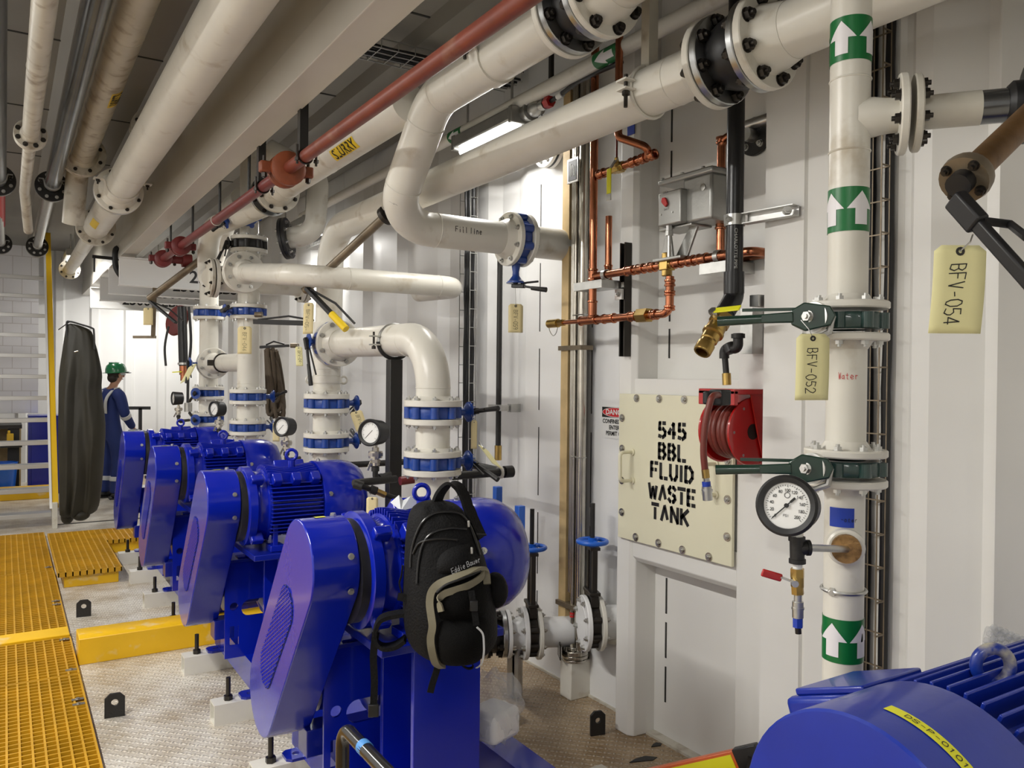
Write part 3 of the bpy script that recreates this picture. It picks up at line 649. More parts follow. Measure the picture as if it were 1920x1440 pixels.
# wire baskets with cables: along the wall, and two crossing under the ceiling
def basket(label, a, c, side, w=.1, d=.05, step=.1, cables=4, m='zinc', seed=1, wt=.0045, cr_=None):
    a, c = V(a), V(c); t = thing('wire_cable_tray', label, 'cable tray', a); ax = (c-a).normalized(); s = V(side).normalized(); n = ax.cross(s); L = (c-a).length
    b = MB(); h = n*d
    for o in (s*w/2+h, s*w/2, s*w*.17, -s*w*.17, -s*w/2, -s*w/2+h): b.bar(a+o, c+o, wt, wt)
    k = 0
    while k*step < L:
        p = a+ax*(k*step); b.bar(p+s*w/2+h, p+s*w/2, .004, .004, ax); b.bar(p+s*w/2, p-s*w/2, .004, .004, ax); b.bar(p-s*w/2, p-s*w/2+h, .004, .004, ax); k += 1
    b.build('wire_basket', m, t); rnd = random.Random(seed)
    for i in range(cables):
        b = MB(); o = s*(w*(-.36+.72*i/max(1, cables-1)))+n*.016; P = []
        for k in range(25): P.append(a+ax*(L*k/24)+o+s*rnd.uniform(-.003, .003)+n*rnd.uniform(-.002, .004))
        b.tube(P, cr_ or (.0085 if i % 2 else .011), 8); b.build('cable', 'abs', t)
    return t
basket('wire cable tray running along under the ceiling by the wall', (2.50, 2.06, 3.00), (2.50, 8, 3.03), (1, 0, 0), .14, .05, .11, 6)
basket('wire cable tray crossing under the ceiling nearest the red pipe', (.9, 4.15, ZC-.16), (2.6, 4.15, ZC-.16), (0, 1, 0), .2, .05, .1, 5, seed=3)
t = basket('vertical wire cable tray on the white wall behind the first pump riser', (2.585, 4.62, .1), (2.585, 4.62, 3.0), (0, 1, 0), .14, .05, .12, 5, seed=4)
basket('vertical wire cable tray on the white wall behind the second pump riser', (2.585, 7.2, .1), (2.585, 7.2, 3.0), (0, 1, 0), .16, .05, .12, 3, seed=5)
basket('vertical wire cable tray beside the green-banded riser', (2.295, 1.525, .3), (2.295, 1.525, 3.3), (0, -1, 0), .085, -.04, .103, 2, m='stemtube', seed=6, wt=.0026, cr_=.0145)

# conduit fittings beside the wall strip light, and a blanked wall flange behind the lower main
q = pX(1012, 200, 2.36); t = thing('conduit_fitting', 'grey cast conduit fitting beside the bright strip light by the wall', 'conduit fitting', q)
e = pX(985, 213, 2.36); e2 = pX(1040, 186, 2.36); d = (e2-e).normalized()
b = MB(); b.cyl(e, e+d*.05, .045, seg=20); b.cyl(e+d*.045, e+d*.06, .052, seg=20); b.build('cap', 'alu', t); b = MB(); b.lathe([(0, 0), (.03, .0), (.042, .02), (.042, .07), (.028, .09), (0, .09)], e+d*.06, d, 20); b.build('junction_body', 'alu', t, smooth=50)
b = MB(); b.cyl(e+d*.145, e+d*.19, .028, seg=12); b.build('union', 'zinc', t); b = MB(); b.hexp(e+d*.20, e+d*.24, .03); b.build('red_ring', 'red', t); b = MB(); b.tube(smooth_([e+d*.24, e+d*.34+V((0, 0, .01)), e+d*.5+V((0, 0, .03)), e+d*.8+V((0, 0, .02))]), .012, 8); b.build('flex_conduit', 'abs', t)
b = MB(); b.cyl(e+d*.30+V((0, 0, .004)), e+d*.34+V((0, 0, .008)), .017, seg=10); b.build('cable_label', 'paper', t)
q = pX(1020, 285, 2.56); t = thing('wall_flange', 'white bolted flange on the wall half hidden behind the overhead main', 'flange', q)
flange(t, (2.585, q.y, q.z+.03), (-1, 0, 0), .115, .022, .05, 8, 'white', 'zinc'); b = MB(); b.cyl((2.585, q.y, q.z+.03), (2.60, q.y, q.z+.03), .112, seg=32); b.build('gasket', 'black', t); flange(t, (2.60, q.y, q.z+.03), (1, 0, 0), .115, .022, .05, 8, 'white', 'zinc'); b = MB(); b.cyl((2.62, q.y, q.z+.03), (2.66, q.y, q.z+.03), .055, seg=24); b.build('nozzle', 'white', t)
# ================================================================ pump risers, valves
def plate(name, m, parent, outline, holes, o, u, v, depth, bevel=0, label=None):
    """flat plate with real holes: outline and holes are polygons in (u, v)"""
    cu = bpy.data.curves.new('p', 'CURVE'); cu.dimensions = '2D'; cu.fill_mode = 'BOTH'; cu.extrude = depth/2
    for poly in [outline]+holes:
        sp = cu.splines.new('POLY'); sp.points.add(len(poly)-1); sp.use_cyclic_u = True
        for q, p in zip(sp.points, poly): q.co = (p[0], p[1], 0, 1)
    ob = bpy.data.objects.new('p', cu); me = bpy.data.meshes.new_from_object(ob); bpy.data.objects.remove(ob); bpy.data.curves.remove(cu)
    u, v = V(u).normalized(), V(v).normalized(); w = u.cross(v); o = V(o); b = MB()
    vv = [b.bm.verts.new(o+u*p.co.x+v*p.co.y+w*p.co.z) for p in me.vertices]
    for f in me.polygons: b.face([vv[i] for i in f.vertices])
    bpy.data.meshes.remove(me)
    return b.build(name, m, parent, smooth=30, bevel=bevel, label=label)
def circ(x, y, r, n=20): return [(x+r*math.cos(2*PI*i/n), y+r*math.sin(2*PI*i/n)) for i in range(n)]
def stad(a, c, r, n=12):
    a, c = V(a), V(c); d = math.atan2(c.y-a.y, c.x-a.x)
    return [(c.x+r*math.cos(d-PI/2+PI*i/n), c.y+r*math.sin(d-PI/2+PI*i/n)) for i in range(n+1)] + [(a.x+r*math.cos(d+PI/2+PI*i/n), a.y+r*math.sin(d+PI/2+PI*i/n)) for i in range(n+1)]
def bfv(label, c, axis, stem, r, ro, th, m='vblue', neck=.09, handle=None, hm='blackmetal', disc=.045, dm=None, group=None, hl=.17):
    """lug butterfly valve: body between two flanges, neck, notched plate, lever. c = centre, handle = lever direction"""
    a, s, c = V(axis).normalized(), V(stem).normalized(), V(c); t = thing('butterfly_valve', label, 'valve', c, group)
    R = ro*.80; b = MB(); b.lathe([(r, -th/2), (R, -th/2), (R+.004, -th/2+.006), (R+.004, th/2-.006), (R, th/2), (r, th/2), (r, -th/2)], c, a, 40)
    u, v, _ = basis(a)
    for i in range(8):
        an = 2*PI*(i+.5)/8; p = c+(u*math.cos(an)+v*math.sin(an))*(ro*.84); b.cyl(p-a*th*.46, p+a*th*.46, ro*.155, seg=14)
    b.build('valve_body', m, t)
    p0 = c+s*(ro*.72); p1 = c+s*(ro+neck); b = MB(); k = th*.38
    b.lathe([(0, 0), (k*1.15, 0), (k, (p1-p0).length*.35), (k*.8, (p1-p0).length*.55), (k*.85, (p1-p0).length*.72), (disc*.85, (p1-p0).length*.93), (disc, (p1-p0).length*.95), (disc, (p1-p0).length), (0, (p1-p0).length)], p0, s, 22); b.build('neck', m, t)
    b = MB(); b.cyl(p1, p1+s*.004, disc*1.12, seg=22)
    for i in range(7):
        an = -1.2+2.4*i/6; hu = V(handle).normalized() if handle else u; hv = s.cross(hu); q = p1+s*.002+(hu*math.cos(an)+hv*math.sin(an))*disc*1.15; b.box(q, (.007, .007, .004))
    b.build('notch_plate', dm or m, t)
    if handle:
        h = V(handle).normalized(); q = p1+s*.018; e = q+h*hl+s*.015
        b = MB(); b.cyl(p1, q+s*.008, .012, seg=10); b.bar(q-h*.02, q+h*.05, .03, .02, s); b.bar(q+h*.04, e, .022, .012, s); b.tube([q+h*hl*.55+s*.009, e+h*.015+s*.002], [.011, .014], 8); b.build('lever', hm, t, bevel=.002)
        b = MB(); b.tube([q+h*.03-s*.014, q+h*hl*.45-s*.02, q+h*hl*.8-s*.026], .0055, 8); b.build('trigger', hm, t)
    return t
def paper_tag(label, top, u, v, w, h, text, m='tag', tilt=0, th=.0008, ts=None, curl=0, hole='dark', tx=0, seed=1, cat='tag', wire=None, turn=True):
    """manila tag hung from its top edge; text written down its length"""
    u, v = V(u).normalized(), V(v).normalized(); t = thing('paper_tag', label, cat, top); n = u.cross(v); top = V(top)
    def P(x, y): return top+u*x+v*y+n*(curl*math.sin((-y/h)*PI*.9)*.6+curl*.5*(x/w)**2)
    b = MB(); N = 10; rows = []
    for i in range(N+1):
        y = -h*i/N; k = (.5 if i else .36); rows.append([b.bm.verts.new(P(x*w*k*2, y)) for x in (-.5, -.25, 0, .25, .5)])
        if i == 0: rows.append([b.bm.verts.new(P(x*w, -h*.07)) for x in (-.5, -.25, 0, .25, .5)])
    for p, q in zip(rows, rows[1:]):
        for j in range(4): b.face([p[j], q[j], q[j+1], p[j+1]])
    b.build('card', m, t, solid=th)
    b = MB(); r_ = w*.085; hp = P(0, -h*.07)+n*.001; b.lathe([(r_*.45, 0), (r_, 0), (r_, .0012), (r_*.45, .0012), (r_*.45, 0)], hp, n, 12); b.build('eyelet', hole, t)
    if text:
        b = MB(); s0 = ts or w*.26; L = len(text)
        ls = h*.70/L; ru, rv = (-v, u) if turn else (u, v)   # letters run down the tag
        strokes(b, text, P(-s0*.5+tx*w, -h*.22), -v, u, s0, ls*.72, ls*.28, max(.0016, w*.018), .0, fold=lambda p: P((p-top).dot(u), (p-top).dot(v))+n*.0016, jit=.05, seed=seed)
        b.build('handwriting', 'ink', t, smooth=0)
    if not wire and text is not None: wire = top+V((0, .03, h*.22))
    if wire: b = MB(); b.tube([hp, (hp+V(wire))/2+n*.01, V(wire)], .0012, 6); b.build('tie_wire', 'zinc', t)
    return t
RISER = [(1.755, 3.506), (1.70, 4.873), (1.628, 6.512), (1.602, 7.851)]
rp, rf = .084, .1405
ZV1, ZV2, TV = 1.284, 1.526, .058
ordn = ['first', 'second', 'third', 'farthest']
for i, (x, y) in enumerate(RISER):
    o = ordn[i]
    t = thing('riser_spool', 'short cream flanged pipe between the two blue valves of the %s pump riser' % o, 'pipe', (x, y, ZV1))
    b = MB(); b.cyl((x, y, ZV1+TV/2+.02), (x, y, ZV2-TV/2-.02), rp, seg=32); b.build('pipe', 'cream', t)
    flange(t, (x, y, ZV1+TV/2+.001), (0, 0, 1), rf, .028, rp, 8, 'cream', 'zinc', hub=.015); flange(t, (x, y, ZV2-TV/2-.001), (0, 0, -1), rf, .028, rp, 8, 'cream', 'zinc', hub=.015)
    t = thing('lower_riser', 'cream pipe rising out of the %s pump below the blue valves' % o, 'pipe', (x, y, .8))
    b = MB(); b.cyl((x, y, .55), (x, y, ZV1-TV/2-.01), rp, seg=32); b.build('pipe', 'cream', t)
    flange(t, (x, y, ZV1-TV/2-.001), (0, 0, -1), rf, .028, rp, 8, 'cream', 'zinc', hub=.015)
    flange(t, (x, y, .60), (0, 0, 1), rf, .028, rp, 8, 'cream', 'zinc')
    n1 = {0: (.15, -.9, .12), 1: (0, -.8, .5), 2: (.1, -1, .25), 3: (-1, .1, .1)}[i]
    st = (1, 0, 0) if i < 3 else (-.6, -.6, 0)
    bfv('blue lug valve with a black lever, upper one on the %s pump riser' % o, (x, y, ZV2), (0, 0, 1), st, rp, rf, TV, handle=n1 if i in (0, 2) else (0, .9, -.4), neck=.055)
    bfv('blue lug valve on the %s pump riser, lower of the two' % o, (x, y, ZV1), (0, 0, 1), st, rp, rf, TV, handle=(.25, -.85, -.45) if i == 0 else (0, .9, .3), neck=.055)
# first riser's elbow and header to the second riser
x, y = RISER[0]; x2, y2 = RISER[1]; zh = 1.885
t = thing('discharge_elbow', 'cream elbow above the first pump, bolted to the second riser, with a pipe clamp', 'pipe', (x, y, zh))
b = MB(); b.tube(fillet([(x, y, ZV2+TV/2+.02), (x, y, zh), (x2+.005, y2-.20, zh+.01)], .245, 14), rp, 36); b.build('pipe', 'cream', t)
rings(t, [((x, y, 1.645), (0, 0, 1)), ((x-.01, y+.25, zh), (0, 1, 0))], rp)
flange(t, (x, y, ZV2+TV/2+.001), (0, 0, 1), rf, .03, rp, 8, 'cream', 'zinc', hub=.02)
flange(t, (x2+.005, y2-.175, zh+.01), (0, -1, 0), rf, .028, rp, 8, 'cream', 'zinc', hub=.05)
yc = 3.93; xc = x+(x2-x)*(yc-y)/(y2-y); b = MB(); b.tube([(xc+math.cos(k*2*PI/32)*(rp+.006), yc, zh+math.sin(k*2*PI/32)*(rp+.006)) for k in range(32)], .0075, 6, closed=True)
b.box((xc-rp-.028, yc, zh+.022), (.05, .035, .008)); b.box((xc-rp-.028, yc, zh-.022), (.05, .035, .008)); c = b.build('pipe_clamp', 'zinc', t)
b = MB(); b.cyl((xc-rp-.033, yc, zh-.045), (xc-rp-.033, yc, zh+.045), .006, seg=8); b.hexp((xc-rp-.033, yc, zh-.045), (xc-rp-.033, yc, zh-.03), .011); b.build('bolt', 'bolt', c)
t = thing('support_post', 'black square steel post under the first discharge elbow', 'post', (xc, yc, 0))
b = MB(); b.span((xc-.035, yc-.03, .012), (xc+.035, yc+.03, zh-rp-.013)); b.build('post', 'blackmetal', t, bevel=.003)
b = MB(); b.span((xc-.09, yc-.09, 0), (xc+.09, yc+.09, .012)); b.build('foot_plate', 'blackmetal', t)
b = MB(); b.tube([(xc+math.cos(a)*(rp+.010), yc, zh+math.sin(a)*(rp+.010)) for a in [PI*1.02+PI*.96*k/16 for k in range(17)]], .010, 6); b.build('saddle', 'blackmetal', t)
bfv('thin blue valve lying on its side between the discharge elbow and the second riser', (x2+.005, y2-.147, zh+.01), (0, 1, 0), (-1, 0, .05), rp, rf, .05, handle=(.1, -.25, -.95), neck=.03, hl=.26)
# second riser: tee joining the overhead main
t = thing('riser_tee', 'cream tee pipe above the valves of the second pump riser', 'pipe', (x2, y2, 1.6))
b = MB(); b.cyl((x2, y2, ZV2+TV/2+.02), (x2, y2, 2.03), rp, seg=32); b.cyl((x2, y2, zh+.01), (x2+.004, y2-.12, zh+.01), rp, seg=28); b.build('pipe', 'cream', t)
flange(t, (x2, y2, ZV2+TV/2+.001), (0, 0, 1), rf, .03, rp, 8, 'cream', 'zinc', hub=.02); flange(t, (x2+.005, y2-.12, zh+.01), (0, 1, 0), rf, .02, rp, 8, 'cream', 'zinc')
rings(t, [((x2, y2, 1.74), (0, 0, 1)), ((x2, y2, 1.70), (0, 0, 1))], rp)
b = MB(); b.lathe([(rp, -.02), (rp+.007, -.02), (rp+.007, .02), (rp, .02)], (x2, y2, 1.672), (0, 0, 1), 32); c = b.build('lifting_collar', 'cream', t)
for s in (-1, 1): b = MB(); b.torus((x2+s*.11, y2, 1.672), (0, 1, 0), .022, .007, 20, 8); b.build('lifting_eye', 'cream', c)
# third riser with the big cross fitting and the white line from the wall
x, y = RISER[2]
t = thing('riser_tee', 'cream tee pipe above the valves of the third pump riser', 'pipe', (x, y, 1.6))
b = MB(); b.cyl((x, y, ZV2+TV/2+.02), (x, y, 2.135), rp, seg=32); b.cyl((x, y, 1.80), (1.602, 7.66, 1.80), .075, seg=28); b.build('pipe', 'cream', t)
flange(t, (x, y, ZV2+TV/2+.001), (0, 0, 1), rf, .03, rp, 8, 'cream', 'zinc', hub=.02); flange(t, (x, y, 2.165), (0, 0, -1), rf, .028, rp, 8, 'cream', 'zinc')
flange(t, (1.604, 7.66, 1.80), (0, -1, 0), rf, .028, .075, 8, 'cream', 'zinc', hub=.05)
rings(t, [((x, y, 1.63), (0, 0, 1))], rp)
b = MB(); b.torus((1.61, 7.30, 1.80), (0, 1, 0), .080, .008, 28, 6); b.box((1.61-.105, 7.30, 1.80), (.05, .03, .05)); b.build('pipe_clamp', 'bolt', t)
bfv('blue valve just below the big cream cross fitting on the third riser', (x, y, 2.195), (0, 0, 1), (-1, -.15, 0), rp, rf, TV, handle=(.1, -1, .1), neck=.05)
t = thing('cross_fitting', 'large cream flanged cross above the third pump riser', 'pipe fitting', (x, y, 2.45))
zc = 2.445
b = MB(); b.cyl((x, y, 2.225), (x, y, 2.66), rp, seg=32); b.cyl((x-.26, y, zc), (x+.42, y, zc), .098, seg=32); b.cyl((x-.06, y, zc), (x-.16, y-.50, zc), rp*1.1, seg=28); b.build('pipe', 'cream', t)
flange(t, (x, y, 2.225), (0, 0, 1), rf, .028, rp, 8, 'cream', 'zinc'); flange(t, (x, y, 2.69), (0, 0, -1), rf, .028, rp, 8, 'cream', 'zinc')
flange(t, (x-.27, y, zc), (1, 0, 0), .15, .028, .098, 8, 'cream', 'bolt'); flange(t, (x+.43, y, zc), (-1, 0, 0), .15, .028, .098, 8, 'cream', 'bolt'); flange(t, (x-.16, y-.50, zc), (.1, 1, 0), .15, .028, rp, 8, 'cream', 'zinc')
flange(t, (x+.44, y, zc), (1, 0, 0), .15, .028, .098, 8, 'cream_dark', 'bolt'); flange(t, (x-.28, y, zc), (-1, 0, 0), .15, .025, .098, 8, 'cream_dark', 'bolt')
bfv('dark lug valve above the cream cross fitting', (x, y, 2.725), (0, 0, 1), (-1, 0, 0), rp, rf, .066, m='blackmetal', handle=(-.3, -.1, -.9), neck=.02, hl=.14)
t = thing('vertical_pipe', 'cream vertical pipe between the dark valve and the ceiling, behind the red pipe', 'pipe', (x, y, 2.8))
b = MB(); b.cyl((x, y, 2.765), (x, y, ZC-.04), .072, seg=28); b.build('pipe', 'cream', t)
flange(t, (x, y, 2.76), (0, 0, 1), rf, .028, .072, 8, 'cream', 'zinc')
# white cross line: wall -> left -> away to the cross fitting
Yw = 4.42; zw = pY(720, 528, Yw).z; fx, fy = x-.162, y-.505
t = thing('transfer_pipe', 'cream pipe crossing from the wall to the cross fitting in front of the second riser', 'pipe', (1.6, Yw, zw))
P = fillet([(2.40, Yw+.6, zw+.02), (2.40, Yw, zw), (1.36, Yw, zw+.0), (fx, fy, zc)], [.16, .28], 14)
rw = .0635
b = MB(); b.tube(P, rw, 32); b.build('pipe', 'cream', t); rings(t, [((2.24, Yw, zw), (1, 0, 0)), ((1.66, Yw, zw), (1, 0, 0))], rw)
flange(t, (fx, fy, zc), (.05, -1, 0), .15, .028, rw*1.1, 8, 'cream', 'zinc', hub=.06)
# far riser top
x, y = RISER[3]
t = thing('far_riser', 'cream offset riser of the farthest pump, curving up to the ceiling pipes', 'pipe', (x, y, 1.6))
b = MB(); b.cyl((x, y, ZV2+TV/2+.02), (x, y, 2.21), rp, seg=28); b.cyl((x, y, 1.80), (x, y-.16, 1.80), .075, seg=24); b.build('pipe', 'cream', t)
flange(t, (x, y, ZV2+TV/2+.001), (0, 0, 1), rf, .03, rp, 8, 'cream', 'zinc'); flange(t, (x, y, 2.235), (0, 0, -1), rf, .028, rp, 8, 'cream', 'zinc'); flange(t, (x, y-.16, 1.80), (0, 1, 0), rf, .025, .075, 8, 'cream', 'zinc')
bfv('blue valve on its side between the third and the farthest riser', (1.604, 7.672, 1.80), (0, 1, 0), (-1, 0, 0), .075, rf, .022, handle=(0, -.2, -1), neck=.06)
bfv('blue valve high on the farthest pump riser', (x, y, 2.268), (0, 0, 1), (1, -.3, 0), rp, rf, TV, handle=(.7, -.6, 0), neck=.05)
t = thing('offset_pipe', 'pale cream double bend above the farthest riser', 'pipe', (x, y, 2.4))
b = MB(); b.tube(fillet([(x, y, 2.30), (x, y, 2.62), (x+.06, y+.02, 2.80), (x+.02, y-.75, 3.12), (x+.0, y-1.2, 3.12)], .2, 10), rp, 28); b.build('pipe', 'cream', t)
flange(t, (x, y, 2.30), (0, 0, 1), rf, .028, rp, 8, 'cream', 'zinc')
t = thing('overhead_elbow', 'cream overhead pipe turning down left of the cross fitting', 'pipe', (1.45, 6.6, 2.8))
b = MB(); b.tube(fillet([(1.62, 5.48, 2.93), (1.42, 7.0, 2.90), (1.42, 7.02, 2.50), (1.36, 6.54, 2.45)], [.2, .2], 12), .084, 28); b.build('pipe', 'cream', t)
# black blind flange and pipe turning down to it, near the overhead main
p = pD(537, 447, 5.55)
t = thing('flanged_elbow', 'cream elbow ending in a black bolted flange behind the second riser', 'pipe', p)
ax = V((.80, -.52, .15)).normalized()
flange(t, p, ax, .142, .022, .07, 8, 'black', 'zinc')
b = MB(); b.tube(fillet([p+ax*.02, p+ax*.20, p+ax*.24+V((0, .05, .40)), p+V((-.1, .1, .62))], .13, 12), .072, 28); b.build('pipe', 'cream', t)
flange(t, p-ax*.002, -ax, .142, .022, .07, 8, 'black', 'zinc')
# butterfly valve in the fill line at the wall, and the stub beyond
bfv('deep blue valve in the fill line near the wall, lever below', (2.276, 3.59, 2.425), (1, 0, 0), (0, 0, -1), rp, rf, .058, handle=(.55, -.8, -.05), neck=.085, hm='blackmetal', hl=.16)
t = thing('wall_stub', 'cream flanged stub from the blue fill line valve into the wall', 'pipe', (2.4, 3.59, 2.425))
b = MB(); b.cyl((2.33, 3.59, 2.425), (2.67, 3.59, 2.425), rp, seg=32); b.build('pipe', 'cream', t); flange(t, (2.307, 3.59, 2.425), (1, 0, 0), rf, .026, rp, 8, 'cream', 'zinc')
paper_tag('manila tag hanging on a thread below the blue fill line valve', pY(967, 570, 3.50), (1, -.45, 0), (0, 0, 1), .076, .147, 'BFV-059', wire=pY(966, 540, 3.5), seed=3, ts=.022)
t = thing('black_riser_pipe', 'thin black vertical pipe clamped to the white wall', 'pipe', (2.56, 4.2, 1.2))
p0, p1 = pX(937, 545, 2.57), pX(933, 835, 2.57)
b = MB(); b.cyl((2.57, p0.y, p1.z), (2.57, p0.y, 2.6), .017, seg=14); b.build('pipe', 'blackmetal', t)
b = MB(); b.cyl((2.57, p0.y, p1.z-.09), (2.57, p0.y, p1.z), .022, seg=12); b.build('ball_valve', 'brass', t)
b = MB(); b.box((2.55, p0.y-.03, pX(950, 765, 2.57).z), (.05, .16, .035)); b.box((2.62, p0.y-.10, pX(950, 765, 2.57).z), (.07, .04, .05)); b.build('clamp_bracket', 'zinc', t)
# black drain header running behind the pumps
t = thing('drain_header', 'black pipe with capped end running behind the blue pumps', 'pipe', (2.0, 3.6, 1.19))
a = pY(845, 893, 3.62); e = pY(945, 885, 3.62); b = MB(); b.cyl(a, e, .0215, seg=16); b.cyl(e, e+(e-a).normalized()*.05, .032, seg=16); b.build('pipe', 'blackmetal', t)
b = MB(); b.lathe([(.022, 0), (.034, .0), (.034, .012), (.022, .012)], e-(e-a).normalized()*.03, e-a, 16); b.build('white_collar', 'cream', t)
a2 = e+V((0, 0, 0)); e2 = pY(868, 868, 4.05); b = MB(); b.cyl(a2, e2, .0215, seg=14); b.build('branch', 'blackmetal', t)
t = thing('drain_header', 'black pipe behind the second pump with reddish end near the post', 'pipe', (1.9, 5.0, 1.15))
a = pY(650, 872, 4.9); e = pY(760, 866, 4.9); b = MB(); b.cyl(a, e, .02, seg=14); b.build('pipe', 'blackmetal', t)
a = pY(750, 902, 3.75); e = pY(785, 897, 3.75); b = MB(); b.cyl(a, e, .022, seg=14); b.build('red_stub', 'primer2', t)

bfv('small blue valve with a gold plate near the ceiling, left of the cross fitting', pD(462, 398, 6.2), (.25, .9, .3), (-.85, 0, -.5), .07, .125, .05, neck=.06, handle=(-.3, .8, -.3), hl=.10)
# ================================================================ the four blue pump sets
def make_pump(label):
    MY, MZ = 2.56, 1.05; t = thing('pump_set', label, 'pump', (1.3, 2.75, 0))
    # belt guard
    A_, B_ = (2.56, 1.08), (2.99, .525); RG = .155
    g = MB(); g.prism(stad(A_, B_, RG, 18), (.8, 0, 0), (0, 1, 0), (0, 0, 1), .155); guard = g.build('belt_guard', 'blue', t, smooth=30, bevel=.005)
    W0, W1 = (2.675, .925), (2.915, .645)
    b = MB(); b.prism(stad(W0, W1, .073, 12), (.7985, 0, 0), (0, 1, 0), (0, 0, 1), .004); win = b.build('guard_window', 'mesh_back', guard, smooth=0)
    b = MB(); d = V((W1[0]-W0[0], W1[1]-W0[1])); L = d.length; d.normalize(); nn = V((-d.y, d.x)); w0 = V(W0)
    def inside(p):
        q = p-w0; s = max(0, min(L, q.dot(d))); return (q-d*s).length < .071
    sp = .0125
    for fam in (V((math.cos(.5), math.sin(.5))), V((math.cos(-.5), math.sin(-.5)))):
        fn = V((-fam.y, fam.x)); c = V(((W0[0]+W1[0])/2, (W0[1]+W1[1])/2))
        for k in range(-24, 25):
            base = c+fn*k*sp; ins = [s*.004 for s in range(-70, 71) if inside(base+fam*s*.004)]
            if len(ins) > 2:
                p, q = base+fam*ins[0], base+fam*ins[-1]; b.bar((.797, p.x, p.y), (.797, q.x, q.y), .0036, .003, (1, 0, 0))
    b.build('mesh_grille', 'blue', win, smooth=0)
    for y, z, n in ((2.412, 1.13, (0, -1, .3)), (2.412, 1.02, (0, -1, -.3)), (2.70, .67, (0, -.79, -.61)), (2.58, 1.235, (0, 0, 1))):
        b = MB(); b.bolt((.925, y, z), n, .008, .008, 0); b.build('guard_bolt', 'zinc', guard)
    b = MB(); wrap(b, (.875, A_[0], A_[1]), (1, 0, 0), RG+.0012, -.13, .13, -.018, .018, (0, .1, 1)); b.build('yellow_sticker', 'label_b', guard)
    # motor: drive end, finned frame, fan cowl
    m = MB(); m.lathe([(0, .97), (.05, .97), (.05, .985), (.185, .985), (.195, .99), (.195, 1.025), (.18, 1.032), (.168, 1.05), (.17, 1.08), (.18, 1.085), (.18, 1.10), (0, 1.10)], (0, MY, MZ), (1, 0, 0), 40); bell = m.build('drive_end_bell', 'blue', t)
    for k in range(4):
        an = PI/4+k*PI/2; b = MB(); b.box((1.03, MY+math.cos(an)*.198, MZ+math.sin(an)*.198), (.06, .05, .035), Euler((an, 0, 0)).to_matrix()); b.build('bell_lug', 'blue', bell, bevel=.006)
    b = MB(); b.cyl((.956, MY, MZ), (.986, MY, MZ), .172, seg=32); b.build('gap_shade_disc', 'black', t)  # black disc put in as the dark of the gap behind the guard
    m = MB(); m.cyl((1.085, MY, MZ), (1.35, MY, MZ), .162, seg=36)
    f = m.build('motor_frame', 'blue', t)
    for s in (-1, 1):
        for k in range(13):
            z = -.115+k*.0195; y0 = .1; y1 = math.sqrt(max(.001, .198**2-z*z)) if abs(z) < .1 else math.sqrt(.198**2-z*z)
            b = MB(); b.span((1.09, MY+s*y0, MZ+z-.0032), (1.345, MY+s*y1, MZ+z+.0032)); b.build('cooling_fin', 'blue', f, bevel=.002)
    for k in range(11):       # fins over the crown stand across the top
        y = -.105+k*.021; b = MB(); P = []
        for j in range(9):
            x = 1.09+.255*j/8; P.append((x, math.sqrt(.200**2-y*y)-.018*math.sin(PI*j/8)**2*(1 if abs(y) < .09 else .3)))
        b.prism([(P[0][0], .1)]+P+[(P[-1][0], .1)], (0, MY+y-.003, MZ), (1, 0, 0), (0, 0, 1), -.006); b.build('cooling_fin', 'blue', f, bevel=.0015)
    for s in (-1, 1):
        for x in (1.125, 1.22, 1.315):
            b = MB(); b.box((x, MY+s*.143, MZ+.137), (.045, .05, .05), Euler((s*-.78, 0, 0)).to_matrix()); b.build('frame_lug', 'blue', f, bevel=.006)
        for x in (1.12, 1.31):
            b = MB(); b.span((x-.035, MY+s*.10, .845), (x+.035, MY+s*.19, .875)); b.span((x-.012, MY+s*.11, .86), (x+.012, MY+s*.15, .98)); b.build('motor_foot', 'blue', f, bevel=.003)
    m = MB(); m.lathe([(0, 1.35), (.205, 1.35), (.207, 1.355), (.207, 1.49), (.198, 1.54), (.172, 1.585), (.12, 1.61), (.06, 1.618), (0, 1.619)], (0, MY, MZ), (1, 0, 0), 44); cw = m.build('fan_cowl', 'blue', t, smooth=45)
    for an in (2.85, .3, 1.57, -1.57):
        n = V((0, math.cos(an), math.sin(an))); b = MB(); b.bolt(V((1.38, MY, MZ))+n*.205, n, .009, .010, .004); b.build('cowl_bolt', 'zinc', cw)
    b = MB(); b.cyl((1.24, MY, MZ+.17), (1.24, MY, MZ+.215), .018, seg=14); b.torus((1.24, MY, MZ+.243), (.25, 1, 0), .026, .0085, 28, 10); b.build('lifting_eye', 'blue', t)
    # terminal box on the far top side
    b = MB(); b.box((1.27, MY+.16, MZ+.14), (.16, .10, .09), Euler((-.7, 0, 0)).to_matrix()); b.build('terminal_box', 'blue', t, bevel=.008)
    # motor stand: wide-flange column with top plate
    b = MB(); b.span((1.0, 2.34, .815), (1.45, 2.80, .843)); b.build('motor_plate', 'blue_dk', t, bevel=.003)
    b = MB(); b.span((1.117, 2.35, .10), (1.364, 2.372, .815)); b.span((1.117, 2.60, .10), (1.364, 2.622, .815)); b.span((1.225, 2.372, .10), (1.255, 2.60, .815)); b.build('motor_stand', 'blue', t, bevel=.002)
    # pump casing, bearing frame, shaft
    m = MB(); m.lathe([(0, 1.22), (.12, 1.22), (.2, 1.25), (.215, 1.3), (.215, 1.42), (.2, 1.47), (.13, 1.5), (.1, 1.62), (0, 1.62)], (0, 2.99, .525), (1, 0, 0), 36); cas = m.build('pump_casing', 'blue_dk', t)
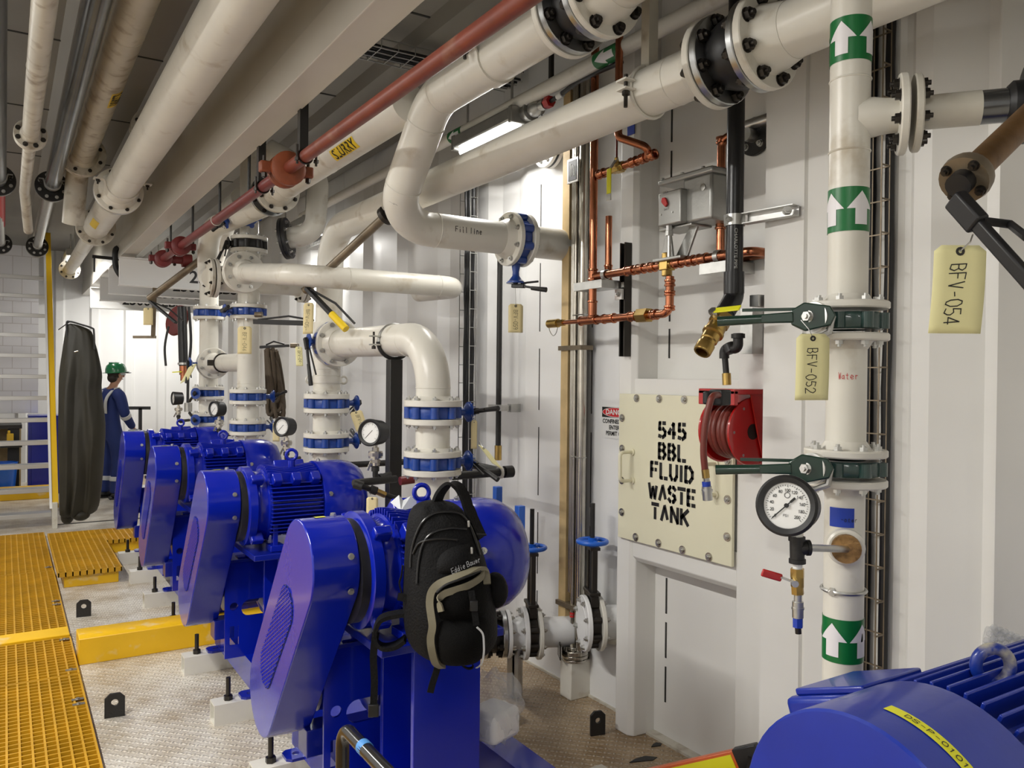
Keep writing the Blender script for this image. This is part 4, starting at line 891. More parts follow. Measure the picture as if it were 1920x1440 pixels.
    m = MB(); m.lathe([(0, .9), (.03, .9), (.03, 1.0), (.1, 1.0), (.1, 1.06), (.075, 1.08), (.075, 1.18), (.14, 1.21), (.14, 1.25), (0, 1.25)], (0, 2.99, .525), (1, 0, 0), 28); m.build('bearing_housing', 'blue_dk', t)
    b = MB(); b.tube(fillet([(1.42, 2.99, .6), (1.72, 3.15, .62), (1.755, 3.45, .60), (1.755, 3.506, .62)], .12, 8), .075, 20); b.build('discharge_nozzle', 'blue_dk', cas)
    # base frame: front plate with openings, top ledge, channels on feet
    plate('bearing_bracket', 'blue', t, [(.96, .235), (1.36, .235), (1.36, .735), (.96, .735)], [circ(1.005, .50, .021), stad((1.085, .485), (1.21, .485), .042), [(.985, .3), (1.03, .3), (1.03, .40), (.985, .40)]], (0, 2.76, 0), (1, 0, 0), (0, 0, 1), .012)
    b = MB(); b.span((.93, 2.72, .735), (1.42, 2.90, .749)); led = b.build('adjuster_ledge', 'blue_dk', t)
    b = MB(); b.span((1.02, 2.74, .749), (1.14, 2.80, .757)); b.cyl((1.09, 2.77, .757), (1.09, 2.77, .768), .028, seg=18); b.hexp((1.09, 2.77, .768), (1.09, 2.77, .776), .012); b.build('adjusting_screw', 'blue', led)
    for x in (1.06, 1.62):
        b = MB(); b.prism([(0, 0), (.13, 0), (.13, .012), (.012, .012), (.012, .128), (.13, .128), (.13, .14), (0, .14)], (x, 3.45, .10), (1, 0, 0), (0, 0, 1), 1.20); b.build('base_channel', 'blue', t, smooth=0)
    b = MB(); b.span((1.08, 2.30, .10), (1.62, 2.42, .11)); b.span((1.08, 2.30, .228), (1.62, 2.42, .24)); b.span((1.08, 2.355, .11), (1.62, 2.365, .228)); b.build('cross_member', 'blue', t, smooth=0)
    b = MB(); b.span((1.06, 3.30, .10), (1.75, 3.44, .24)); b.build('cross_member', 'blue', t, smooth=0)
    for y in (2.56, 3.33):
        plate('base_lug', 'blue_dk', t, [(-.09, -.05), (.06, -.05), (.06, .05), (-.09, .05), (-.11, .03), (-.11, -.03)], [circ(-.06, 0, .016)], (1.10, y, .106), (1, 0, 0), (0, 1, 0), .012)
    b = MB(); b.box((.98, 2.90, .36), (.10, .10, .10)); b.build('guard_bracket', 'blue_dk', t, bevel=.003)
    return t
PUMP_DY = [0, 1.52, 3.05, 4.60]
pl = ['nearest blue belt-driven pump set, the one with the backpack on it', 'blue belt-driven pump set directly behind the nearest one, before the yellow kerb', 'third blue belt-driven pump set, just beyond the yellow kerb', 'farthest blue belt-driven pump set, beside the worker']
pump0 = make_pump(pl[0]); pump0['group'] = 'blue pump sets in a row'
PUMPS = [pump0]
for i in (1, 2, 3): PUMPS.append(dup(pump0, pump0.location+V((0, PUMP_DY[i], 0)), label=pl[i]))
# white tube runners with jacking studs under the pump bases
def runner(y, label, x0=.86, x1=2.1):
    t = thing('base_runner', label, 'base tube', (x0, y, 0), 'white tubes under the pumps')
    s = .05; o = [(-s, 0), (s, 0), (s, 2*s), (-s, 2*s)]; i = [(-s+.008, .008), (s-.008, .008), (s-.008, 2*s-.008), (-s+.008, 2*s-.008)]
    plate('tube', 'cream', t, o, [i], (x0+(x1-x0)/2, y, 0), (0, 1, 0), (0, 0, 1), x1-x0)
    b = MB(); b.cyl((x0+.075, y, .1), (x0+.075, y, .21), .0115, seg=12); st = b.build('jacking_stud', 'bolt', t)
    b = MB(); b.hexp((x0+.075, y, .1), (x0+.075, y, .122), .022); b.build('nut', 'bolt', st)
    return t
ys = [2.56, 3.33]; words = ['nearest', 'second', 'third', 'farthest']
for i, dy in enumerate(PUMP_DY):
    for k, y in enumerate(ys):
        runner(y+dy, 'white tube runner under the %s of the %s pump' % (('motor side', 'belt side')[k], words[i]))
# ================================================================ on and by the right wall
GK = .78
GX, GY, gr = 2.113*GK, 1.495*GK, .057*GK
gz = lambda y: pY(1587, y, GY).z
t = thing('green_banded_riser', 'tall cream riser with green arrow bands at the right, above the nearest motor', 'pipe', (GX, GY, .3))
zf = [gz(y) for y in (574, 633, 848, 903)]
b = MB(); b.cyl((GX, GY, zf[0]), (GX, GY, ZC-.03), gr, seg=36); b.build('upper_pipe', 'cream', t)
b = MB(); b.cyl((GX, GY, zf[1]), (GX, GY, zf[2]), gr, seg=36); b.build('middle_pipe', 'cream', t)
b = MB(); b.cyl((GX, GY, .02), (GX, GY, zf[3]), gr, seg=36); b.build('lower_pipe', 'cream', t)
fth = .022*GK
for z, d in ((zf[0]-.011*GK, 1), (zf[1]+.011*GK, -1), (zf[2]-.011*GK, 1), (zf[3]+.011*GK, -1)):
    flange(t, (GX, GY, z), (0, 0, d), .117*GK, fth, gr, 8, 'cream', 'zinc', hub=.018, br=.008)
for y in (80, 397): arrow_band(t, (GX, GY, gz(y)), (0, 0, 1), gr, .128*GK, (-.45, -.9, 0), 4, .62 if y < 100 else .15)
arrow_band(t, (GX, GY, gz(1192)), (0, 0, 1), gr, .128*GK, (-.45, -.9, 0), 4, .55)
rings(t, [((GX, GY, gz(y)), (0, 0, 1)) for y in (150, 285)], gr)
ax = V((.62, -.785, .0)).normalized(); zt_ = gz(222); tc = V((GX, GY, zt_))
b = MB(); b.lathe([(gr, .015), (gr, .05), (gr*.93, .065), (gr*.88, .085), (gr*.88, .105)], tc, ax, 32); b.build('tee_branch', 'cream', t)
flange(t, tc+ax*.118, -ax, .090, .018, gr*.88, 8, 'cream', 'bolt', br=.010)
# marks on the riser
nrm = V((-.57, -.82, 0)).normalized(); uu = V((-nrm.y, nrm.x, 0))*1; uu = V((.82, -.57, 0))
fo = onpipe((GX, GY, 1), (0, 0, 1), gr+.001)
b = MB(); strokes(b, 'Water', V((GX, GY, gz(711)))+nrm*gr-uu*.040, uu, (0, 0, 1), .015, .008, .0027, .0013, fold=fo, jit=.05); b.build('handwriting', 'inkred', t)
b = MB(); wrap(b, (GX, GY, gz(965)), (0, 0, 1), gr+.0012, -1.1, .12, -.022, .022, (-.57, -.82, 0)); tp = b.build('blue_tape', 'bluetape', t)
b = MB(); strokes(b, 'water', V((GX, GY, gz(972)))+nrm*gr-uu*.025, uu, (0, 0, 1), .010, .0055, .0024, .001, fold=onpipe((GX, GY, 1), (0, 0, 1), gr+.0022), jit=.08); b.build('handwriting', 'ink', tp)
b = MB(); p = pY(1620, 700, GY); b.torus((GX, GY, gz(1103)), (0, 0, 1), gr+.004, .004, 28, 6); cl = b.build('pipe_clamp', 'zinc', t)
b = MB(); b.bolt(V((GX, GY, gz(1103)))+V((-.85, .0, 0))*gr, (-.8, -.3, 0), .009, .012); b.build('bolt', 'zinc', cl)
s1 = V((-.93, -.05, .03))
def green_valve(z0, z1, label, hd):
    g = GK*.92; c = V((GX, GY, (z0+z1)/2)); th = abs(z0-z1)-fth
    t = bfv(label, c, (0, 0, 1), s1, gr, .117*GK, th, m='green', neck=.03, disc=.024, handle=None)
    q = c+V(s1)*.175*GK
    a = V(s1).normalized(); h = V(hd).normalized()
    b = MB(); b.cyl(q-a*.010, q+a*.004, .048*g, seg=28); b.build('gear_plate', 'zinc', t)
    b = MB()
    for k in range(12):
        an = PI*.95+1.3*k/12; hv = a.cross(h); b.box(q+(h*-1*math.cos(an)+hv*math.sin(an))*.05*g, (.009, .009, .009))
    b.build('gear_teeth', 'zinc', t)
    b = MB(); hv = a.cross(h).normalized(); o = q+a*.010
    sc = lambda P: [(x*g, y*g) for x, y in P]
    b.prism(sc([(-.055, -.03), (.02, -.045), (.06, -.022), (.06, .022), (.02, .045), (-.055, .03), (-.07, 0)]), o, h, hv, .012); b.prism(sc([(.05, -.017), (.20, -.0125), (.20, .0125), (.05, .017)]), o+a*.002, h, hv, .013)
    b.build('lever_arm', 'hgreen', t, bevel=.003)
    b = MB(); b.cyl(o+h*.14*g+a*.008, o+h*.275*g+a*.008, .0145*g, .016*g, seg=16); b.build('lever_grip', 'hgreen', t)
    b = MB(); b.bar(o+h*.03*g-hv*.025*g+a*.006, o+h*.20*g-hv*.032*g+a*.006, .007, .007); b.build('trigger', 'hgreen', t)
    b = MB(); b.bolt(o+a*.012, a, .010, .010, .004); b.build('pivot_bolt', 'zinc', t)
    b = MB(); b.tube([o-h*.062*g, o-h*.05*g+hv*.05*g, o-h*.01*g+hv*.066*g, o+h*.03*g+hv*.058*g], .007, 8); b.build('latch', 'zinc', t)
    return t, q
gv1, q1 = green_valve(zf[0]-.011*GK, zf[1]+.011*GK, 'dark green butterfly valve, upper of two on the riser, with a long lever', (-.62, .78, -.04))
gv2, q2 = green_valve(zf[2]-.011*GK, zf[3]+.011*GK, 'dark green butterfly valve, lower of two on the riser, above the gauge', (-.62, .78, -.06))
paper_tag('pale yellow tag lettered BFV-052 hanging from the upper green valve lever', pD(1524, 626, 1.70), (.846, -.532, .012), (.02, 0, 1), .070, .140, 'BFV-052', m='tag2', seed=5, curl=.004, ts=.0205)
paper_tag('larger pale yellow tag lettered BFV-054 hanging at the right', pD(1800, 460, 1.22), (.846, -.532, 0), (.055, -.03, 1), .079, .134, 'BFV-054', m='tag2', seed=8, curl=.006, ts=.0235, wire=pD(1824, 440, 1.22))
# worn blank flange pipe to the right of the tee, black valve and rusty stem with lever
t = thing('worn_pipe', 'scuffed cream flanged pipe with a grey end, right of the riser tee', 'pipe', tc+ax*.2)
flange(t, tc+ax*.130, ax, .086, .016, gr*.82, 8, 'cream_dark', 'bolt', br=.010)
b = MB(); b.cyl(tc+ax*.142, tc+ax*.265, gr*.84, seg=28); b.build('pipe', 'cream_dark', t); b = MB(); b.cyl(tc+ax*.265, tc+ax*.325, gr*.82, seg=28); b.build('bare_end', 'smoke', t)
e = tc+ax*.325
t = thing('black_valve', 'black valve at the right edge with a long rusty stem and black lever', 'valve', e)
b = MB(); b.lathe([(0, -.01), (.04, -.01), (.05, 0), (.05, .02), (.085, .025), (.085, .06), (.05, .065), (0, .065)], e, ax, 24); b.build('valve_body', 'black', t)
s0, s1_ = pD(1960, 190, 1.55), pD(1812, 333, 1.38); sd = (s1_-s0).normalized()
b = MB(); b.cyl(s0, s1_, .025, seg=20); b.build('stem_tube', mat('rusty_brown_steel', (.16, .085, .03), .5, metal=.4, var=.4, vscale=18, bump=.15), t)
b = MB(); b.lathe([(0, -.012), (.041, -.012), (.043, 0), (.041, .012), (0, .012)], s1_, sd, 24); fp = b.build('stem_flange', 'stemtube', t)
u, v, a = basis(sd)
for k in range(4):
    an = PI/4+k*PI/2; b = MB(); b.bolt(s1_+(u*math.cos(an)+v*math.sin(an))*.032+sd*.012, sd, .007, .007); b.build('bolt', 'bolt', fp)
l0, l1 = pD(1790, 372, 1.35), pD(1945, 545, 1.24); ld = (l1-l0).normalized()
b = MB(); b.bar(l0, l0+ld*.065, .036, .024, sd); b.bar(l0+ld*.05, l1, .024, .016, sd); b.build('lever', 'black', t, bevel=.004)
b = MB(); b.cyl(s1_, s1_+sd*.035, .021, seg=16); b.build('stem_nut', 'black', t)
b = MB(); g0 = l0+ld*.075+V((0, 0, .014)); b.tube([g0, g0+V((.846, -.532, -.12))*.045, pD(1925, 445, 1.24)], .007, 8); b.build('trigger', 'black', t)
# pressure gauge on the riser
t = thing('pressure_gauge', 'black pressure gauge with a large white dial on the riser, with sample valve below', 'gauge', pD(1492, 945, 2.1*GK))
gc = pD(1478, 948, 2.10*GK); gn = V((-.30, -.93, .03)).normalized()
gn = (-(ray(1478, 948).normalized()) + V((-.30, .13, .02))).normalized()
R0 = .0755*GK
b = MB(); b.lathe([(0, -.065), (R0*.66, -.065), (R0*.87, -.06), (R0*.94, -.025), (R0*.97, .0), (R0+.003, .010), (R0+.003, .016), (R0-.002, .020), (R0-.012, .017), (R0-.013, .010), (0, .010)], gc, gn, 48); b.build('gauge_case', 'black', t, smooth=45)
b = MB(); b.lathe([(R0-.0125, 0), (0, 0.0005)], gc+gn*.0115, gn, 40); dl = b.build('dial', 'dial', t)
gu = V((0, 0, 1)).cross(gn).normalized(); gv = gn.cross(gu); O_ = gc+gn*.0125
b = MB(); rr = R0-.0125
def dp(an, r): return O_+(gu*math.sin(an)+gv*math.cos(an))*r
for k in range(41):
    an = math.radians(-135+270*k/40); b.bar(dp(an, rr*.90), dp(an, rr*(.80 if k % 4 == 0 else .85)), .0009, .0006, gn)
for k in range(11):
    an = math.radians(-135+270*k/10); s = str(k*20); hh = .0056; wch = .0030; wd = len(s)*(wch+.001)-.001
    strokes(b, s, dp(an, rr*.66)-gu*wd/2-gv*hh/2, gu, gv, hh, wch, .001, .0009, .0002)
strokes(b, 'PSI', dp(PI, rr*.48)-gu*.006, gu, gv, .0045, .003, .001, .0006, .0002)
b.torus(dp(0, rr*.45), gn, .0055, .0006, 16, 4); b.build('dial_scale', 'ink', dl, smooth=0)
b = MB(); an = math.radians(-135); b.bar(dp(an+PI, rr*.34)+gn*.002, dp(an, rr*.82)+gn*.002, .0022, .0008, gn); b.cyl(O_, O_+gn*.004, .0045, seg=14); b.bar(dp(an+PI, rr*.5)+gn*.002, dp(an+PI, rr*.22)+gn*.002, .0045, .0009, gn); b.build('needle', 'ink', dl, smooth=0)
G = lambda x, y: pD(x, y, 2.105*GK)
b = MB(); b.cyl(G(1494, 1006), G(1495, 990), 0.00780, seg=14); b.hexp(G(1495, 1006), G(1494, 996), 0.01287); b.build('gauge_neck', 'zinc', t)
b = MB(); b.cyl(G(1495, 1056), G(1494, 1007), 0.01443, seg=18); b.cyl(G(1495, 1056), G(1495, 1048), 0.01677, seg=18); b.cyl(G(1494, 1014), G(1494, 1006), 0.01677, seg=18); b.cyl(G(1495, 1030), G(1516, 1027), 0.01365, seg=16); b.cyl(G(1512, 1027), G(1518, 1027), 0.01638, seg=16); b.build('iron_tee', 'blackmetal', t)
rc = V((GX, GY, gz(1016))); cn = (G(1560, 1018)-rc); cn.z = 0; cn.normalize()
hc = pD(1548, 1018, 2.27); cn = (pD(1548, 1018, 2.27)-V((GX, GY, gz(1018)))); cn = V((-.78, -.62, 0)).normalized()
b = MB(); c0 = V((GX, GY, gz(1016))); b.lathe([(0, .02), (.041, .02), (.041, .066), (.036, .070), (.0, .070)], c0, cn, 28); b.build('branch_fitting', 'cream', t)
b = MB(); b.lathe([(0, .07), (.032, .07), (.032, .083), (.0, .084)], c0, cn, 24); b.build('brass_bushing', mat('weathered_brass', (.28, .16, .06), .5, metal=.6, var=.5, vscale=40, bump=.3, bscale=60), t)
b = MB(); b.cyl(G(1514, 1027), c0+cn*.082, 0.00780, seg=14); b.build('nipple', 'zinc', t)
b = MB(); b.cyl(G(1495, 1068), G(1495, 1054), 0.00936, seg=14); b.build('white_thread_tape', 'paper', t)
b = MB(); b.hexp(G(1495, 1082), G(1495, 1066), 0.01443); b.cyl(G(1495, 1100), G(1495, 1080), 0.01287, seg=16); b.hexp(G(1496, 1114), G(1495, 1098), 0.01287); b.build('ball_valve', 'brass', t)
b = MB(); b.bar(G(1482, 1090)-V((.0, .01, 0)), G(1464, 1082), 0.01014, 0.00312); b.build('lever_shank', 'zinc', t); b = MB(); b.bar(G(1466, 1084), G(1428, 1073), .007, .016); b.build('red_lever', 'red', t, bevel=.003)
b = MB(); b.cyl(G(1482, 1090)-V((.01, .02, 0)), G(1488, 1090), 0.00702, seg=12); b.build('lever_nut', 'zinc', t)
b = MB(); b.cyl(G(1496, 1130), G(1496, 1112), 0.00780, seg=14); b.cyl(G(1496, 1158), G(1496, 1128), 0.01131, seg=16); b.cyl(G(1496, 1142), G(1496, 1138), 0.01287, seg=16); b.build('quick_coupler', 'zinc', t)
b = MB(); b.hexp(G(1496, 1176), G(1496, 1157), 0.01053); b.build('coupler_sleeve', 'bluetape', t); b = MB(); b.cyl(G(1497, 1188), G(1496, 1175), 0.00624, seg=12); b.build('plug', 'bolt', t)
# ---------------------------------------------------------------- hatch with stencilled lettering
t = thing('access_hatch', 'cream bolted hatch plate stencilled 545 BBL FLUID WASTE TANK', 'hatch', (2.497, 2.63, .94))
b = MB(); b.span((2.488, 2.274, .941), (2.504, 2.988, 1.628)); b.build('hatch_plate', 'panel', t, bevel=.002)
H = lambda x, y: pX(1000+x/2.88, 650+y/2.88, 2.487)
HB = [(558, 278), (680, 282), (815, 286), (945, 291), (480, 385), (480, 550), (478, 722), (478, 893), (553, 1028), (676, 1060), (805, 1097), (948, 1135), (1053, 826), (1050, 1028), (1058, 620), (1060, 420)]
for x, y in HB:
    p = H(x, y); p.y = min(max(p.y, 2.298), 2.966); b = MB(); b.cyl(p+V((.002, 0, 0)), p-V((.003, 0, 0)), .018, seg=20); w = b.build('washer', 'steel', t); b = MB(); b.hexp(p, p-V((.010, 0, 0)), .0115); b.cyl(p, p-V((.014, 0, 0)), .006, seg=10); b.build('hatch_bolt', 'zinc', w)
def stencil(b, text, cy, cz, h, w, gap, th):
    tot = sum(w*(.25 if c == 'I' else 1.25 if c == 'W' else 1) for c in text)+gap*(len(text)-1); y = cy+tot/2
    for c in text:
        cw = w*(.25 if c == 'I' else 1.25 if c == 'W' else 1)
        for ln in GL[c]:
            for (ax_, ay), (bx, by) in zip(ln, ln[1:]):
                A = V((ax_*cw, ay*(h-th)+th/2)); B = V((bx*cw, by*(h-th)+th/2)); d = B-A; L = d.length; d.normalize(); nn = V((-d.y, d.x))*th/2; n = max(2, int(L/.002))
                flat = abs(d.x) > abs(d.y)*.55 and c not in 'TWAVNK'
                e0, e1 = -th*.3, L+th*.3; segs = []
                if flat and cw > .02:
                    cuts = [s for s in range(n+1) if abs((A+d*(L*s/n)).x/cw-.46) < .10]
                    if cuts and len(cuts) <= n: segs = [(e0, L*cuts[0]/n), (L*cuts[-1]/n, e1)]
                if not segs: segs = [(e0, e1)]
                if c == 'T' and abs(d.y) > .5: segs = [(th*.75, e1)] if A.y > B.y else [(e0, L-th*.75)]
                if c == 'A' and abs(d.x) > .9: segs = []
                if c in 'AW' and abs(d.y) > .5: segs = [(e0, L*.93), ]
                for s0, s1 in segs:
                    if s1-s0 < .003: continue
                    q = [A+d*s0+nn, A+d*s0-nn, A+d*s1-nn, A+d*s1+nn]
                    b.face([b.bm.verts.new((2.4868, y-p.x, cz-h/2+p.y)) for p in q])
        y -= cw+gap
b = MB()
for txt, x, y in (('545', 748, 455), ('BBL', 748, 570), ('FLUID', 744, 678), ('WASTE', 744, 798), ('TANK', 735, 905)):
    p = H(x, y); stencil(b, txt, p.y, p.z, .080, .040, .022 if txt != 'WASTE' else .019, .017)
b.build('stencil_lettering', 'ink', t, smooth=0)
for xe in ((535, 458), (985, 908)):
    pa, pb = H(xe[0], 568 if xe[0] < 600 else 632), H(xe[0], 722 if xe[0] < 600 else 800); o = V((-.075, 0, 0))
    b = MB(); b.tube(fillet([pa, pa+o, pb+o, pb], .02, 6), .0085, 10); hd = b.build('pull_handle', 'panel', t)
    for p in (pa, pb): b = MB(); b.cyl(p, p-V((.006, 0, 0)), .017, seg=16); b.build('handle_foot', 'panel', hd)
# danger sign
p = pX(1129, 761, 2.648); t = thing('danger_sign', 'white confined space DANGER sign half hidden behind the hatch frame', 'sign', (2.647, p.y, p.z))
b = MB(); b.span((2.6455, p.y-.25, p.z-.165), (2.6485, p.y, p.z)); b.build('sign_plate', 'paper', t)
b = MB(); b.span((2.6445, p.y-.245, p.z-.057), (2.646, p.y-.005, p.z-.004)); b.build('header_panel', 'ink', t)
b = MB(); oc = V((2.6440, p.y-.125, p.z-.03)); b.prism([(.112*math.cos(k*PI/16), .023*math.sin(k*PI/16)) for k in range(32)], oc, (0, -1, 0), (0, 0, 1), .001); ov = b.build('red_oval', 'signred', t, smooth=0)
b = MB(); b.tube([oc+V((-.001, -.114*math.cos(k*PI/16), .024*math.sin(k*PI/16))) for k in range(32)], .0013, 5, closed=True); b.build('oval_rim', 'paper', ov)
b = MB(); print_text(b, 'DANGER', oc-V((.0018, 0, 0)), (0, -1, 0), (0, 0, 1), .027, bold=.001, sx=1.15); b.build('header_lettering', 'paper', ov, smooth=0)
b = MB()
for k, s in enumerate(('CONFINED SPACE', 'ENTER BY', 'PERMIT ONLY')): print_text(b, s, (2.6450, p.y-.125, p.z-.078-.031*k), (0, -1, 0), (0, 0, 1), .022, bold=.0008, sx=.92)
b.build('sign_lettering', 'ink', t, smooth=0)
# ---------------------------------------------------------------- black plastic drain pipe with cam-lock valve
AX, AY, ar = 2.265, 2.075, .0315
Az = lambda y: pY(1393, y, AY).z
t = thing('black_drain_pipe', 'black plastic drop pipe with brass hose valve at its bent lower end', 'pipe', (AX, AY, 2))
pe = pY(1385, 560, AY-.02); 
b = MB(); b.cyl((AX, AY, Az(515)), (AX, AY, ZC-.35), ar, seg=28); b.build('pipe', 'abs', t)
lo = V((AX, AY, Az(545))); d2 = (pD(1316, 660, 2.86)-(lo-V((0, 0, .03)))).normalized()
b = MB(); b.cyl((AX, AY, Az(552)), (AX, AY, Az(512)), ar*1.18, seg=28); b.tube(fillet([(AX, AY, Az(540)), lo-V((0, 0, .03)), lo-V((0, 0, .03))+d2*.075], .05, 8), ar*1.14, 24); b.build('elbow', 'abs', t)
q = lo-V((0, 0, .03))+d2*.06; b = MB(); b.cyl(q, q+d2*.035, ar*1.05, seg=24); b.build('nipple', 'black', t)
q = q+d2*.03; b = MB(); b.hexp(q, q+d2*.045, ar*1.25); b.lathe([(ar*.9, .04), (ar*1.1, .05), (ar*1.1, .075), (ar*1.25, .08), (ar*1.25, .09), (ar*.9, .095)], q, d2, 24); b.build('brass_valve', 'brass', t)
b = MB(); u, v, a = basis(d2); sv = V((-.75, -.1, .55)); sv = (sv-d2*sv.dot(d2)).normalized(); b.cyl(q+d2*.03, q+d2*.03+sv*.062, .011, seg=12); b.hexp(q+d2*.03+sv*.05, q+d2*.03+sv*.062, .016); b.build('valve_stem', 'zinc', t)
b = MB(); h0 = q+d2*.03+sv*.058; h1 = pD(1388, 577, 2.80); b.bar(h0, h1, .024, .005, sv); b.build('yellow_lever', 'label_b', t, bevel=.002)
q2_ = q+d2*.09; b = MB(); b.lathe([(ar*.85, 0), (ar*1.0, .004), (ar*1.0, .03), (ar*.86, .034), (ar*.86, .046), (ar*1.03, .05), (ar*1.03, .082), (ar*.95, .088), (ar*.72, .088), (ar*.70, .04), (0, .04)], q2_, d2, 28); b.build('camlock_adapter', 'brass', t)
b = MB(); print_text(b, 'CHARLOTTE PIPE', V((AX, AY, Az(470)))+V((-.62, -.78, 0))*ar, (0, 0, -1), (.78, -.62, 0), .011, fold=onpipe((AX, AY, 2), (0, 0, 1), ar+.001), sx=1.25); b.build('pipe_lettering', 'zinc', t, smooth=0)
z0 = Az(416); b = MB(); b.lathe([(ar+.001, -.02), (ar+.006, -.02), (ar+.006, .02), (ar+.001, .02)], (AX, AY, z0), (0, 0, 1), 28); cl = b.build('pipe_clamp', 'zinc', t)
b = MB(); b.bar((AX-.045, AY+.01, z0), (AX-.02, AY-.01, z0), .01, .034); b.bolt((AX-.038, AY-.005, z0), (-.5, -.85, 0), .009, .01); b.build('clamp_ear', 'zinc', cl)
e1 = (2.315, AY-.245, z0+.008); b = MB(); b.bar((AX+.015, AY-.03, z0-.016), (2.302, AY-.24, z0-.016), .04, .003); b.bar((AX+.03, AY-.035, z0+.002), (2.320, AY-.24, z0+.002), .003, .036); b.bar((AX+.015, AY-.03, z0+.020), (2.302, AY-.24, z0+.020), .04, .003); st = b.build('wall_strut', 'zinc', t)
b = MB(); b.bolt((2.288, AY-.215, z0+.002), (-.7, -.7, 0), .012, .016); b.build('bolt', 'zinc', st)
b = MB(); zb_ = pX(1410, 570, 2.4).z; b.span((2.31, 2.00, zb_-.02), (2.50, 2.04, zb_+.022)); b.build('lower_bracket', 'zinc', t)
# iron feed pipe to the hose reel
t = thing('reel_feed_pipe', 'small black iron elbow and nipple feeding the red hose reel', 'pipe', (2.38, 2.2, 1.9))
RX, RY = 2.372, 2.155
F_ = lambda x, y: pX(x, y, 2.36)
b = MB(); b.tube(fillet([F_(1384, 625), F_(1384, 655), F_(1358, 652), F_(1358, 672)], .018, 6), .019, 14); b.cyl(F_(1384, 634), F_(1384, 626), .026, seg=16); b.cyl(F_(1366, 646), F_(1372, 660), .024, seg=16); b.build('elbow', 'blackmetal', t)
b = MB(); b.cyl(F_(1362, 704), F_(1359, 668), .012, seg=14); b.build('nipple', 'blackmetal', t); b = MB(); b.cyl(F_(1363, 722), F_(1362, 700), .017, seg=14); b.build('brass_swivel', 'brass', t)
b = MB(); b.span((2.44, 2.14, F_(1384, 662).z), (2.50, 2.20, F_(1384, 575).z)); b.build('strut_channel', 'zinc', t)
# ---------------------------------------------------------------- red hose reel
t = thing('hose_reel', 'red hose reel with dark red hose on the frame beside the hatch', 'hose reel', (RX, RY, 1.35))
rz = 1.505
for y, nm in ((2.215, 'reel_flange'), (2.085, 'reel_flange')):
    s = 1 if y > RY else -1
    b = MB(); b.lathe([(0, 0), (.045, .012), (.06, .002), (.105, .008), (.122, .0), (.127, .004), (.127, .012), (.115, .014), (.06, .014), (0, .014)], (RX, y, rz), (0, s, 0), 40); f = b.build(nm, 'red', t, smooth=50)
    for k in range(6):
        an = 2*PI*k/6; b = MB(); p = V((RX+math.cos(an)*.10, y+s*.008, rz+math.sin(an)*.10)); b.bolt(p, (0, s, 0), .0055, .006, 0); b.build('screw', 'zinc', f)
for k in range(5):
    b = MB(); b.torus((RX, 2.103+.024*k, rz), (0, 1, 0), .093+.004*(k % 2), .0128, 36, 10); b.build('hose_turn', 'hose', t)
b = MB(); b.cyl((RX, 2.07, rz), (RX, 2.23, rz), .03, seg=16); b.build('axle', 'bolt', t)
b = MB(); b.span((RX-.13, 2.045, 1.645), (RX+.10, 2.225, 1.665)); b.span((RX+.085, 2.045, 1.35), (RX+.105, 2.225, 1.665)); b.span((RX-.13, 2.045, 1.605), (RX-.11, 2.225, 1.66)); b.prism([(RX-.03, 1.66), (RX+.1, 1.66), (RX+.1, 1.36), (RX+.06, 1.36), (RX+.02, 1.48)], (0, 2.068, 0), (1, 0, 0), (0, 0, 1), .008); b.build('mount_frame', 'red', t, smooth=0, bevel=.003)
gp = pD(1350, 745, 2.80); b = MB(); b.box(gp, (.05, .06, .055)); b.cyl(gp+V((-.04, .02, .02)), gp+V((-.04, .02, -.025)), .016, seg=14); b.build('hose_guide', 'black', t, bevel=.006)
HP = [gp+V((.02, 0, .005)), pD(1338, 742, 2.74), pD(1330, 760, 2.73), pD(1322, 800, 2.73), pD(1319, 845, 2.73), pD(1322, 882, 2.73)]
def smooth(P, n=6):
    out = []
    for i in range(len(P)-1):
        p0, p1, p2, p3 = P[max(i-1, 0)], P[i], P[i+1], P[min(i+2, len(P)-1)]
        for k in range(n):
            s = k/n; out.append(.5*((2*p1)+(p2-p0)*s+(2*p0-5*p1+4*p2-p3)*s*s+(3*p1-p0-3*p2+p3)*s**3))
    return out+[P[-1]]
b = MB(); b.tube(smooth(HP), .0115, 12); b.build('hose_end', 'hose', t)
b = MB(); b.cyl(pD(1322, 880, 2.73), pD(1324, 896, 2.73), .013, seg=14); b.build('brass_ferrule', 'brass', t)
b = MB(); b.cyl(pD(1324, 896, 2.73), pD(1326, 905, 2.73), .010, seg=14); b.cyl(pD(1325, 912, 2.73), pD(1327, 938, 2.73), .0165, seg=16); b.cyl(pD(1326, 917, 2.73), pD(1326, 921, 2.73), .019, seg=16); b.build('hose_coupler', 'zinc', t)
b = MB(); b.cyl(pD(1324, 903, 2.73), pD(1325, 913, 2.73), .0145, seg=14); b.build('blue_sleeve', 'bluetape', t)
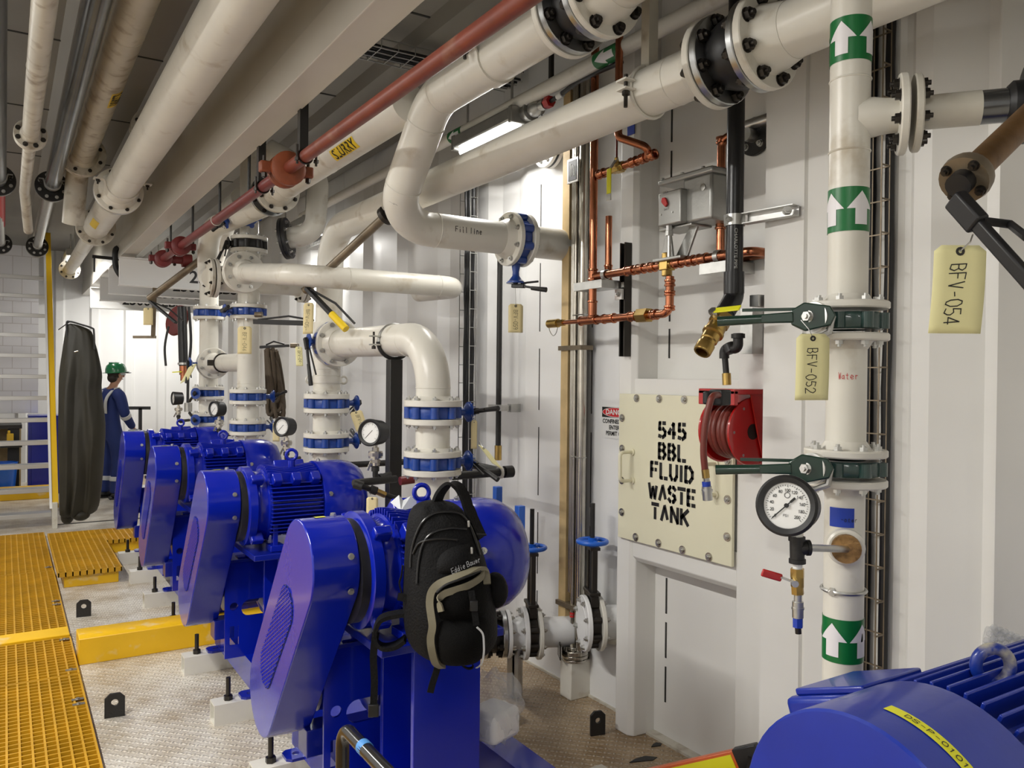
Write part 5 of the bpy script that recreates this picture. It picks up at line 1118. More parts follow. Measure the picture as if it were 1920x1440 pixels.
# ---------------------------------------------------------------- copper tubes
CX_ = 2.38; K = lambda x, y, X=CX_: pX(1000+x/2.88, 250+y/2.88, X)
cr = .0195
def ctube(t, P, r, R=.03): b = MB(); b.tube(fillet(P, R, 8), r, 18); return b.build('copper_tube', 'copper', t)
def cfit(t, a, c, r, n=2):
    """pressed fitting: sleeve with raised end beads"""
    a, c = V(a), V(c); d = c-a; L = d.length; prof = [(r, 0), (r*1.28, .002), (r*1.30, .008), (r*1.12, .012), (r*1.12, L-.012), (r*1.30, L-.008), (r*1.28, L-.002), (r, L)]
    b = MB(); b.lathe(prof, a, d, 20); return b.build('press_fitting', 'copper', t)
t = thing('copper_pipe', 'copper loop with vertical riser, lower run and valve under the grey actuator', 'pipe', K(303, 900))
yL = K(324, 500).y; zl = K(300, 1010).z; zu = K(360, 768).z
ctube(t, [(CX_, yL, zl+.01), (CX_, yL, ZC-.25)], cr)
for y0, y1 in ((735, 800), (905, 1000)):
    cfit(t, (CX_, yL, K(300, y1).z), (CX_, yL, K(300, y0).z), cr)
ye = K(735, 1000).y; yg = K(250, 1020).y
ctube(t, [(CX_, yg, zl), (CX_, ye, zl), (CX_, ye, K(722, 775).z)], cr*.93, .04)
for x0, x1 in ((255, 345), (380, 440), (520, 560), (640, 670)): cfit(t, (CX_, K(x0, 1000).y, zl), (CX_, K(x1, 1000).y, zl), cr*.95)
for y0, y1 in ((790, 830), (850, 880), (930, 960)): cfit(t, (CX_, ye, K(722, y1).z), (CX_, ye, K(722, y0).z), cr*.95)
b = MB(); b.hexp((CX_, K(570, 1000).y, zl), (CX_, K(625, 1000).y, zl), cr*1.7); b.build('union', 'brass', t)
b = MB(); b.cyl((CX_, K(165, 1020).y, zl), (CX_, yg, zl), .011, seg=14); b.build('copper_stub', 'copper', t)
b = MB(); b.hexp((CX_, K(135, 1020).y, zl), (CX_, K(165, 1020).y, zl), .018); b.cyl((CX_, K(85, 1018).y, zl), (CX_, K(135, 1018).y, zl), .022, seg=18); b.build('hose_bibb', 'brass', t)
b = MB(); P = [K(85, 1035), K(88, 1065), K(105, 1092), K(122, 1080), K(132, 1045)]; b.tube(smooth(P, 5), .0022, 6); b.build('cap_chain', 'zinc', t)
# upper run with the actuated valve, tie to the second riser
vy = K(722, 720).y; xr0 = K(320, 768)
ctube(t, [(CX_, yL, zu), (CX_, vy+.02, zu)], cr*.9); 
ctube(t, [(CX_, vy-.02, zu), (CX_, K(1180, 640).y, zu), (CX_+.10, K(1180, 640).y, zu), (CX_+.10, K(1010, 590, CX_+.10).y, zu+.0), (CX_+.10, K(1010, 590, CX_+.10).y, K(1020, 40, CX_+.10).z), (CX_+.10, K(1130, 0, CX_+.1).y, K(1020, 5, CX_+.10).z)], cr*.9, .035)
for x0, x1 in ((500, 545), (560, 600), (625, 660), (760, 800), (830, 870), (890, 940), (1010, 1060)): cfit(t, (CX_, K(x0, 740).y, zu), (CX_, K(x1, 740).y, zu), cr*.93)
yR = K(1010, 590, CX_+.10).y
for y0, y1 in ((20, 60), (470, 520)): cfit(t, (CX_+.10, yR, K(1010, y1, CX_+.1).z), (CX_+.10, yR, K(1010, y0, CX_+.1).z), cr*.93)
b = MB(); b.box((CX_, vy, zu), (.05, .05, .05)); b.hexp((CX_, vy, zu-.05), (CX_, vy, zu+.05), .024); b.hexp((CX_, vy+.035, zu), (CX_, vy-.035, zu), .024); b.build('brass_valve', 'brass', t, bevel=.004)
yC = K(1130, 0, CX_+.1).y
b = MB(); b.cyl((CX_+.10, yC, K(1020, 5, CX_+.10).z), (CX_+.10, 2.0, K(1020, 5, CX_+.10).z), .023, seg=16); b.build('galvanised_nipple', 'zinc', t)
# second copper riser with the yellow-handled valve
t = thing('copper_pipe', 'copper tube dropping from the ceiling to a yellow-tagged brass valve', 'pipe', K(460, 0))
X2 = 2.30; a0 = pX(1160, 200, X2); a1 = pX(1160, 252, X2); c1 = K(690, 100, CX_); 
pv = K(350, 225)
ctube(t, [(X2, a0.y, ZC-.25), (X2, a0.y, a1.z-.012), (CX_, K(690, 100).y, c1.z+.0), (CX_, K(350, 225).y, pv.z)], cr*.9, .03)
for x0, x1 in ((525, 560), (580, 610), (630, 660), (352, 385)):
    pa, pb = K(x0, 170-(x0-525)*.36), K(x1, 170-(x1-525)*.36); d = (V((CX_, pv.y, pv.z))-V((CX_, K(690, 100).y, c1.z))).normalized(); o = V((CX_, pv.y, pv.z)); pa = o+d*((pa-o).dot(d)); pb = o+d*((pb-o).dot(d)); cfit(t, pa, pb, cr*.93)
o = V((CX_, pv.y, pv.z)); pm = o+d*((K(460, 190)-o).dot(d)); b = MB(); b.hexp(pm-d*.04, pm+d*.04, .024); b.box(pm, (.04, .045, .045)); b.cyl(pm, pm+V((-.015, 0, .045)), .009, seg=10); b.build('brass_valve', 'brass', t, bevel=.003)
b = MB(); b.box(pm+V((-.055, 0, -.07)), (.005, .030, .115)); b.build('yellow_handle', 'label_b', t, bevel=.002); b = MB(); b.box(pm+V((-.055, 0, -.143)), (.004, .030, .03)); b.build('handle_tip', 'zinc', t)
b = MB(); b.bar(pm+V((-.01, 0, .04)), pm+V((-.055, 0, -.02)), .02, .004); b.build('handle_shank', 'zinc', t)
b = MB(); b.tube([pm+V((-.012, 0, .04)), pm+V((-.012, .0, .16))], .005, 8); b.build('red_stem', 'hose', t)
# copper tee beside the vertical riser (second drop right behind the first)
t = thing('copper_pipe', 'short copper drop right behind the tall copper riser', 'pipe', (CX_+.07, yL-.02, 2.3))
ctube(t, [(CX_+.07, yL-.03, K(340, 440).z), (CX_+.07, yL-.03, zu)], cr*.85); cfit(t, (CX_+.07, yL-.03, zu-.02), (CX_+.07, yL-.03, zu+.06), cr*.85)
# actuator box
t = thing('valve_actuator', 'grey cast metal actuator box with a small red pointer above the copper valve', 'actuator', K(740, 680))
K2 = lambda x, y, X: pX(1000+x/2.88, 250+y/2.88, X)
y0, y1 = K2(715, 500, 2.40).y, K2(990, 500, 2.40).y; z0, z1 = K2(800, 500, 2.36).z, K2(800, 250, 2.36).z
b = MB(); b.span((2.36, y1-.01, z0+.005), (2.50, K2(805, 400, 2.36).y, z1)); b.build('main_housing', 'alu', t, bevel=.012)
b = MB(); b.span((2.35, y1-.02, z1-.004), (2.51, y0, z1+.022)); lid = b.build('housing_lid', 'alu', t, bevel=.008)
for f in (.1, .5, .9): b = MB(); b.bolt((2.352, y1+(y0-y1)*f, z1+.018), (0, 0, 1), .007, .008, 0); b.build('lid_screw', 'zinc', lid)
yb0, yb1 = K2(678, 400, 2.33).y, K2(800, 400, 2.33).y; zb0, zb1 = K2(740, 492, 2.33).z, K2(740, 310, 2.33).z
b = MB(); b.span((2.325, yb1, zb0), (2.40, yb0, zb1)); fb = b.build('switch_box', 'alu', t, bevel=.006)
pp = K2(715, 370, 2.325); b = MB(); b.prism([(-.008, -.024), (.008, -.020), (.013, .0), (.013, .012), (.0, .022), (-.013, .012), (-.013, 0)], V((2.324, pp.y, pp.z)), V((0, -.8, .6)), V((0, .6, .8)), .010); b.build('red_pointer', 'red', fb, bevel=.002)
for x, y in ((690, 440), (752, 425)): q = K2(x, y, 2.325); b = MB(); b.cyl((2.326, q.y, q.z), (2.321, q.y, q.z), .004, seg=10); b.build('screw', 'zinc', fb)
b = MB(); q = K2(715, 335, 2.325); print_text(b, 'OPEN', (2.3243, q.y, q.z+.012), (0, -1, 0), (0, 0, 1), .009); q = K2(720, 410, 2.325); print_text(b, 'SHUT', (2.3243, q.y, q.z), (0, -1, 0), (0, 0, 1), .009); b.build('dial_marks', 'bolt', fb, smooth=0)
q = K2(912, 290, 2.355); b = MB(); b.lathe([(0, 0), (.012, 0), (.014, .004), (.008, .006), (0, .006)], (2.361, q.y, q.z), (-1, 0, 0), 16); b.build('plug', 'zinc', t)
# bracket below: two splayed plates and the drive stem
zk = K2(740, 675, 2.37).z; 
b = MB(); b.prism([(K2(690, 680, 2.37).y, zk), (K2(760, 680, 2.37).y, zk), (K2(740, 500, 2.37).y, z0+.01), (K2(725, 500, 2.37).y, z0+.01)], (2.365, 0, 0), (0, 1, 0), (0, 0, 1), .01); b.prism([(K2(760, 680, 2.4).y, zk), (K2(830, 660, 2.4).y, zk+.004), (K2(890, 520, 2.4).y, z0+.006), (K2(845, 520, 2.4).y, z0+.006)], (2.40, 0, 0), (0, 1, 0), (0, 0, 1), .012); b.span((2.34, K2(830, 680, 2.38).y, zk-.01), (2.44, K2(680, 680, 2.38).y, zk+.002)); b.span((2.36, K2(890, 520, 2.4).y, z0-.004), (2.48, K2(715, 520, 2.4).y, z0+.006)); b.build('bracket', 'alu', t, smooth=0, bevel=.003)
q = K2(735, 520, 2.345); b = MB(); b.cyl((2.345, q.y, zk), (2.345, q.y, zb0+.01), .009, seg=14); b.hexp((2.345, q.y, zk+.09), (2.345, q.y, zk+.11), .016); b.hexp((2.345, q.y, zb0-.02), (2.345, q.y, zb0), .014); b.build('drive_stem', 'zinc', t)
b = MB(); b.span((2.44, K2(830, 500, 2.4).y, z0+.04), (2.66, K2(780, 500, 2.4).y, z0+.10)); b.build('wall_arm', 'alu', t)
# strut posts and arms holding the copper
t = thing('strut_channel', 'dark steel strut post on the frame edge holding the copper run', 'bracket', K(490, 1200))
a = K2(508, 590, 2.485); c = K2(495, 1205, 2.485); sy = (a.y+c.y)/2
b = MB(); b.prism([(-.02, 0), (.02, 0), (.02, .04), (.012, .04), (.012, .036), (.016, .036), (.016, .004), (-.016, .004), (-.016, .036), (-.012, .036), (-.012, .04), (-.02, .04)], (2.508, sy+.01, c.z), (0, 1, 0), (-1, 0, 0), a.z-c.z); b.build('post', 'bolt', t, smooth=0)
zz = K2(410, 810, 2.42).z; b = MB(); b.span((2.36, sy+.03, zu-.06), (2.47, sy+.25, zu-.022)); b.span((2.47, sy-.0, zu-.055), (2.49, sy+.25, zu-.03)); b.build('arm', 'zinc', t)
q = K2(468, 870, 2.46); b = MB(); b.box((2.455, q.y, q.z), (.012, .05, .05)); b.bolt((2.45, q.y, q.z), (-1, 0, 0), .010, .012); b.build('splice_bolt', 'zinc', t)
q = K2(390, 765, CX_); b = MB(); b.lathe([(cr+.001, -.012), (cr+.005, -.012), (cr+.005, .012), (cr+.001, .012)], (CX_, q.y, zu), (0, 1, 0), 20); b.build('tube_clamp', 'zinc', t)
t = thing('strut_bracket', 'short steel strut arm under the copper run behind the black pipe', 'bracket', K(1000, 710))
b = MB(); q0, q1 = K2(935, 710, 2.40), K2(1090, 720, 2.40); b.span((2.36, q1.y, zu-.066), (2.51, q0.y, zu-.024)); b.build('arm', 'zinc', t)
q = K2(1000, 660, CX_); b = MB(); b.lathe([(cr+.001, -.012), (cr+.006, -.012), (cr+.006, .012), (cr+.001, .012)], (CX_, q.y, zu), (0, 1, 0), 20); b.build('tube_clamp', 'zinc', t)
# black-flanged nozzle in the frame beside the black pipe
q = pX(1418, 262, 2.48); t = thing('flanged_nozzle', 'black flange with a galvanised nipple half hidden behind the black pipe', 'flange', q)
flange(t, (2.505, q.y+.02, q.z+.02), (-1, 0, 0), .075, .02, .025, 4, 'blackmetal', 'zinc'); 
b = MB(); b.cyl((2.49, q.y+.02, q.z+.02), (2.44, q.y+.02, q.z+.02), .026, seg=16); b.build('nipple', 'zinc', t)
q = pX(1180, 238, 2.495); b = MB(); b.box((2.506, q.y, q.z), (.004, .05, .07)); tag(b.build('blue_tape_strip', 'bluetape'), 'strip of blue tape on the frame under the overhead main', 'tape')
# ================================================================ walkway, kerbs, floor fittings
def grating(label, x0, x1, y0, y1, z1, h=.036, pitch=.0475, frame=False):
    t = thing('floor_grating', label, 'grating', ((x0+x1)/2, (y0+y1)/2, z1-h))
    b = MB(); n = int((x1-x0)/pitch)
    for i in range(n+1): x = x0+.004+(x1-x0-.008)*i/n; b.box((x, (y0+y1)/2, z1-h/2), (.0095, y1-y0, h))
    n = int((y1-y0)/pitch)
    for i in range(n+1): y = y0+.004+(y1-y0-.008)*i/n; b.box(((x0+x1)/2, y, z1-h/2-.0004), (x1-x0, .0075, h-.001))
    b.build('mesh_panel', 'grate', t, smooth=0); return t
b = MB(); b.span((-1.35, .6, 0), (.352, 9.7, .002)); struct('trim_9', b, mat('grating_shade', (.05, .035, .012), .7))  # dark sheet standing in for the shaded void below the walkway grating
Wl = -1.30
g1 = grating('yellow grating panel of the walkway, the one nearest the viewpoint', Wl, .355, .8, 5.02, .04)
g2 = grating('short yellow grating panel just before the kerb', Wl, .355, 5.03, 5.76, .04)
g3 = grating('yellow grating panel of the walkway just past the kerb', Wl, .352, 5.99, 7.76, .04)
g4 = grating('yellow grating panel of the walkway beside the raised step', Wl, .348, 7.77, 9.68, .04)
for g, y in ((g1, 4.55), (g1, 4.62), (g2, 5.1), (g2, 5.7), (g3, 6.6), (g3, 6.7), (g4, 7.9)):
    b = MB(); b.span((.29, y-.012, .040), (.345, y+.012, .044)); b.cyl((.318, y, .044), (.318, y, .050), .008, seg=10); b.build('hold_down_clip', 'zinc', g)
b = MB(); b.prism([(5.775, 0), (5.965, 0), (5.965, .05), (5.775, .05)], (Wl, 0, 0), (0, 1, 0), (0, 0, 1), .352-Wl); tag(b.build('walkway_kerb', 'yellow', bevel=.004), 'flush yellow strip crossing the walkway between the grating panels', 'kerb')
b = MB(); b.prism([(5.28, 0), (5.49, 0), (5.49, .15), (5.475, .16), (5.295, .16), (5.28, .15)], (.368, 0, 0), (0, 1, 0), (0, 0, 1), 2.63-.368); tag(b.build('floor_kerb', 'yellow', bevel=.003), 'bright yellow kerb running across the floor between the second and third pumps', 'kerb')
t = thing('step_box', 'low yellow step with a grating top beside the walkway', 'step', (.57, 7.8, 0))
b = MB(); b.span((.40, 7.255, 0), (.79, 9.0, .095)); b.build('step_frame', 'yellow', t, bevel=.003)
def gpanel(t, x0, x1, y0, y1, z1):
    h = .036; b = MB(); n = int((x1-x0)/.0475)
    for i in range(n+1): x = x0+.004+(x1-x0-.008)*i/n; b.box((x, (y0+y1)/2, z1-h/2), (.010, y1-y0, h))
    n = int((y1-y0)/.0475)
    for i in range(n+1): y = y0+.004+(y1-y0-.008)*i/n; b.box(((x0+x1)/2, y, z1-h/2-.0004), (x1-x0, .008, h-.001))
    b.build('grating_top', 'grate', t, smooth=0)
gpanel(t, .355, .81, 7.21, 9.05, .131)
b = MB(); b.span((.36, 7.215, .096), (.805, 9.04, .100)); b.build('step_shade', 'dark', t)  # dark sheet added as the shade under the step's grating
t = thing('step_box', 'farther low yellow grating step by the farthest pump', 'step', (.95, 8.8, 0))
b = MB(); b.span((.83, 8.45, 0), (1.3, 9.0, .095)); b.build('step_frame', 'yellow', t); gpanel(t, .815, 1.32, 8.42, 9.05, .131)
def lug(label, p, w=.092, h=.118, rot=0):
    u = V((math.cos(rot), math.sin(rot), 0)); t = thing('lifting_lug', label, 'lug', p)
    c = w*.25; plate('lug_plate', 'blackmetal', t, [(-w/2, 0), (w/2, 0), (w/2, h-c), (w/2-c, h), (-w/2+c, h), (-w/2, h-c)], [circ(0, h*.62, w*.18)], p, u, (0, 0, 1), .014, bevel=.001)
    return t
lug('black lifting lug welded to the floor near the first pump and the walkway', (.465, 4.40, 0), rot=-.12)
lug('black lifting lug welded to the floor just past the yellow kerb', (.47, 6.33, 0), rot=-.12)
lug('dark lifting lug on the floor by the foot of the hatch frame', (2.395, 3.01, 0), .075, .115, rot=-.25)
# ---------------------------------------------------------------- stairs
SX0, SX1 = -.55, .44
t = thing('metal_stairs', 'steep aluminium stairs with a yellow stringer at the left', 'stairs', (0, 10.2, 0))
def sty(z): return 10.19+z*.645
for k, yp in enumerate((955, 905, 857, 813, 770, 728, 690, 652, 617, 583, 550, 515)):
    zt = .145+.2545*k; yy = sty(zt); b = MB(); b.span((SX0, yy, zt-.03), (SX1, yy+.21, zt)); b.span((SX0, yy-.004, zt-.045), (SX1, yy+.012, zt+.003)); b.build('tread', 'tread', t, bevel=.003)
for s, x in ((0, SX1), (1, SX0-.05)):
    b = MB(); b.prism([(10.10, .22), (10.30, .30), (sty(3.5)+.10, 3.56), (sty(3.5)-.09, 3.56)], (x, 0, 0), (0, 1, 0), (0, 0, 1), .062); b.build('stringer', 'stringer', t, bevel=.003)
    b = MB(); b.span((x, 10.06, 0), (x+.05, 10.24, .28)); b.build('stringer_foot', 'cream', t, bevel=.003)
    b = MB(); b.prism([(10.08, .22), (10.105, .22), (sty(3.5)-.085, 3.56), (sty(3.5)-.11, 3.56)], (x-.026, 0, 0), (0, 1, 0), (0, 0, 1), .024); b.build('stringer_edge', 'white', t)
def sheet_mat():
    m = bpy.data.materials.new('patched_white_sheet'); m.use_nodes = True; nt = m.node_tree; bs = nt.nodes['Principled BSDF']; bs.inputs['Roughness'].default_value = .4
    tc = nt.nodes.new('ShaderNodeTexCoord'); mp = nt.nodes.new('ShaderNodeMapping'); mp.inputs['Rotation'].default_value = (PI/2, 0, .0); nt.links.new(tc.outputs['Object'], mp.inputs[0])
    br = nt.nodes.new('ShaderNodeTexBrick'); br.inputs['Scale'].default_value = 2.2; br.inputs['Mortar Size'].default_value = .012; br.inputs['Color1'].default_value = (.74, .74, .78, 1); br.inputs['Color2'].default_value = (.70, .70, .74, 1); br.inputs['Mortar'].default_value = (.55, .53, .55, 1); br.inputs['Row Height'].default_value = .7
    nt.links.new(mp.outputs[0], br.inputs[0]); nt.links.new(br.outputs[0], bs.inputs['Base Color']); return m
M['sheet'] = sheet_mat()
b = MB(); b.span((-1.6, 13.4, 1.12), (.40, 13.44, 3.5)); tag(b.build('wall_panel', 'sheet', smooth=0), 'pale jointed wall panel seen between the stair treads', 'panel')
b = MB(); b.span((-1.2, 12.55, 0), (.56, 12.7, .17)); tag(b.build('floor_kerb', 'yellow', bevel=.004), 'yellow kerb seen under the stairs', 'kerb')
t = thing('workbench', 'dark workbench with tools in the shade behind the stairs', 'workbench', (-.4, 13.6, 0))
b = MB(); b.span((-1.5, 13.1, .92), (.2, 13.9, .97)); b.build('bench_top', 'blackmetal', t)
for x in (-1.4, -.35, .12): b = MB(); b.span((x-.09, 13.15, 0), (x+.05, 13.3, .92)); b.build('bench_leg', 'black', t)
b = MB(); b.span((-1.5, 13.85, 0), (.2, 13.9, .92)); b.build('back_board', 'wood', t)
b = MB(); b.span((-1.4, 12.95, .67), (.2, 13.85, .70)); b.build('shelf', 'blackmetal', t)
t = thing('blue_drum', 'blue plastic drum under the workbench', 'drum', (-.02, 12.95, 0)); b = MB(); b.lathe([(0, 0), (.13, 0), (.17, .45), (.175, .47), (.16, .47), (.12, .03), (0, .03)], (-.02, 12.95, 0), (0, 0, 1), 24); b.build('drum_wall', 'hblue', t)
b = MB(); b.torus((-.02, 12.95, .47), (0, 0, 1), .17, .008, 24, 6); b.build('rim', 'hblue', t)
t = thing('blue_cabinet', 'blue metal cabinet half hidden by the stair stringer', 'cabinet', (.42, 13.2, 0)); b = MB(); b.span((.27, 13.0, 0), (.75, 13.5, 1.1)); b.build('cabinet_body', 'blue_dk', t, bevel=.006); b = MB(); b.span((.31, 12.985, .1), (.71, 13.0, 1.02)); b.build('cabinet_door', 'blue_dk', t, bevel=.004)
b = MB(); b.span((.02, 12.98, .70), (.10, 13.05, .86)); b.span((.03, 12.98, .86), (.06, 13.04, .90)); tag(b.build('yellow_box', 'stringer', bevel=.006), 'small yellow box on the shelf behind the stairs', 'box')
# floor slot lines near the stairs
b = MB(); b.span((.5, 10.3, 0), (1.5, 10.34, .004)); struct('trim_10', b, 'dark')
# ---------------------------------------------------------------- olive waders hung beside the stairs
t = thing('hanging_waders', 'dark olive rubber waders hanging beside the stairs', 'waders', pD(150, 985, 8.65))
WL = [(495, 305, 330), (520, 298, 410), (545, 294, 415), (575, 290, 424), (620, 284, 437), (700, 274, 452), (735, 272, 456), (770, 272, 448), (830, 273, 452), (950, 274, 464), (1050, 275, 455), (1150, 277, 447), (1250, 279, 438), (1330, 283, 425), (1365, 286, 405)]
b = MB(); N = 40; rows = []
wu = V((.846, -.532, 0)); wn = V((-.532, -.846, 0))
for yy, xl, xr in WL:
    L_, R_ = pD(xl/2.4, 400+yy/2.4, 8.65), pD(xr/2.4, 400+yy/2.4, 8.65); c = (L_+R_)/2; hw = (R_-L_).length/2; f = (yy-495)/870
    th = .05+.14*min(1, f*2.0); row = []
    for i in range(N):
        a = 2*PI*i/N; sx = math.cos(a); sy = math.sin(a); fold = 1+.30*math.sin(a*3+1.2+f*1.5)*min(1, f*2)+.16*math.sin(a*7+f*5)*min(1, f*3)+.06*math.sin(a*13-f*9)
        cre = -.10*math.exp(-((sx-.02)/.14)**2)*min(1, max(0, f-.15)*2.5)*(1 if sy > 0 else .3)
        row.append(b.bm.verts.new(c+wu*(sx*hw)+wn*(math.copysign(abs(sy)**.8, sy)*th*fold+cre)))
    rows.append(row)
for p, q in zip(rows, rows[1:]):
    for i in range(N): b.face([p[i], p[(i+1) % N], q[(i+1) % N], q[i]])
b.face(rows[0]); b.face(rows[-1][::-1]); b.build('wader_body', 'olive', t, smooth=60, sub=1)
for bx in ((283, 325, 1330, 1392), (330, 400, 1335, 1378)):
    a, c = pD(bx[0]/2.4, 400+bx[2]/2.4, 8.6), pD(bx[1]/2.4, 400+bx[3]/2.4, 8.6); b = MB(); m_ = (a+c)/2; b.ball(m_, (abs((c-a).dot(wu))*.5, .10, abs(c.z-a.z)*.62), rot=Matrix((wu, wn, (0, 0, 1))).transposed()); b.build('wader_boot', 'olive', t)
b = MB(); b.tube(smooth([pD(127, 640, 8.6), pD(125, 607, 8.6), pD(131, 603, 8.6), pD(150, 608, 8.6), pD(172, 615, 8.6), pD(176, 622, 8.6), pD(177, 655, 8.6)], 5), .010, 8); b.build('shoulder_strap', 'black', t)
b = MB(); b.tube([pD(140, 660, 8.42), pD(147, 658, 8.42)], .008, 6); b.build('buckle', 'zinc', t)
b = MB(); b.tube([pD(131, 603, 8.6), pD(110, 618, 9.0)], .006, 6); b.build('hanging_cord', 'black', t)
# ---------------------------------------------------------------- the worker
def skin(chains, name, m, parent, sub=2, root=0):
    """chains: list of point lists [(pos, rx, ry)]; chains after the first start at the nearest existing vertex"""
    me = bpy.data.meshes.new(name); vs_, es, rad = [], [], []
    for ch in chains:
        prev = None
        for p, r in ch:
            p = V(p); idx = None
            for i, q in enumerate(vs_):
                if (q-p).length < 1e-4: idx = i
            if idx is None: vs_.append(p); rad.append(r if isinstance(r, tuple) else (r, r)); idx = len(vs_)-1
            if prev is not None and prev != idx: es.append((prev, idx))
            prev = idx
    me.from_pydata([tuple(v) for v in vs_], es, []); o = bpy.data.objects.new(name, me); C.objects.link(o)
    sk = o.modifiers.new('skin', 'SKIN'); sk.use_smooth_shade = True
    for i, r in enumerate(rad): me.skin_vertices[0].data[i].radius = r; me.skin_vertices[0].data[i].use_root = (i == root)
    sb = o.modifiers.new('sub', 'SUBSURF'); sb.levels = sub; sb.render_levels = sub
    dg = bpy.context.evaluated_depsgraph_get(); dg.update(); m2 = bpy.data.meshes.new_from_object(o.evaluated_get(dg)); bpy.data.objects.remove(o)
    off = wloc(parent)
    for v in m2.vertices: v.co -= off
    for f in m2.polygons: f.use_smooth = True
    m2.name = name; r = bpy.data.objects.new(name, m2); C.objects.link(r); r.parent = parent; m2.materials.clear(); m2.materials.append(M[m]); return r
PW = pZ(207, 934, 0); PW = V((PW.x, PW.y, 0))
F = V((.86, .5, 0)).normalized(); Rt = V((F.y, -F.x, 0))          # facing; his right
def B(f, r, z): return PW + F*f + Rt*r + V((0, 0, z))
t = thing('person', 'person in blue coveralls and a green hard hat standing beyond the pumps', 'person', PW)
pel, chest, neck = B(0, 0, .98), B(.0, 0, 1.30), B(.03, 0, 1.52)
body = [[(pel, .10), (B(0, 0, 1.14), .10), (chest, .11), (B(.02, 0, 1.44), .07), (neck, .050), (B(.06, 0, 1.58), .055), (B(.085, 0, 1.66), .085), (B(.09, 0, 1.73), .085), (B(.075, 0, 1.78), .05)],
        [(B(.12, 0, 1.62), .03), (B(.085, 0, 1.66), .085)]]
for s in (-1, 1):
    body.append([(pel, .10), (B(0, s*.10, .90), .085), (B(.03, s*.11, .52), .055), (B(-.0, s*.12, .10), .04), (B(.14, s*.13, .05), .03)])
    sh = B(0, s*.19, 1.42); el = B(.03, s*.26, 1.13); wr = B(.20, s*.20, .93)
    body.append([(B(.02, 0, 1.44), .07), (sh, .055), (el, .04), (wr, .028), (B(.25, s*.18, .90), (.042, .02))])
    for k in range(4): y = s*(.205-.019*k); ln = (.055, .07, .075, .065)[k]; body.append([(B(.25, s*.18, .90), (.042, .02)), (B(.285, y, .885), .0095), (B(.285+ln*.55, y, .865), .009), (B(.285+ln*.75, y, .835), .008)])
    body.append([(wr, .028), (B(.225, s*.15, .905), .011), (B(.26, s*.135, .885), .010)])
bodyo = skin(body, 'body', 'skin', t)
cov = [[(pel, (.145, .115)), (B(-.01, 0, 1.10), (.135, .105)), (chest, (.16, .12)), (B(.0, 0, 1.44), (.10, .09)), (B(.02, 0, 1.505), (.066, .066))]]
for s in (-1, 1):
    cov.append([(pel, (.145, .115)), (B(0, s*.10, .86), .115), (B(.03, s*.12, .52), .085), (B(-.01, s*.125, .12), .08), (B(-.01, s*.125, .07), .082)])
    cov.append([(B(.0, 0, 1.44), (.10, .09)), (B(0, s*.18, 1.42), .085), (B(.02, s*.26, 1.15), .068), (B(.19, s*.205, .95), .05)])
co = skin(cov, 'coverall', 'coverall', t)
for s in (-1, 1):
    b = MB(); ax_ = (B(.03, s*.12, .52)-B(-.01, s*.125, .12)).normalized(); c = B(.003, s*.124, .27); b.lathe([(.082, -.03), (.088, -.025), (.088, .025), (.082, .03)], c, ax_, 24); b.build('reflective_band', 'reflect', co)
    ax_ = (B(.19, s*.205, .95)-B(.02, s*.26, 1.15)).normalized(); c = B(.02, s*.26, 1.15)+ax_*.03; b = MB(); b.lathe([(.062, -.028), (.072, -.025), (.070, .025), (.060, .028)], c, ax_, 24); b.build('reflective_band', 'reflect', co)
    b = MB(); b.strip(smooth([B(.10, s*.09, 1.22), B(.11, s*.10, 1.36), B(.03, s*.11, 1.505), B(-.08, s*.10, 1.44), B(-.128, s*.07, 1.33), B(-.115, s*.05, 1.16)], 4), .05, .012, Rt); b.build('reflective_strap', 'reflect', co)
    b = MB(); b.ball(B(.06, s*.127, .055), (.145, .055, .062), rot=Matrix((F, -Rt, (0, 0, 1))).transposed()); b.span(B(-.07, s*.127, 0)-V((.03, .03, 0)), B(.18, s*.127, .02)+V((.03, .03, 0))); b.build('work_boot', 'black', t)
    b = MB(); b.ball(B(.245, s*.185, .905), (.06, .048, .034), rot=Matrix((F, -Rt, (0, 0, 1))).transposed()); b.build('work_glove', 'glove', t)
Hc = B(.085, 0, 1.70); hr = Matrix((F, -Rt, (0, 0, 1))).transposed()
b = MB(); b.ball(B(.05, 0, 1.70), (.092, .086, .09), rot=hr); b.ball(B(.02, 0, 1.64), (.06, .075, .07), rot=hr); b.build('hair', 'hair', t)
b = MB(); b.ball(B(.188, 0, 1.665), (.018, .013, .02), rot=hr); nose = b.build('nose', 'skin', bodyo)
for s in (-1, 1): b = MB(); b.ball(B(.07, s*.088, 1.675), (.022, .008, .032), rot=hr); b.build('ear', 'skin', bodyo); b = MB(); b.ball(B(.158, s*.034, 1.692), .011); b.build('eye', 'dial', bodyo)
b = MB(); b.ball(B(.165, 0, 1.622), (.010, .026, .006), rot=hr); b.build('mouth', 'primer2', bodyo)
b = MB(); b.strip(smooth([B(.07, .093, 1.695), B(.15, .082, 1.693), B(.192, .03, 1.692), B(.192, -.03, 1.692), B(.15, -.082, 1.693), B(.07, -.093, 1.695)], 4), .035, .004, (0, 0, 1)); b.build('safety_glasses', 'reflect', t)
tilt = Matrix.Rotation(.10, 3, Rt*1)
b = MB(); b.lathe([(.170, -.004), (.172, 0), (.137, .006), (.132, .05), (.115, .095), (.07, .128), (.0, .138)], B(.075, 0, 1.718), tilt @ V((0, 0, 1)), 32); b.box(B(.06, 0, 1.80), (.17, .03, .10), hr); hat = b.build('hard_hat', 'hat', t, smooth=50)
b = MB(); b.ball(B(.235, 0, 1.712), (.05, .085, .010), rot=hr); b.build('hat_peak', 'black', hat)
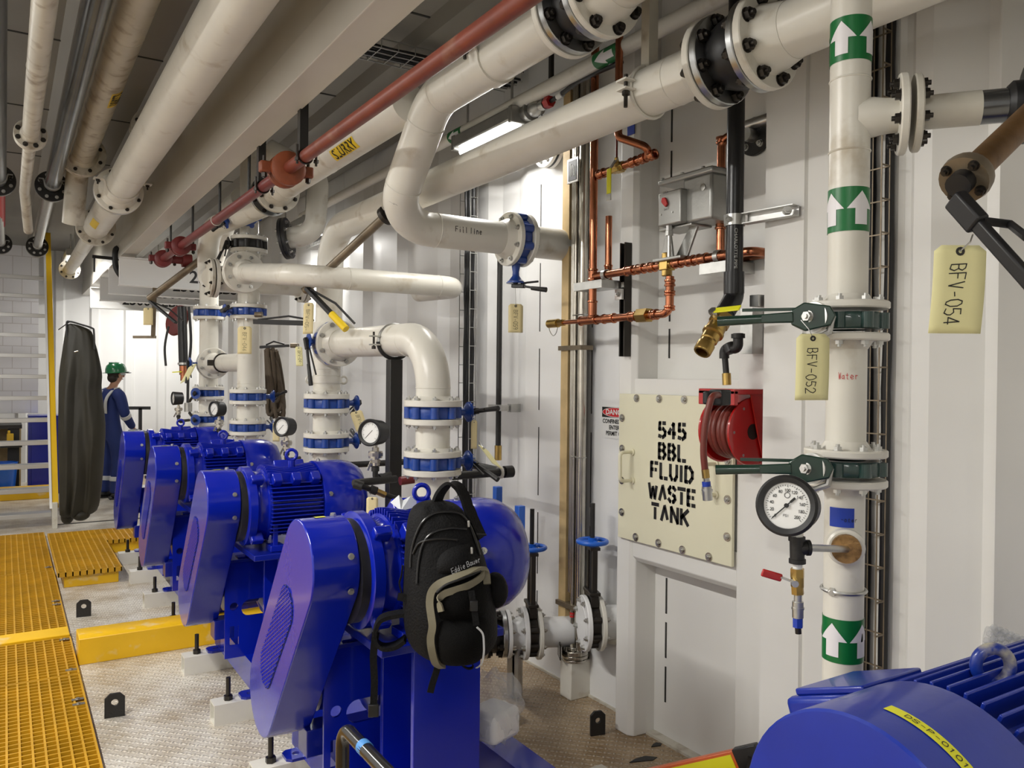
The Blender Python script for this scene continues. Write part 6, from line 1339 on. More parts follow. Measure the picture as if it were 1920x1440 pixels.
b = MB(); b.ball(B(-.14, -.16, 1.50), (.05, .04, .06)); b.build('orange_collar', 'redrag', co)
# ---------------------------------------------------------------- far end odds and ends
t = thing('hand_rail', 'black handrail fixed to the back wall behind the worker', 'rail', pY(262, 800, 14.2))
a, c = pY(228, 765, 14.2), pY(282, 765, 14.2); b = MB(); b.bar(a, c, .05, .05); b.build('top_rail', 'black', t); m_ = pY(263, 765, 14.2); b = MB(); b.bar((m_.x, m_.y, 0), m_, .05, .05, (0, 1, 0)); b.build('rail_post', 'black', t)
t = thing('hose_coil', 'coil of grey hose lying on the farthest pump motor', 'hose', pD(268, 812, 6.9))
for k in range(5): b = MB(); b.torus(pD(266+2*k, 813+k, 6.95-.03*k), (.25, .2, 1), .10-.006*k, .014, 28, 8); b.build('hose_turn', 'greypipe', t)
c0 = pX(236, 492, 1.105); t = thing('c_clamp', 'black screw clamp gripping the ceiling beam at the far end', 'clamp', c0)
Yc_ = c0.y; b = MB(); P = [(1.00, Yc_, 2.98), (1.00, Yc_, 3.0)]
b.tube(smooth([V((1.03, Yc_, 3.06)), V((1.0, Yc_, 3.02)), V((1.01, Yc_, 2.84)), V((1.09, Yc_, 2.74)), V((1.17, Yc_, 2.84)), V((1.19, Yc_, 2.97))], 5), .03, 10); b.build('clamp_frame', 'black', t)
b = MB(); b.cyl((.78, Yc_, 2.945), (1.45, Yc_, 2.925), .018, seg=10); b.cyl((.80, Yc_, 2.94), (.80, Yc_, 2.78), .009, seg=8); b.build('clamp_screw', 'black', t)
def stem_lever(label, p0, p1, e0, e1, r=.022, grip=None, fl=True):
    p0, p1, e0, e1 = map(V, (p0, p1, e0, e1)); t = thing('valve_lever', label, 'valve lever', p1); d = (p1-p0).normalized()
    b = MB(); b.cyl(p0, p1, r, seg=16); b.build('stem_tube', M.setdefault('stemtube', mat('worn_brown_tube', (.20, .16, .11), .4, metal=.5, var=.3, vscale=12)), t)
    if fl: b = MB(); b.lathe([(0, -.012), (r*2.2, -.012), (r*2.2, .012), (0, .012)], p0, d, 16); b.build('end_flange', 'bolt', t); b = MB(); b.cyl(p0-d*.03, p0-d*.01, r*1.2, seg=12); b.build('nut', 'bolt', t)
    l = (e1-e0).normalized(); b = MB(); b.bar(e0, e0+l*(e1-e0).length, .034, .022, d); b.build('lever', 'black', t, bevel=.003)
    b = MB(); s = e0+l*.04+V((.0, 0, .015)); b.tube([s, s+(e1-e0)*.5+V((.03, -.02, .03)), e1+V((.05, -.03, .02))], .007, 8); b.build('trigger', 'black', t)
    if grip: b = MB(); b.cyl(e1-l*.12, e1+l*.02, .021, seg=12); b.build('yellow_grip', grip, t)
    return t
stem_lever('brown valve stem with black lever and yellow grip by the crossing pipe', pD(724, 404, 4.30), pD(572, 545, 4.72), pD(575, 540, 4.6), pD(645, 613, 4.45), .024, 'label_y')
stem_lever('distant brown valve stem angled down below the red pipe', pD(378, 486, 7.2), pD(280, 560, 7.4), pD(281, 565, 7.35), pD(330, 605, 7.2), .032, None, False)
p = pD(290, 570, 7.5); t = thing('drop_bar', 'thin brown square bar hanging down below the distant valve stem', 'bar', pD(289, 632, 7.5)); b = MB(); b.bar(pD(290, 540, 7.5), pD(287, 632, 7.5), .035, .035, (1, 0, 0)); b.bar(pD(250, 632, 7.5), pD(292, 632, 7.5), .025, .025); b.build('bar', 'stemtube', t)
paper_tag('small pale tag on the far hanging bar by the red reel', pD(278, 577, 7.45), (.846, -.532, 0), (0, 0, 1), .09, .16, '', seed=2)
t = thing('red_reel', 'dark red reel half seen against the far white wall', 'reel', pD(328, 605, 8.6)); b = MB(); b.lathe([(0, -.03), (.16, -.02), (.17, 0), (.16, .02), (0, .03)], pD(332, 601, 8.6), (-.8, -.4, .2), 28); b.build('reel_disc', 'primer2', t)
b = MB(); b.tube(smooth([pD(316, 612, 8.5), pD(309, 650, 8.5), pD(311, 686, 8.5)], 6), .012, 8); b.build('hose_end', 'black', t)
t = thing('drop_hose', 'black vertical pipe with brass valve and yellow handle near the far risers', 'pipe', pD(343, 712, 8.2))
b = MB(); b.cyl(pD(344, 686, 8.2), pD(341, 575, 8.2), .045, seg=14); b.build('pipe', 'abs', t)
b = MB(); b.cyl(pD(344, 703, 8.2), pD(344, 686, 8.2), .04, seg=14); b.cyl(pD(344, 714, 8.2), pD(344, 702, 8.2), .03, seg=14); b.build('camlock_valve', 'copper', t); b = MB(); b.bar(pD(324, 698, 8.1), pD(339, 697, 8.1), .03, .01); b.build('yellow_lever', 'label_b', t)
b = MB(); b.cyl(pD(344, 684, 8.2), pD(344, 680, 8.2), .055, seg=14); b.build('clamp', 'zinc', t)
t = thing('drop_cable', 'thin black cable hanging down the far wall beside the black pipe', 'cable', pD(354, 640, 8.5)); b = MB(); b.tube(smooth([pD(354, 575, 8.5), pD(358, 640, 8.5), pD(353, 700, 8.5), pD(352, 760, 8.5)], 6), .014, 8); b.build('cable', 'black', t); b = MB(); b.cyl(pD(353, 772, 8.5), pD(353, 755, 8.5), .04, seg=12); b.build('cable_gland', 'zinc', t)
t = thing('hose_bundle', 'bundle of brown rope hose hanging on the wall behind the third riser', 'rope', pD(512, 720, 7.3))
rnd = random.Random(9)
for k in range(9):
    a_ = pD(498+rnd.uniform(0, 22), 655+rnd.uniform(-3, 6), 7.3+rnd.uniform(-.08, .08)); c_ = pD(500+rnd.uniform(0, 22), 765+rnd.uniform(-15, 25), 7.3+rnd.uniform(-.08, .08)); md = (a_+c_)/2+V((rnd.uniform(-.05, .05), rnd.uniform(-.03, .03), 0)); b = MB(); b.tube(smooth([a_, md, c_, c_+V((.06, 0, .05)), (a_+c_)/2+V((.05, 0, .1)), a_+V((.04, 0, 0))], 5), .018, 8); b.build('rope_loop', 'rope', t)
stem_lever('black horizontal lever behind the third riser in front of the wire tray', pD(560, 648, 6.9), pD(545, 648, 6.9), pD(542, 648, 6.9), pD(486, 651, 6.9), .02, None, False)
stem_lever('long dark green lever sticking out right of the third riser', pD(492, 590, 5.9), pD(478, 590, 5.9), pD(476, 603, 5.75), pD(572, 606, 5.55), .02, None, False)
paper_tag('manila tag lettered BFV-046 on the front of the third riser', pD(459, 612, 6.0), (.846, -.532, 0), (0, 0, 1), .105, .205, 'BFV-046', seed=11, ts=.03)
paper_tag('manila tag hanging from the thin valve left of the second riser', pD(579, 568, 4.55), (.846, -.532, .05), (.02, 0, 1), .058, .175, 'BFV-057', seed=12, ts=.02)
paper_tag('small manila tag behind the second riser, left of its valve lever', pD(560, 650, 5.2), (.846, -.532, 0), (-.06, 0, 1), .045, .125, 'BFV-047', seed=13, ts=.018, m='tag2')
paper_tag('tilted manila tag beside the lower valve of the second riser', pD(667, 771, 5.0), (.80, -.5, .25), (-.30, .2, 1), .075, .125, 'BFV-045', seed=14, ts=.022)
paper_tag('narrow tag hanging on the first riser between its two valve levers', pD(889, 788, 3.95), (.5, -.3, .0), (0, 0, 1), .03, .14, '', seed=15)
paper_tag('pale tag lying over the lower lever of the first riser', pD(905, 838, 3.9), (.6, -.45, -.45), (-.5, .2, .7), .06, .12, 'BFV-043', seed=16, ts=.018, m='tag2')
paper_tag('pale tag low behind the third riser beside the wire tray', pD(518, 792, 5.9), (.846, -.532, 0), (0, 0, 1), .05, .14, '', seed=17)
paper_tag('pale tag on the slim valve of the farthest riser', pD(362, 684, 7.2), (.7, -.44, .4), (.45, -.2, 1), .08, .17, '', seed=18, m='tag2')
# ================================================================ pump gauges
def pump_gauge(label, c, fac, R=.064, dz=.17):
    t = thing('pressure_gauge', label, 'gauge', c-V((0, 0, dz))); c = V(c); n = V(fac).normalized()
    b = MB(); b.lathe([(0, -.075), (R*.7, -.075), (R*.93, -.068), (R, -.02), (R*1.05, .012), (R*1.05, .02), (R*.96, .024), (R*.8, .018), (R*.79, .01), (0, .01)], c, n, 40); b.build('gauge_case', 'black', t, smooth=45)
    b = MB(); b.lathe([(R*.8, 0), (0, .0005)], c+n*.0115, n, 32); d = b.build('dial', 'dial', t)
    u = V((0, 0, 1)).cross(n).normalized(); v = n.cross(u); b = MB(); O_ = c+n*.0126
    for k in range(28):
        an = math.radians(-135+10*k); e = u*math.sin(an)+v*math.cos(an); b.bar(O_+e*R*.72, O_+e*R*(.58 if k % 3 == 0 else .65), .0014, .0006, n)
    e = u*math.sin(-2.35)+v*math.cos(-2.35); b.bar(O_-e*R*.25, O_+e*R*.6, .0025, .0008, n); b.build('dial_scale', 'ink', d, smooth=0)
    w = c-n*.035; z = lambda h: w-V((0, 0, h))
    b = MB(); b.cyl(z(R*.9), z(R+.025), .010, seg=12); b.hexp(z(R+.01), z(R+.028), .017); b.build('gauge_stem', 'steel', t)
    b = MB(); b.cyl(z(R+.028), z(R+.062), .034, seg=20); b.cyl(z(R+.036), z(R+.052), .039, seg=8); b.build('diaphragm_seal', 'steel', t)
    b = MB(); b.cyl(z(R+.062), z(R+.10), .02, seg=14); b.hexp(z(R+.07), z(R+.085), .025); b.bar(z(R+.075)+V((-.02, 0, 0)), z(R+.12)+V((-.045, -.01, 0)), .012, .004, (0, 1, 0)); b.build('gauge_cock', 'steel', t)
    b = MB(); b.tube(fillet([z(R+.095), z(R+.165), z(R+.165)+V((.12, .10, .005))], .02, 6), .014, 12); b.cyl(z(R+.105), z(R+.128), .02, seg=14); b.cyl(z(R+.165)+V((.02, .016, 0)), z(R+.165)+V((.05, .04, 0)), .02, seg=14); b.build('iron_elbow', 'blackmetal', t)
    return t
fg = (-.80, -.55, .04)
pump_gauge('black pressure gauge on a stainless stem left of the first riser', pD(697, 811, 3.95), fg)
pump_gauge('black pressure gauge on a stainless stem left of the second riser', pD(531, 800, 5.35), fg)
pump_gauge('black pressure gauge in front of the valves of the third riser', pD(404, 767, 6.75), (-.88, -.4, .0))
pump_gauge('black pressure gauge beside the farthest riser', pD(328, 747, 8.0), (-.95, -.1, 0))
t = thing('sample_valve', 'small iron sample pipe with brass end beside the first gauge', 'valve', pD(690, 918, 3.6))
b = MB(); b.cyl(pD(668, 908, 3.5), pD(742, 935, 3.6), .012, seg=12); b.cyl(pD(664, 907, 3.5), pD(680, 912, 3.5), .02, seg=14); b.cyl(pD(695, 917, 3.53), pD(706, 921, 3.54), .019, seg=14); b.build('nipple', 'blackmetal', t); b = MB(); b.cyl(pD(706, 921, 3.54), pD(722, 928, 3.56), .014, seg=12); b.build('brass_union', 'brass', t)
b = MB(); b.cyl(pD(664, 906, 3.5), pD(742, 898, 3.7), .017, seg=12); b.build('branch', 'blackmetal', t)
paper_tag('manila tag hung with a yellow tie behind the nearest motor', pD(698, 932, 3.5), (.846, -.532, 0), (0, 0, 1), .05, .10, '', seed=21)
b = MB(); P = [pD(732, 942, 2.85), pD(748, 928, 2.85), pD(756, 938, 2.85), pD(770, 930, 2.85), pD(790, 948, 2.85), pD(752, 958, 2.8)]
b.face([b.bm.verts.new(p) for p in P]); tag(b.build('clear_sleeve', 'reflect', smooth=0, solid=.001), 'small crumpled clear plastic document sleeve lying on the nearest motor', 'sleeve')
# ================================================================ backpack
t = thing('backpack', 'black backpack with khaki piping hanging on the nearest pump motor', 'backpack', pD(840, 1225, 2.42))
bu, bn = V((.93, -.37, 0)).normalized(), V((-.37, -.93, 0)).normalized()
K4 = lambda x, y, D=2.42: pD(680+x/3.272, 880+y/3.272, D)
BR_ = [(190, 385, 500, .03), (205, 330, 560, .05), (240, 292, 610, .07), (300, 275, 650, .085), (400, 262, 705, .10), (500, 258, 735, .115), (600, 252, 765, .13), (700, 248, 790, .14), (800, 246, 808, .15), (900, 248, 824, .155), (1000, 262, 828, .15), (1060, 290, 815, .14), (1110, 350, 760, .12), (1150, 430, 690, .08), (1165, 480, 640, .04)]
def ring_at(y):
    for (y0, l0, r0, t0), (y1, l1, r1, t1) in zip(BR_, BR_[1:]):
        if y0 <= y <= y1: f = (y-y0)/(y1-y0); return l0+(l1-l0)*f, r0+(r1-r0)*f, t0+(t1-t0)*f
    return BR_[0][1:] if y < BR_[0][0] else BR_[-1][1:]
DB = 2.50
def bsurf(x, y, lift=0.0):
    l, r, th = ring_at(y); c = K4((l+r)/2, y, DB); hw = (K4(r, y, DB)-K4(l, y, DB)).length/2; s = max(-1, min(1, (x-(l+r)/2)/((r-l)/2)))
    return c+bu*(s*hw)+bn*(th*(1-abs(s)**2.6)**.45+lift)
b = MB(); N = 36; rows = []
for y, l, r, th in BR_:
    c = K4((l+r)/2, y, DB); hw = (K4(r, y, DB)-K4(l, y, DB)).length/2; row = []
    for i in range(N):
        a = 2*PI*i/N; s = math.cos(a); f = math.sin(a); d = th*(1-abs(s)**2.6)**.45 if f > 0 else -.03*(1-abs(s)**4)
        row.append(b.bm.verts.new(c+bu*(s*hw)+bn*(d+.004*math.sin(9*a+y*.03))))
    rows.append(row)
for p, q in zip(rows, rows[1:]):
    for i in range(N): b.face([p[i], p[(i+1) % N], q[(i+1) % N], q[i]])
b.face(rows[0]); b.face(rows[-1][::-1]); main = b.build('main_compartment', 'fabric', t, smooth=60, sub=1)
def pocket(rows_, name, m, lift, parent, dome=.5):
    b = MB(); G = []
    for j, (y, l, r) in enumerate(rows_):
        g = []; fj = math.sin(PI*(j+.0)/(len(rows_)-1))
        for i in range(13):
            f = i/12; x = l+(r-l)*f; k = (math.sin(PI*f)**dome)*(fj**dome if 0 < j < len(rows_)-1 else 0)
            g.append(b.bm.verts.new(bsurf(x, y, -.004+(lift+.004)*k)))
        G.append(g)
    for p, q in zip(G, G[1:]):
        for i in range(12): b.face([p[i], p[i+1], q[i+1], q[i]])
    return b.build(name, m, parent, smooth=70, sub=1)
pk = pocket([(600, 470, 690), (640, 440, 725), (720, 425, 738), (800, 430, 735), (845, 440, 722)], 'front_pocket', 'fabric2', .03, t)
mp = pocket([(830, 445, 725), (880, 420, 735), (960, 412, 738), (1040, 420, 732), (1100, 440, 715), (1145, 480, 680)], 'mesh_pocket', 'fabric2', .055, t)
tp = pocket([(420, 560, 640), (450, 470, 655), (500, 430, 665), (560, 420, 690), (590, 425, 700)], 'top_pocket', 'fabric', .022, t)
KP = [(470, 1140), (425, 1085), (400, 1000), (392, 930), (402, 860), (395, 800), (388, 730), (400, 668), (440, 628), (520, 600), (600, 578), (660, 562), (705, 570), (732, 605), (735, 660)]
b = MB(); b.strip(smooth([bsurf(x, y, .016) for x, y in KP], 4), .022, .012, bu+bn*.2); b.build('khaki_piping', 'khaki', t, smooth=60)
KP2 = [(450, 775), (440, 715), (465, 680), (530, 660), (610, 640), (690, 610), (715, 590)]
b = MB(); b.strip(smooth([bsurf(x, y, .022) for x, y in KP2], 4), .020, .006, (0, 0, 1)); b.build('khaki_piping', 'khaki', t, smooth=60)
KP3 = [(425, 670), (470, 632), (540, 606), (620, 585), (690, 572)]
b = MB(); b.tube(smooth([bsurf(x, y, .026) for x, y in KP3], 4), .0035, 8); b.build('zip', 'black', t)
b = MB(); b.strip(smooth([bsurf(x, y, .05) for x, y in ((648, 855), (682, 895), (690, 960), (690, 1020), (682, 1085), (665, 1138))], 4), .0055, .002, bu); b.build('reflective_stripe', 'reflect', t)
def boxat(name, x, y, w, h, m, lift=.05): b = MB(); p = bsurf(x, y, lift); b.box(p, (w, .010, h), Matrix((bu, -bn, (0, 0, 1))).transposed()); b.build(name, m, t, bevel=.002)
for P in ([(285, 560), (292, 470), (318, 370), (360, 290), (430, 245), (520, 240), (590, 262), (640, 320), (672, 400), (700, 500)], [(320, 640), (330, 520), (360, 410), (420, 350), (520, 330), (620, 345)], [(300, 480), (330, 420), (380, 395), (470, 385), (560, 395)]):
    b = MB(); b.tube(smooth([bsurf(x, y, .003) for x, y in P], 5), .0038, 8); b.build('zip', 'abs', t)
b = MB(); b.strip([bsurf(x, y, .042) for x, y in ((622, 660), (632, 730), (640, 790), (648, 850))], .018, .004, bu); b.build('compression_strap', 'fabric', t)
boxat('buckle', 633, 740, .022, .030, 'abs', .046)
for x, y in ((632, 312), (640, 455)): boxat('zip_pull', x, y, .007, .020, 'zinc', .022)
b = MB(); o = bsurf(515, 568, .028); e = bsurf(640, 530, .026); uu_ = (e-o).normalized(); strokes(b, 'Eddie Bauer', o, uu_, (bn*-1).cross(uu_)*-1 if False else V((0, 0, 1))-uu_*uu_.z, .016, .0075, .0018, .0016, .002, jit=.06); b.build('logo_lettering', 'reflect', t, smooth=0)
for P in ([(455, 200), (475, 150), (510, 105), (545, 88), (590, 110), (625, 165), (650, 240), (690, 330), (730, 420)],):
    b = MB(); b.strip(smooth([K4(x, y, 2.50) for x, y in P], 5), .042, .010, bu*.7-bn*.7); b.build('shoulder_strap', 'fabric', t, smooth=60)
b = MB(); b.strip(smooth([K4(x, y, 2.56) for x, y in [(640, 180), (680, 230), (705, 300), (720, 380)]], 5), .012, .004, bn); b.build('grab_loop', 'fabric', t)
b = MB(); b.strip(smooth([K4(x, y, 2.47) for x, y in [(300, 880), (200, 890), (110, 920), (75, 1000), (85, 1060), (130, 1090), (200, 1080), (262, 1040)]], 5), .05, .012, bn); b.build('waist_belt', 'fabric', t, smooth=60)
b = MB(); b.strip(smooth([K4(x, y, 2.47) for x, y in [(80, 1000), (66, 1150), (72, 1300), (66, 1470)]], 5), .022, .003, bu); b.build('hanging_strap', 'fabric', t)
b = MB(); p = K4(66, 1480, 2.47); b.box(p, (.032, .010, .04), Matrix((bu, -bn, (0, 0, 1))).transposed()); b.build('strap_buckle', 'abs', t, bevel=.003)
b = MB(); b.strip(smooth([K4(x, y, 2.44) for x, y in [(470, 1150), (455, 1230), (430, 1310), (415, 1370)]], 4), .02, .005, bu); b.build('hanging_strap', 'fabric', t)
b = MB(); b.strip(smooth([K4(x, y, 2.42) for x, y in [(590, 1150), (610, 1200), (650, 1222), (678, 1205), (640, 1150)]], 4), .012, .004, bn); b.build('gear_loop', 'fabric', t)
b = MB(); b.strip(smooth([K4(x, y, 2.42) for x, y in [(215, 780), (260, 790), (330, 815), (385, 800)]], 4), .022, .006, (0, 0, 1)); b.build('side_strap', 'fabric', t)
b = MB(); b.strip(smooth([K4(x, y, 2.46) for x, y in [(245, 590), (238, 650), (225, 700), (240, 760)]], 4), .012, .005, bn); b.build('side_strap', 'fabric', t)
b = MB(); b.ball(K4(815, 740, 2.5), (.035, .05, .055)); b.build('side_pocket', 'fabric', t)
b = MB(); b.bar(K4(700, 400, 2.44), K4(760, 402, 2.44), .012, .004); b.build('strap_end', 'fabric', t)
# ================================================================ nearest motor, lower right
NX0, NY, NZ, NR = 1.08, .742, .988, .208
t = thing('electric_motor', 'large blue motor in the lower right corner with a yellow label and lifting eye', 'motor', (1.5, NY, 0), 'blue motor cut by the lower right edge')
del t['group']
b = MB(); b.lathe([(0, 0), (NR-.004, 0), (NR, .004), (NR, .226), (NR-.006, .228), (NR-.006, .2), (0, .2)], (NX0, NY, NZ), (1, 0, 0), 56); cw = b.build('fan_cowl', M.setdefault('blue_worn', mat('worn_blue_paint', (.006, .028, .33), .34, coat=.25, var=.12, vscale=6, bump=.04)), t, smooth=40)
a0 = math.atan2(.3, 1)
b = MB(); z0 = V((0, 0, 1)); p1 = pX(1625, 1315, 1.16); p2 = pX(1752, 1372, 1.16)
an1 = math.atan2(p1.y-NY, p1.z-NZ); an2 = math.atan2(p2.y-NY, p2.z-NZ)
q1, q2 = pZ(1622, 1318, NZ+NR*.985), pZ(1752, 1368, NZ+NR*.93)
wrap(b, (NX0+.075, NY, NZ), (1, 0, 0), NR+.001, .02, .86, -.011, .011, (0, 0, 1), 20); lb = b.build('yellow_label', 'label_b', cw)
b = MB(); lo_ = V((NX0+.075-.005, NY-.02, NZ+NR))
def foldn(p):
    s = -(p.y-NY); an = s/NR; return V((p.x, NY-math.sin(an)*(NR+.0022), NZ+math.cos(an)*(NR+.0022)))
strokes(b, 'DS-P-0101', (NX0+.070, NY-.035, NZ+NR), (0, -1, 0), (1, 0, 0), .009, .008, .0038, .0015, .0, fold=foldn); b.build('handwriting', 'ink', lb, smooth=0)
b = MB(); b.cyl((NX0+.232, NY, NZ), (2.0, NY, NZ), .165, seg=40); fr = b.build('motor_frame', 'blue_worn', t)
for k in range(44):
    an = 2*PI*k/44; c, s = math.cos(an), math.sin(an); b = MB(); b.box((1.64, NY+c*.183, NZ+s*.183), (.62, .045, .0065), Euler((an, 0, 0)).to_matrix()); b.build('cooling_fin', 'blue_worn', fr, bevel=.002)
b = MB(); b.lathe([(0, 1.96), (.2, 1.96), (.205, 1.97), (.2, 2.03), (.12, 2.06), (0, 2.07)], (0, NY, NZ), (1, 0, 0), 40); b.build('drive_end_bell', 'blue_worn', t)
e = pZ(1862, 1262, NZ+.262); eb = V((e.x, e.y, NZ+.17)); ex = pX(1862, 1250, 1.52)
ec = pY(1862, 1248, NY-.0); eb = V((ec.x, NY, NZ+.18))
b = MB(); b.cyl(eb, V((eb.x, NY, ec.z-.026)), .024, .019, seg=20); b.cyl(V((eb.x, NY, ec.z-.05)), V((eb.x, NY, ec.z-.03)), .029, .026, seg=20); b.torus(V((eb.x, NY, ec.z)), (.55, .83, 0), .030, .0105, 36, 12); b.build('lifting_eye', M.setdefault('chipped', mat('chipped_blue_paint', (.006, .03, .26), .35, dirt=(.45, .42, .33), dirt_amt=.45, dscale=26, coat=.2)), t)
b = MB(); ty = NY+.17; b.box((NX0+.36, ty+.05, NZ+.055), (.22, .20, .11), Euler((-.35, 0, 0)).to_matrix()); tb = b.build('terminal_box', 'blue_worn', t, bevel=.012)
b = MB(); b.box((NX0+.36, ty+.071, NZ+.113), (.19, .16, .014), Euler((-.35, 0, 0)).to_matrix()); b.build('terminal_lid', 'blue_worn', tb, bevel=.004)
b = MB(); b.span((1.30, NY-.2, .70), (2.0, NY+.2, .80)); b.build('motor_foot', 'blue_worn', t)
b = MB(); b.span((1.25, NY-.28, .06), (2.05, NY+.28, .70)); b.build('motor_stand', 'blue_dk', t)
for s in (-1, 1): b = MB(); b.span((1.25, NY+s*.25-.04, 0), (2.05, NY+s*.25+.04, .06)); b.build('base_rail', 'blue_dk', t)
b = MB(); b.bar((1.5, NY-.10, NZ+.203), (1.58, NY-.14, NZ+.186), .05, .002, (0, -.4, 1)); b.build('name_plate', 'bolt', t)
# bubble wrap draped behind the motor
t = thing('bubble_wrap', 'roll of clear bubble wrap at the right edge behind the blue motor', 'bubble wrap', pD(1880, 1225, 1.85))
a, c = pD(1848, 1205, 1.86), pD(2010, 1275, 1.75); d = (c-a); u, v, ax_ = basis(d); b = MB(); b.tube([a+d*(k/12)+V((0, 0, .004*math.sin(k*2.1))) for k in range(13)], [.038+.004*math.sin(k*1.7) for k in range(13)], 20); roll = b.build('wrap_roll', 'film', t)
b = MB()
for k in range(15):
    for j in range(14):
        an = 2*PI*(j+.5*(k % 2))/14; b.ball(a+d*(k+.5)/15+(u*math.cos(an)+v*math.sin(an))*.040, (.0085, .0085, .0085), 8, 5)
bb = b.build('bubbles', 'film', t); bb['kind'] = 'stuff'
b = MB(); a2, c2 = pD(1842, 1245, 1.88), pD(2000, 1300, 1.8); b.tube([a2, (a2+c2)/2+V((0, 0, .01)), c2], .03, 14); b.build('wrap_fold', 'film', t)
b = MB(); q0 = pY(1640, 1225, 1.6); b.box((q0.x+.02, 1.6, .5), (.11, .012, 1.0)); tg = tag(b.build('metal_sheet', 'board'), 'grey sheet metal cover standing behind the base of the banded riser', 'sheet')
# ================================================================ level gauge with strapped timber
t = thing('level_gauge', 'tall stainless level gauge with strapped pale timber on a white pedestal', 'level gauge', (2.58, 3.45, 0))
lx, ly = 2.575, 3.405
b = MB(); b.span((2.525, 3.40-.0, 0), (2.66, 3.50, .20)); b.build('pedestal', 'cream', t, bevel=.004)
zb_ = pX(1075, 1258, 2.56).z
for z0, z1, r in ((.20, .212, .066), (.218, .235, .072), (.237, .258, .072), (.26, .275, .05)): b = MB(); b.cyl((lx, ly+.03, z0), (lx, ly+.03, z1), r, seg=32); b.build('base_flange', 'steel', t, bevel=.002)
for k in range(8): an = 2*PI*k/8; b = MB(); b.cyl((lx+math.cos(an)*.058, ly+.03+math.sin(an)*.058, .205), (lx+math.cos(an)*.058, ly+.03+math.sin(an)*.058, .275), .007, seg=10); b.build('flange_bolt', 'zinc', t)
b = MB(); b.cyl((lx, ly-.005, .26), (lx, ly-.005, 3.3), .026, seg=24); b.build('gauge_chamber', 'steel', t)
b = MB(); b.cyl((lx-.01, ly+.045, .275), (lx-.01, ly+.045, 3.3), .010, seg=14); b.build('indicator_tube', 'steel', t)
b = MB(); b.span((lx+.01, ly+.025, .5), (lx+.04, ly+.095, 3.3)); b.build('indicator_rail', 'bolt', t)
for k in range(3): b = MB(); b.cyl((lx-.012+.004*k, ly+.06+.014*k, .55), (lx-.012+.004*k, ly+.06+.014*k, 3.3), .0055, seg=10); b.build('flag_strip', 'steel', t)
b = MB(); b.cyl((lx-.01, ly+.045, .275), (lx-.01, ly+.045, .30), .02, seg=16); b.cyl((lx-.01, ly+.045, .30), (lx-.01, ly+.045, .60), .0125, seg=14); b.build('lower_fitting', 'steel', t)
for z in (.425, .44): b = MB(); b.cyl((lx-.01, ly+.045, z), (lx-.01, ly+.045, z+.011), .0135, seg=14); b.build('orange_ring', 'redrag', t)
zl0, zl1 = pX(1045, 1172, 2.54).z, pX(1068, 255, 2.54).z
b = MB(); b.prism([(-.032, zl0), (.032, zl0-.0), (.032, 3.25), (-.032, 3.25)], (lx-.015, ly+.135, 0), (0, 1, 0), (0, 0, 1), .055); b.build('timber_batten', 'wood', t, bevel=.002)
for y in (652, 1140):
    z = pX(1070, y, 2.54).z; b = MB(); b.span((lx-.032, ly-.036, z-.012), (lx+.048, ly+.170, z+.012)); b.build('brown_strap', 'stemtube', t, label='brown strap')
for y in (590, 858): z = pX(1080, y, 2.54).z; b = MB(); b.torus((lx, ly-.005, z), (0, 0, 1), .029, .003, 24, 6); b.torus((lx-.01, ly+.045, z), (0, 0, 1), .013, .003, 16, 6); b.build('tube_clip', 'zinc', t)
zp = pX(1079, 316, 2.52).z; b = MB(); b.span((lx-.045, ly-.01, zp-.065), (lx-.038, ly+.085, zp+.065)); npl = b.build('name_plate', 'zinc', t, bevel=.002); b = MB(); b.span((lx-.047, ly+.003, zp-.053), (lx-.044, ly+.072, zp+.053)); pf = b.build('plate_face', 'black', npl)
b = MB()
for k in range(3): b.span((lx-.0485, ly+.017+.016*k, zp-.03), (lx-.0465, ly+.022+.016*k, zp+.02+.008*k))
b.build('plate_marks', 'dial', pf)
pq = pX(1055, 1262, 2.50); b = MB(); b.box((lx-.085, ly+.055, .262), (.006, .10, .085), Euler((0, 0, -.5)).to_matrix()); dp_ = b.build('data_plate', 'bolt', t); b = MB()
for k in range(6): b.box((lx-.089, ly+.0525, .235+.010*k), (.002, .07, .003), Euler((0, 0, -.5)).to_matrix())
b.build('plate_lettering', 'dial', dp_)
b = MB(); zt2 = pX(1110, 1193, 2.56).z; b.cyl((lx, ly-.03, zt2), (lx, ly-.15, zt2+.004), .012, seg=14); b.build('drain_tube', 'steel', t)
for k, r in ((0, .05), (1, .052)): b = MB(); b.cyl((lx, ly-.125-.03*k, zt2), (lx, ly-.145-.03*k, zt2), r, seg=24); b.build('drain_flange', 'steel' if k == 0 else 'blackmetal', t)
b = MB(); b.cyl((lx, ly-.17, zt2), (lx+.05, ly-.30, zt2+.01), .022, seg=16); b.build('white_pipe', 'cream', t)
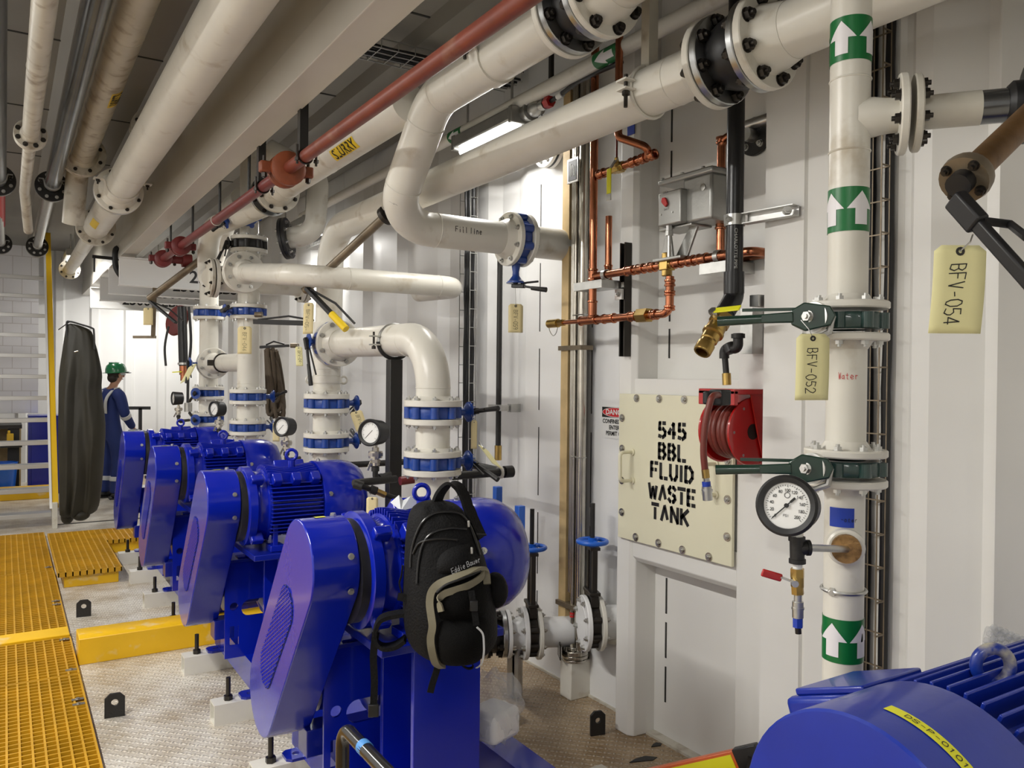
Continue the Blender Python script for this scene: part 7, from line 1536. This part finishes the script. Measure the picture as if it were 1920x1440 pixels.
# ================================================================ suction lines with gate valves by the floor
def gate_valve(label, x, y, z, ro=.13, th=.045, wz=None, stemz=None, wc='hblue', az=0):
    t = thing('gate_valve', label, 'valve', (x, y, z)); Q = Matrix.Rotation(az, 3, 'Z'); o = V((x, y, 0)); a = Q @ V((1, 0, 0)); L_ = lambda dx, dy, zz: o+Q @ V((dx, dy, 0))+V((0, 0, zz))
    def bx(b, x0, x1, y0, y1, z0, z1): b.box(L_((x0+x1)/2, (y0+y1)/2, (z0+z1)/2), (x1-x0, y1-y0, z1-z0), Q)
    b = MB(); b.lathe([(.07, -th/2), (ro*.8, -th/2), (ro*.8, th/2), (.07, th/2)], (x, y, z), a, 28)
    for k in range(8): an = PI/8+2*PI*k/8; p = L_(0, math.cos(an)*ro*.82, z+math.sin(an)*ro*.82); b.cyl(p-a*th*.5, p+a*th*.5, .017, seg=12)
    b.build('valve_body', 'bolt', t)
    b = MB(); bx(b, -.02, .02, -.06, .06, z+ro*.7, z+ro*1.15); bx(b, -.028, .028, -.07, .07, z+ro*1.15, z+ro*1.28); b.build('packing_gland', 'bolt', t, bevel=.003)
    for s in (-1, 1): b = MB(); bx(b, -.012, .012, s*.045-.014, s*.045+.014, z+ro*1.1, wz-.03); b.build('yoke_arm', 'bolt', t)
    b = MB(); bx(b, -.025, .025, -.062, .062, wz-.035, wz-.02); b.build('yoke_bridge', 'bolt', t)
    b = MB(); b.cyl((x, y, z+ro), (x, y, stemz or wz+.15), .012, seg=14); b.build('stem', 'blackmetal', t)
    b = MB(); b.torus((x, y, wz), (0, 0, 1), .072, .0115, 32, 10)
    for k in range(3): an = 2*PI*k/3+.4; b.cyl((x, y, wz), (x+math.cos(an)*.072, y+math.sin(an)*.072, wz), .009, seg=8)
    b.cyl((x, y, wz-.02), (x, y, wz+.02), .022, seg=14); b.build('hand_wheel', wc, t)
    return t
AZ = -.40; aa = V((math.cos(AZ), math.sin(AZ), 0))
c1 = V((2.385, 3.575, .335))
t = thing('suction_spool', 'cream flanged suction pipe running to the wall past the level gauge', 'pipe', c1+aa*.1)
b = MB(); b.tube([c1+aa*.05, c1+aa*.22, V((2.62, 3.485, .335)), V((2.66, 3.485, .335))], .08, 32); b.build('pipe', 'white', t); flange(t, c1+aa*.026, aa, .138, .022, .082, 8, 'cream', 'zinc')
gate_valve('dark gate valve with blue handwheel behind the nearest pump', c1.x, c1.y, c1.z, wz=pY(1003, 1026, c1.y).z, stemz=pY(988, 955, c1.y).z, az=AZ)
t = thing('reducer_spool', 'short white flanged spool at the nearest pump suction', 'pipe', c1-aa*.08)
b = MB(); b.lathe([(.06, 0), (.075, 0), (.088, .085), (.06, .085)], c1-aa*.125, aa, 28); b.build('reducer', 'white', t); flange(t, c1-aa*.026, -aa, .138, .024, .09, 8, 'white', 'zinc', br=.012); flange(t, c1-aa*.135, aa, .125, .020, .075, 8, 'white', 'zinc')
t = rubber_joint('black rubber suction joint with white flanges under the backpack', c1-aa*.137, -aa, .07, .13, .12)
t = thing('pipe_stand', 'grey steel angle prop under the suction flange', 'stand', c1-aa*.09-V((0, 0, c1.z)))
q = c1-aa*.09; b = MB(); b.span((q.x-.025, q.y-.03, 0), (q.x-.017, q.y+.03, c1.z-.08)); b.span((q.x-.025, q.y-.03, 0), (q.x+.035, q.y-.022, c1.z-.08)); b.build('prop', 'zinc', t)
c2 = V((2.50, 3.20, .47))
t = thing('tank_nozzle', 'short white flanged nozzle low on the wall right of the level gauge', 'pipe', c2+aa*.1)
b = MB(); b.tube([c2+aa*.04, c2+aa*.21], .085, 32); b.build('pipe', 'white', t); flange(t, c2+aa*.026, aa, .138, .022, .085, 8, 'cream', 'zinc')
gate_valve('dark gate valve with blue handwheel right of the level gauge', c2.x, c2.y, c2.z, wz=pX(1110, 1015, c2.x).z, stemz=pX(1122, 946, c2.x).z, az=AZ)
t = thing('blank_flange', 'white bolted blank flange on the gate valve right of the level gauge', 'flange', c2-aa*.03); flange(t, c2-aa*.026, -aa, .138, .022, .085, 8, 'white', 'zinc')
for lab, px, y0_, y1_, X in (('bright blue square post standing behind the nearest motor', 975, 948, 1010, 2.2), ('shorter blue square post behind the nearest motor', 933, 912, 945, 2.3)):
    a, c = pX(px, y0_, X), pX(px, y1_, X); b = MB(); b.span((X-.02, a.y-.02, c.z-.15), (X+.02, a.y+.02, a.z)); tag(b.build('marker_post', 'hblue', bevel=.003), lab, 'post')
# wrapped white unit on the blue skid
t = thing('wrapped_unit', 'white fitting wrapped in crinkled clear film behind the pump stand', 'wrapped package', pD(930, 1370, 2.9))
c = pD(925, 1352, 2.95); b = MB(); b.box(c, (.15, .14, .11), Euler((0, 0, .3)).to_matrix()); b.build('white_block', 'white', t, bevel=.02)
b = MB(); gq = bmesh.ops.create_icosphere(b.bm, subdivisions=4, radius=1); rnd = random.Random(4)
c2 = pD(925, 1325, 2.95)
for v_ in gq['verts']:
    k = 1+.16*math.sin(v_.co.x*9+v_.co.z*7)*math.sin(v_.co.y*8)+rnd.uniform(-.04, .04); v_.co = c2+V((v_.co.x*.105*k, v_.co.y*.095*k, v_.co.z*.125*k))
b.build('plastic_film', 'film', t, smooth=70)
# black tubular rail in front of the nearest pump
t = thing('tube_rail', 'black bent steel tube rail with light blue tape in front of the nearest pump', 'rail', (.735, 1.9, 0))
b = MB(); b.tube(fillet([(.722, 1.93, 0), (.722, 1.93, .82), (.725, 1.2, .815), (.725, 1.2, .02)], .05, 8), .0175, 18); b.build('tube', M.setdefault('blacktube', mat('black_gloss_tube', (.012, .012, .012), .25, coat=.5)), t)
q = pY(681, 1387, 1.8); b = MB(); b.cyl((.7232, q.y-.0 if False else 1.80, .8192), (.7236, 1.775, .8188), .0184, seg=20); b.build('blue_tape', 'cyantape', t)
# folded orange ladder on the floor by the tank frame
t = thing('stepladder', 'orange fibreglass ladder with yellow warning labels at the bottom edge', 'ladder', pZ(1300, 1430, .1))
la, lb_ = pD(1150, 1475, 3.05), pD(1402, 1420, 2.75); ld = (lb_-la).normalized(); lw = V((-.3, -.95, 0)); lw = (lw-ld*lw.dot(ld)).normalized()
for k in (0, 1):
    o = lw*(.085*k)+V((0, 0, -.014*k)); b = MB(); b.bar(la+o-ld*.4, lb_+o, .028, .07, V((0, 0, 1))); r = b.build('side_rail', 'orange', t, bevel=.004)
    b = MB(); b.bar(lb_+o-ld*(.30), lb_+o-ld*(.05), .0295, .048, V((0, 0, 1))); l = b.build('warning_label', 'label_b', r)
    b = MB()
    for j in range(4): cc = lb_+o-ld*(.27-.06*j)+lw*0; b.cyl(cc-V((0, 0, 0))+V((0, 0, .0)), cc+V((0, 0, .0255)), .014, seg=14)
    b.build('warning_mark', 'ink', l)
    b = MB(); b.bar(lb_+o-ld*.04, lb_+o+ld*.05, .034, .076, V((0, 0, 1))); b.build('end_cap', 'black', t, bevel=.004)
b = MB(); b.bar(lb_+ld*.02, lb_+lw*.12+ld*.02, .03, .02); b.build('hinge_bracket', 'bolt', t)
for n_, (px, py), (dx, dy) in (('small black scrap on the floor before the hatch frame', (1230, 1397), (.03, .02)), ('torn black scrap of tape on the floor near the ladder', (1205, 1424), (.07, .025))):
    p = pZ(px, py, 0); b = MB(); b.prism([(-dx, -dy), (dx*.6, -dy*.7), (dx, dy*.3), (dx*.3, dy), (-dx*.4, dy*.3)], p, (.9, -.4, 0), (.4, .9, 0), .004); tag(b.build('floor_scrap', 'black', smooth=0), n_, 'scrap')

# ---------------------------------------------------------------- groups of repeats
GR = {'butterfly_valve': 'lug butterfly valves', 'paper_tag': 'tags hung on the valves', 'pressure_gauge': 'pressure gauges', 'overhead_pipe': 'pipes along the ceiling', 'led_strip_light': 'strip lights', 'wire_cable_tray': 'wire cable trays', 'riser_spool': 'flanged spools of the pump risers', 'lower_riser': 'lower pipes of the pump risers', 'lifting_lug': 'lifting lugs on the floor', 'floor_grating': 'grating panels of the walkway', 'valve_lever': 'valve stems with levers', 'gate_valve': 'gate valves with blue handwheels', 'expansion_joint': 'rubber expansion joints', 'copper_pipe': 'copper pipe runs', 'step_box': 'low grating steps', 'marker_post': 'blue posts behind the nearest motor'}
for o in S.objects:
    base = o.name.split('.')[0]
    if not o.parent and base in GR and o.get('label'): o['group'] = GR[base]
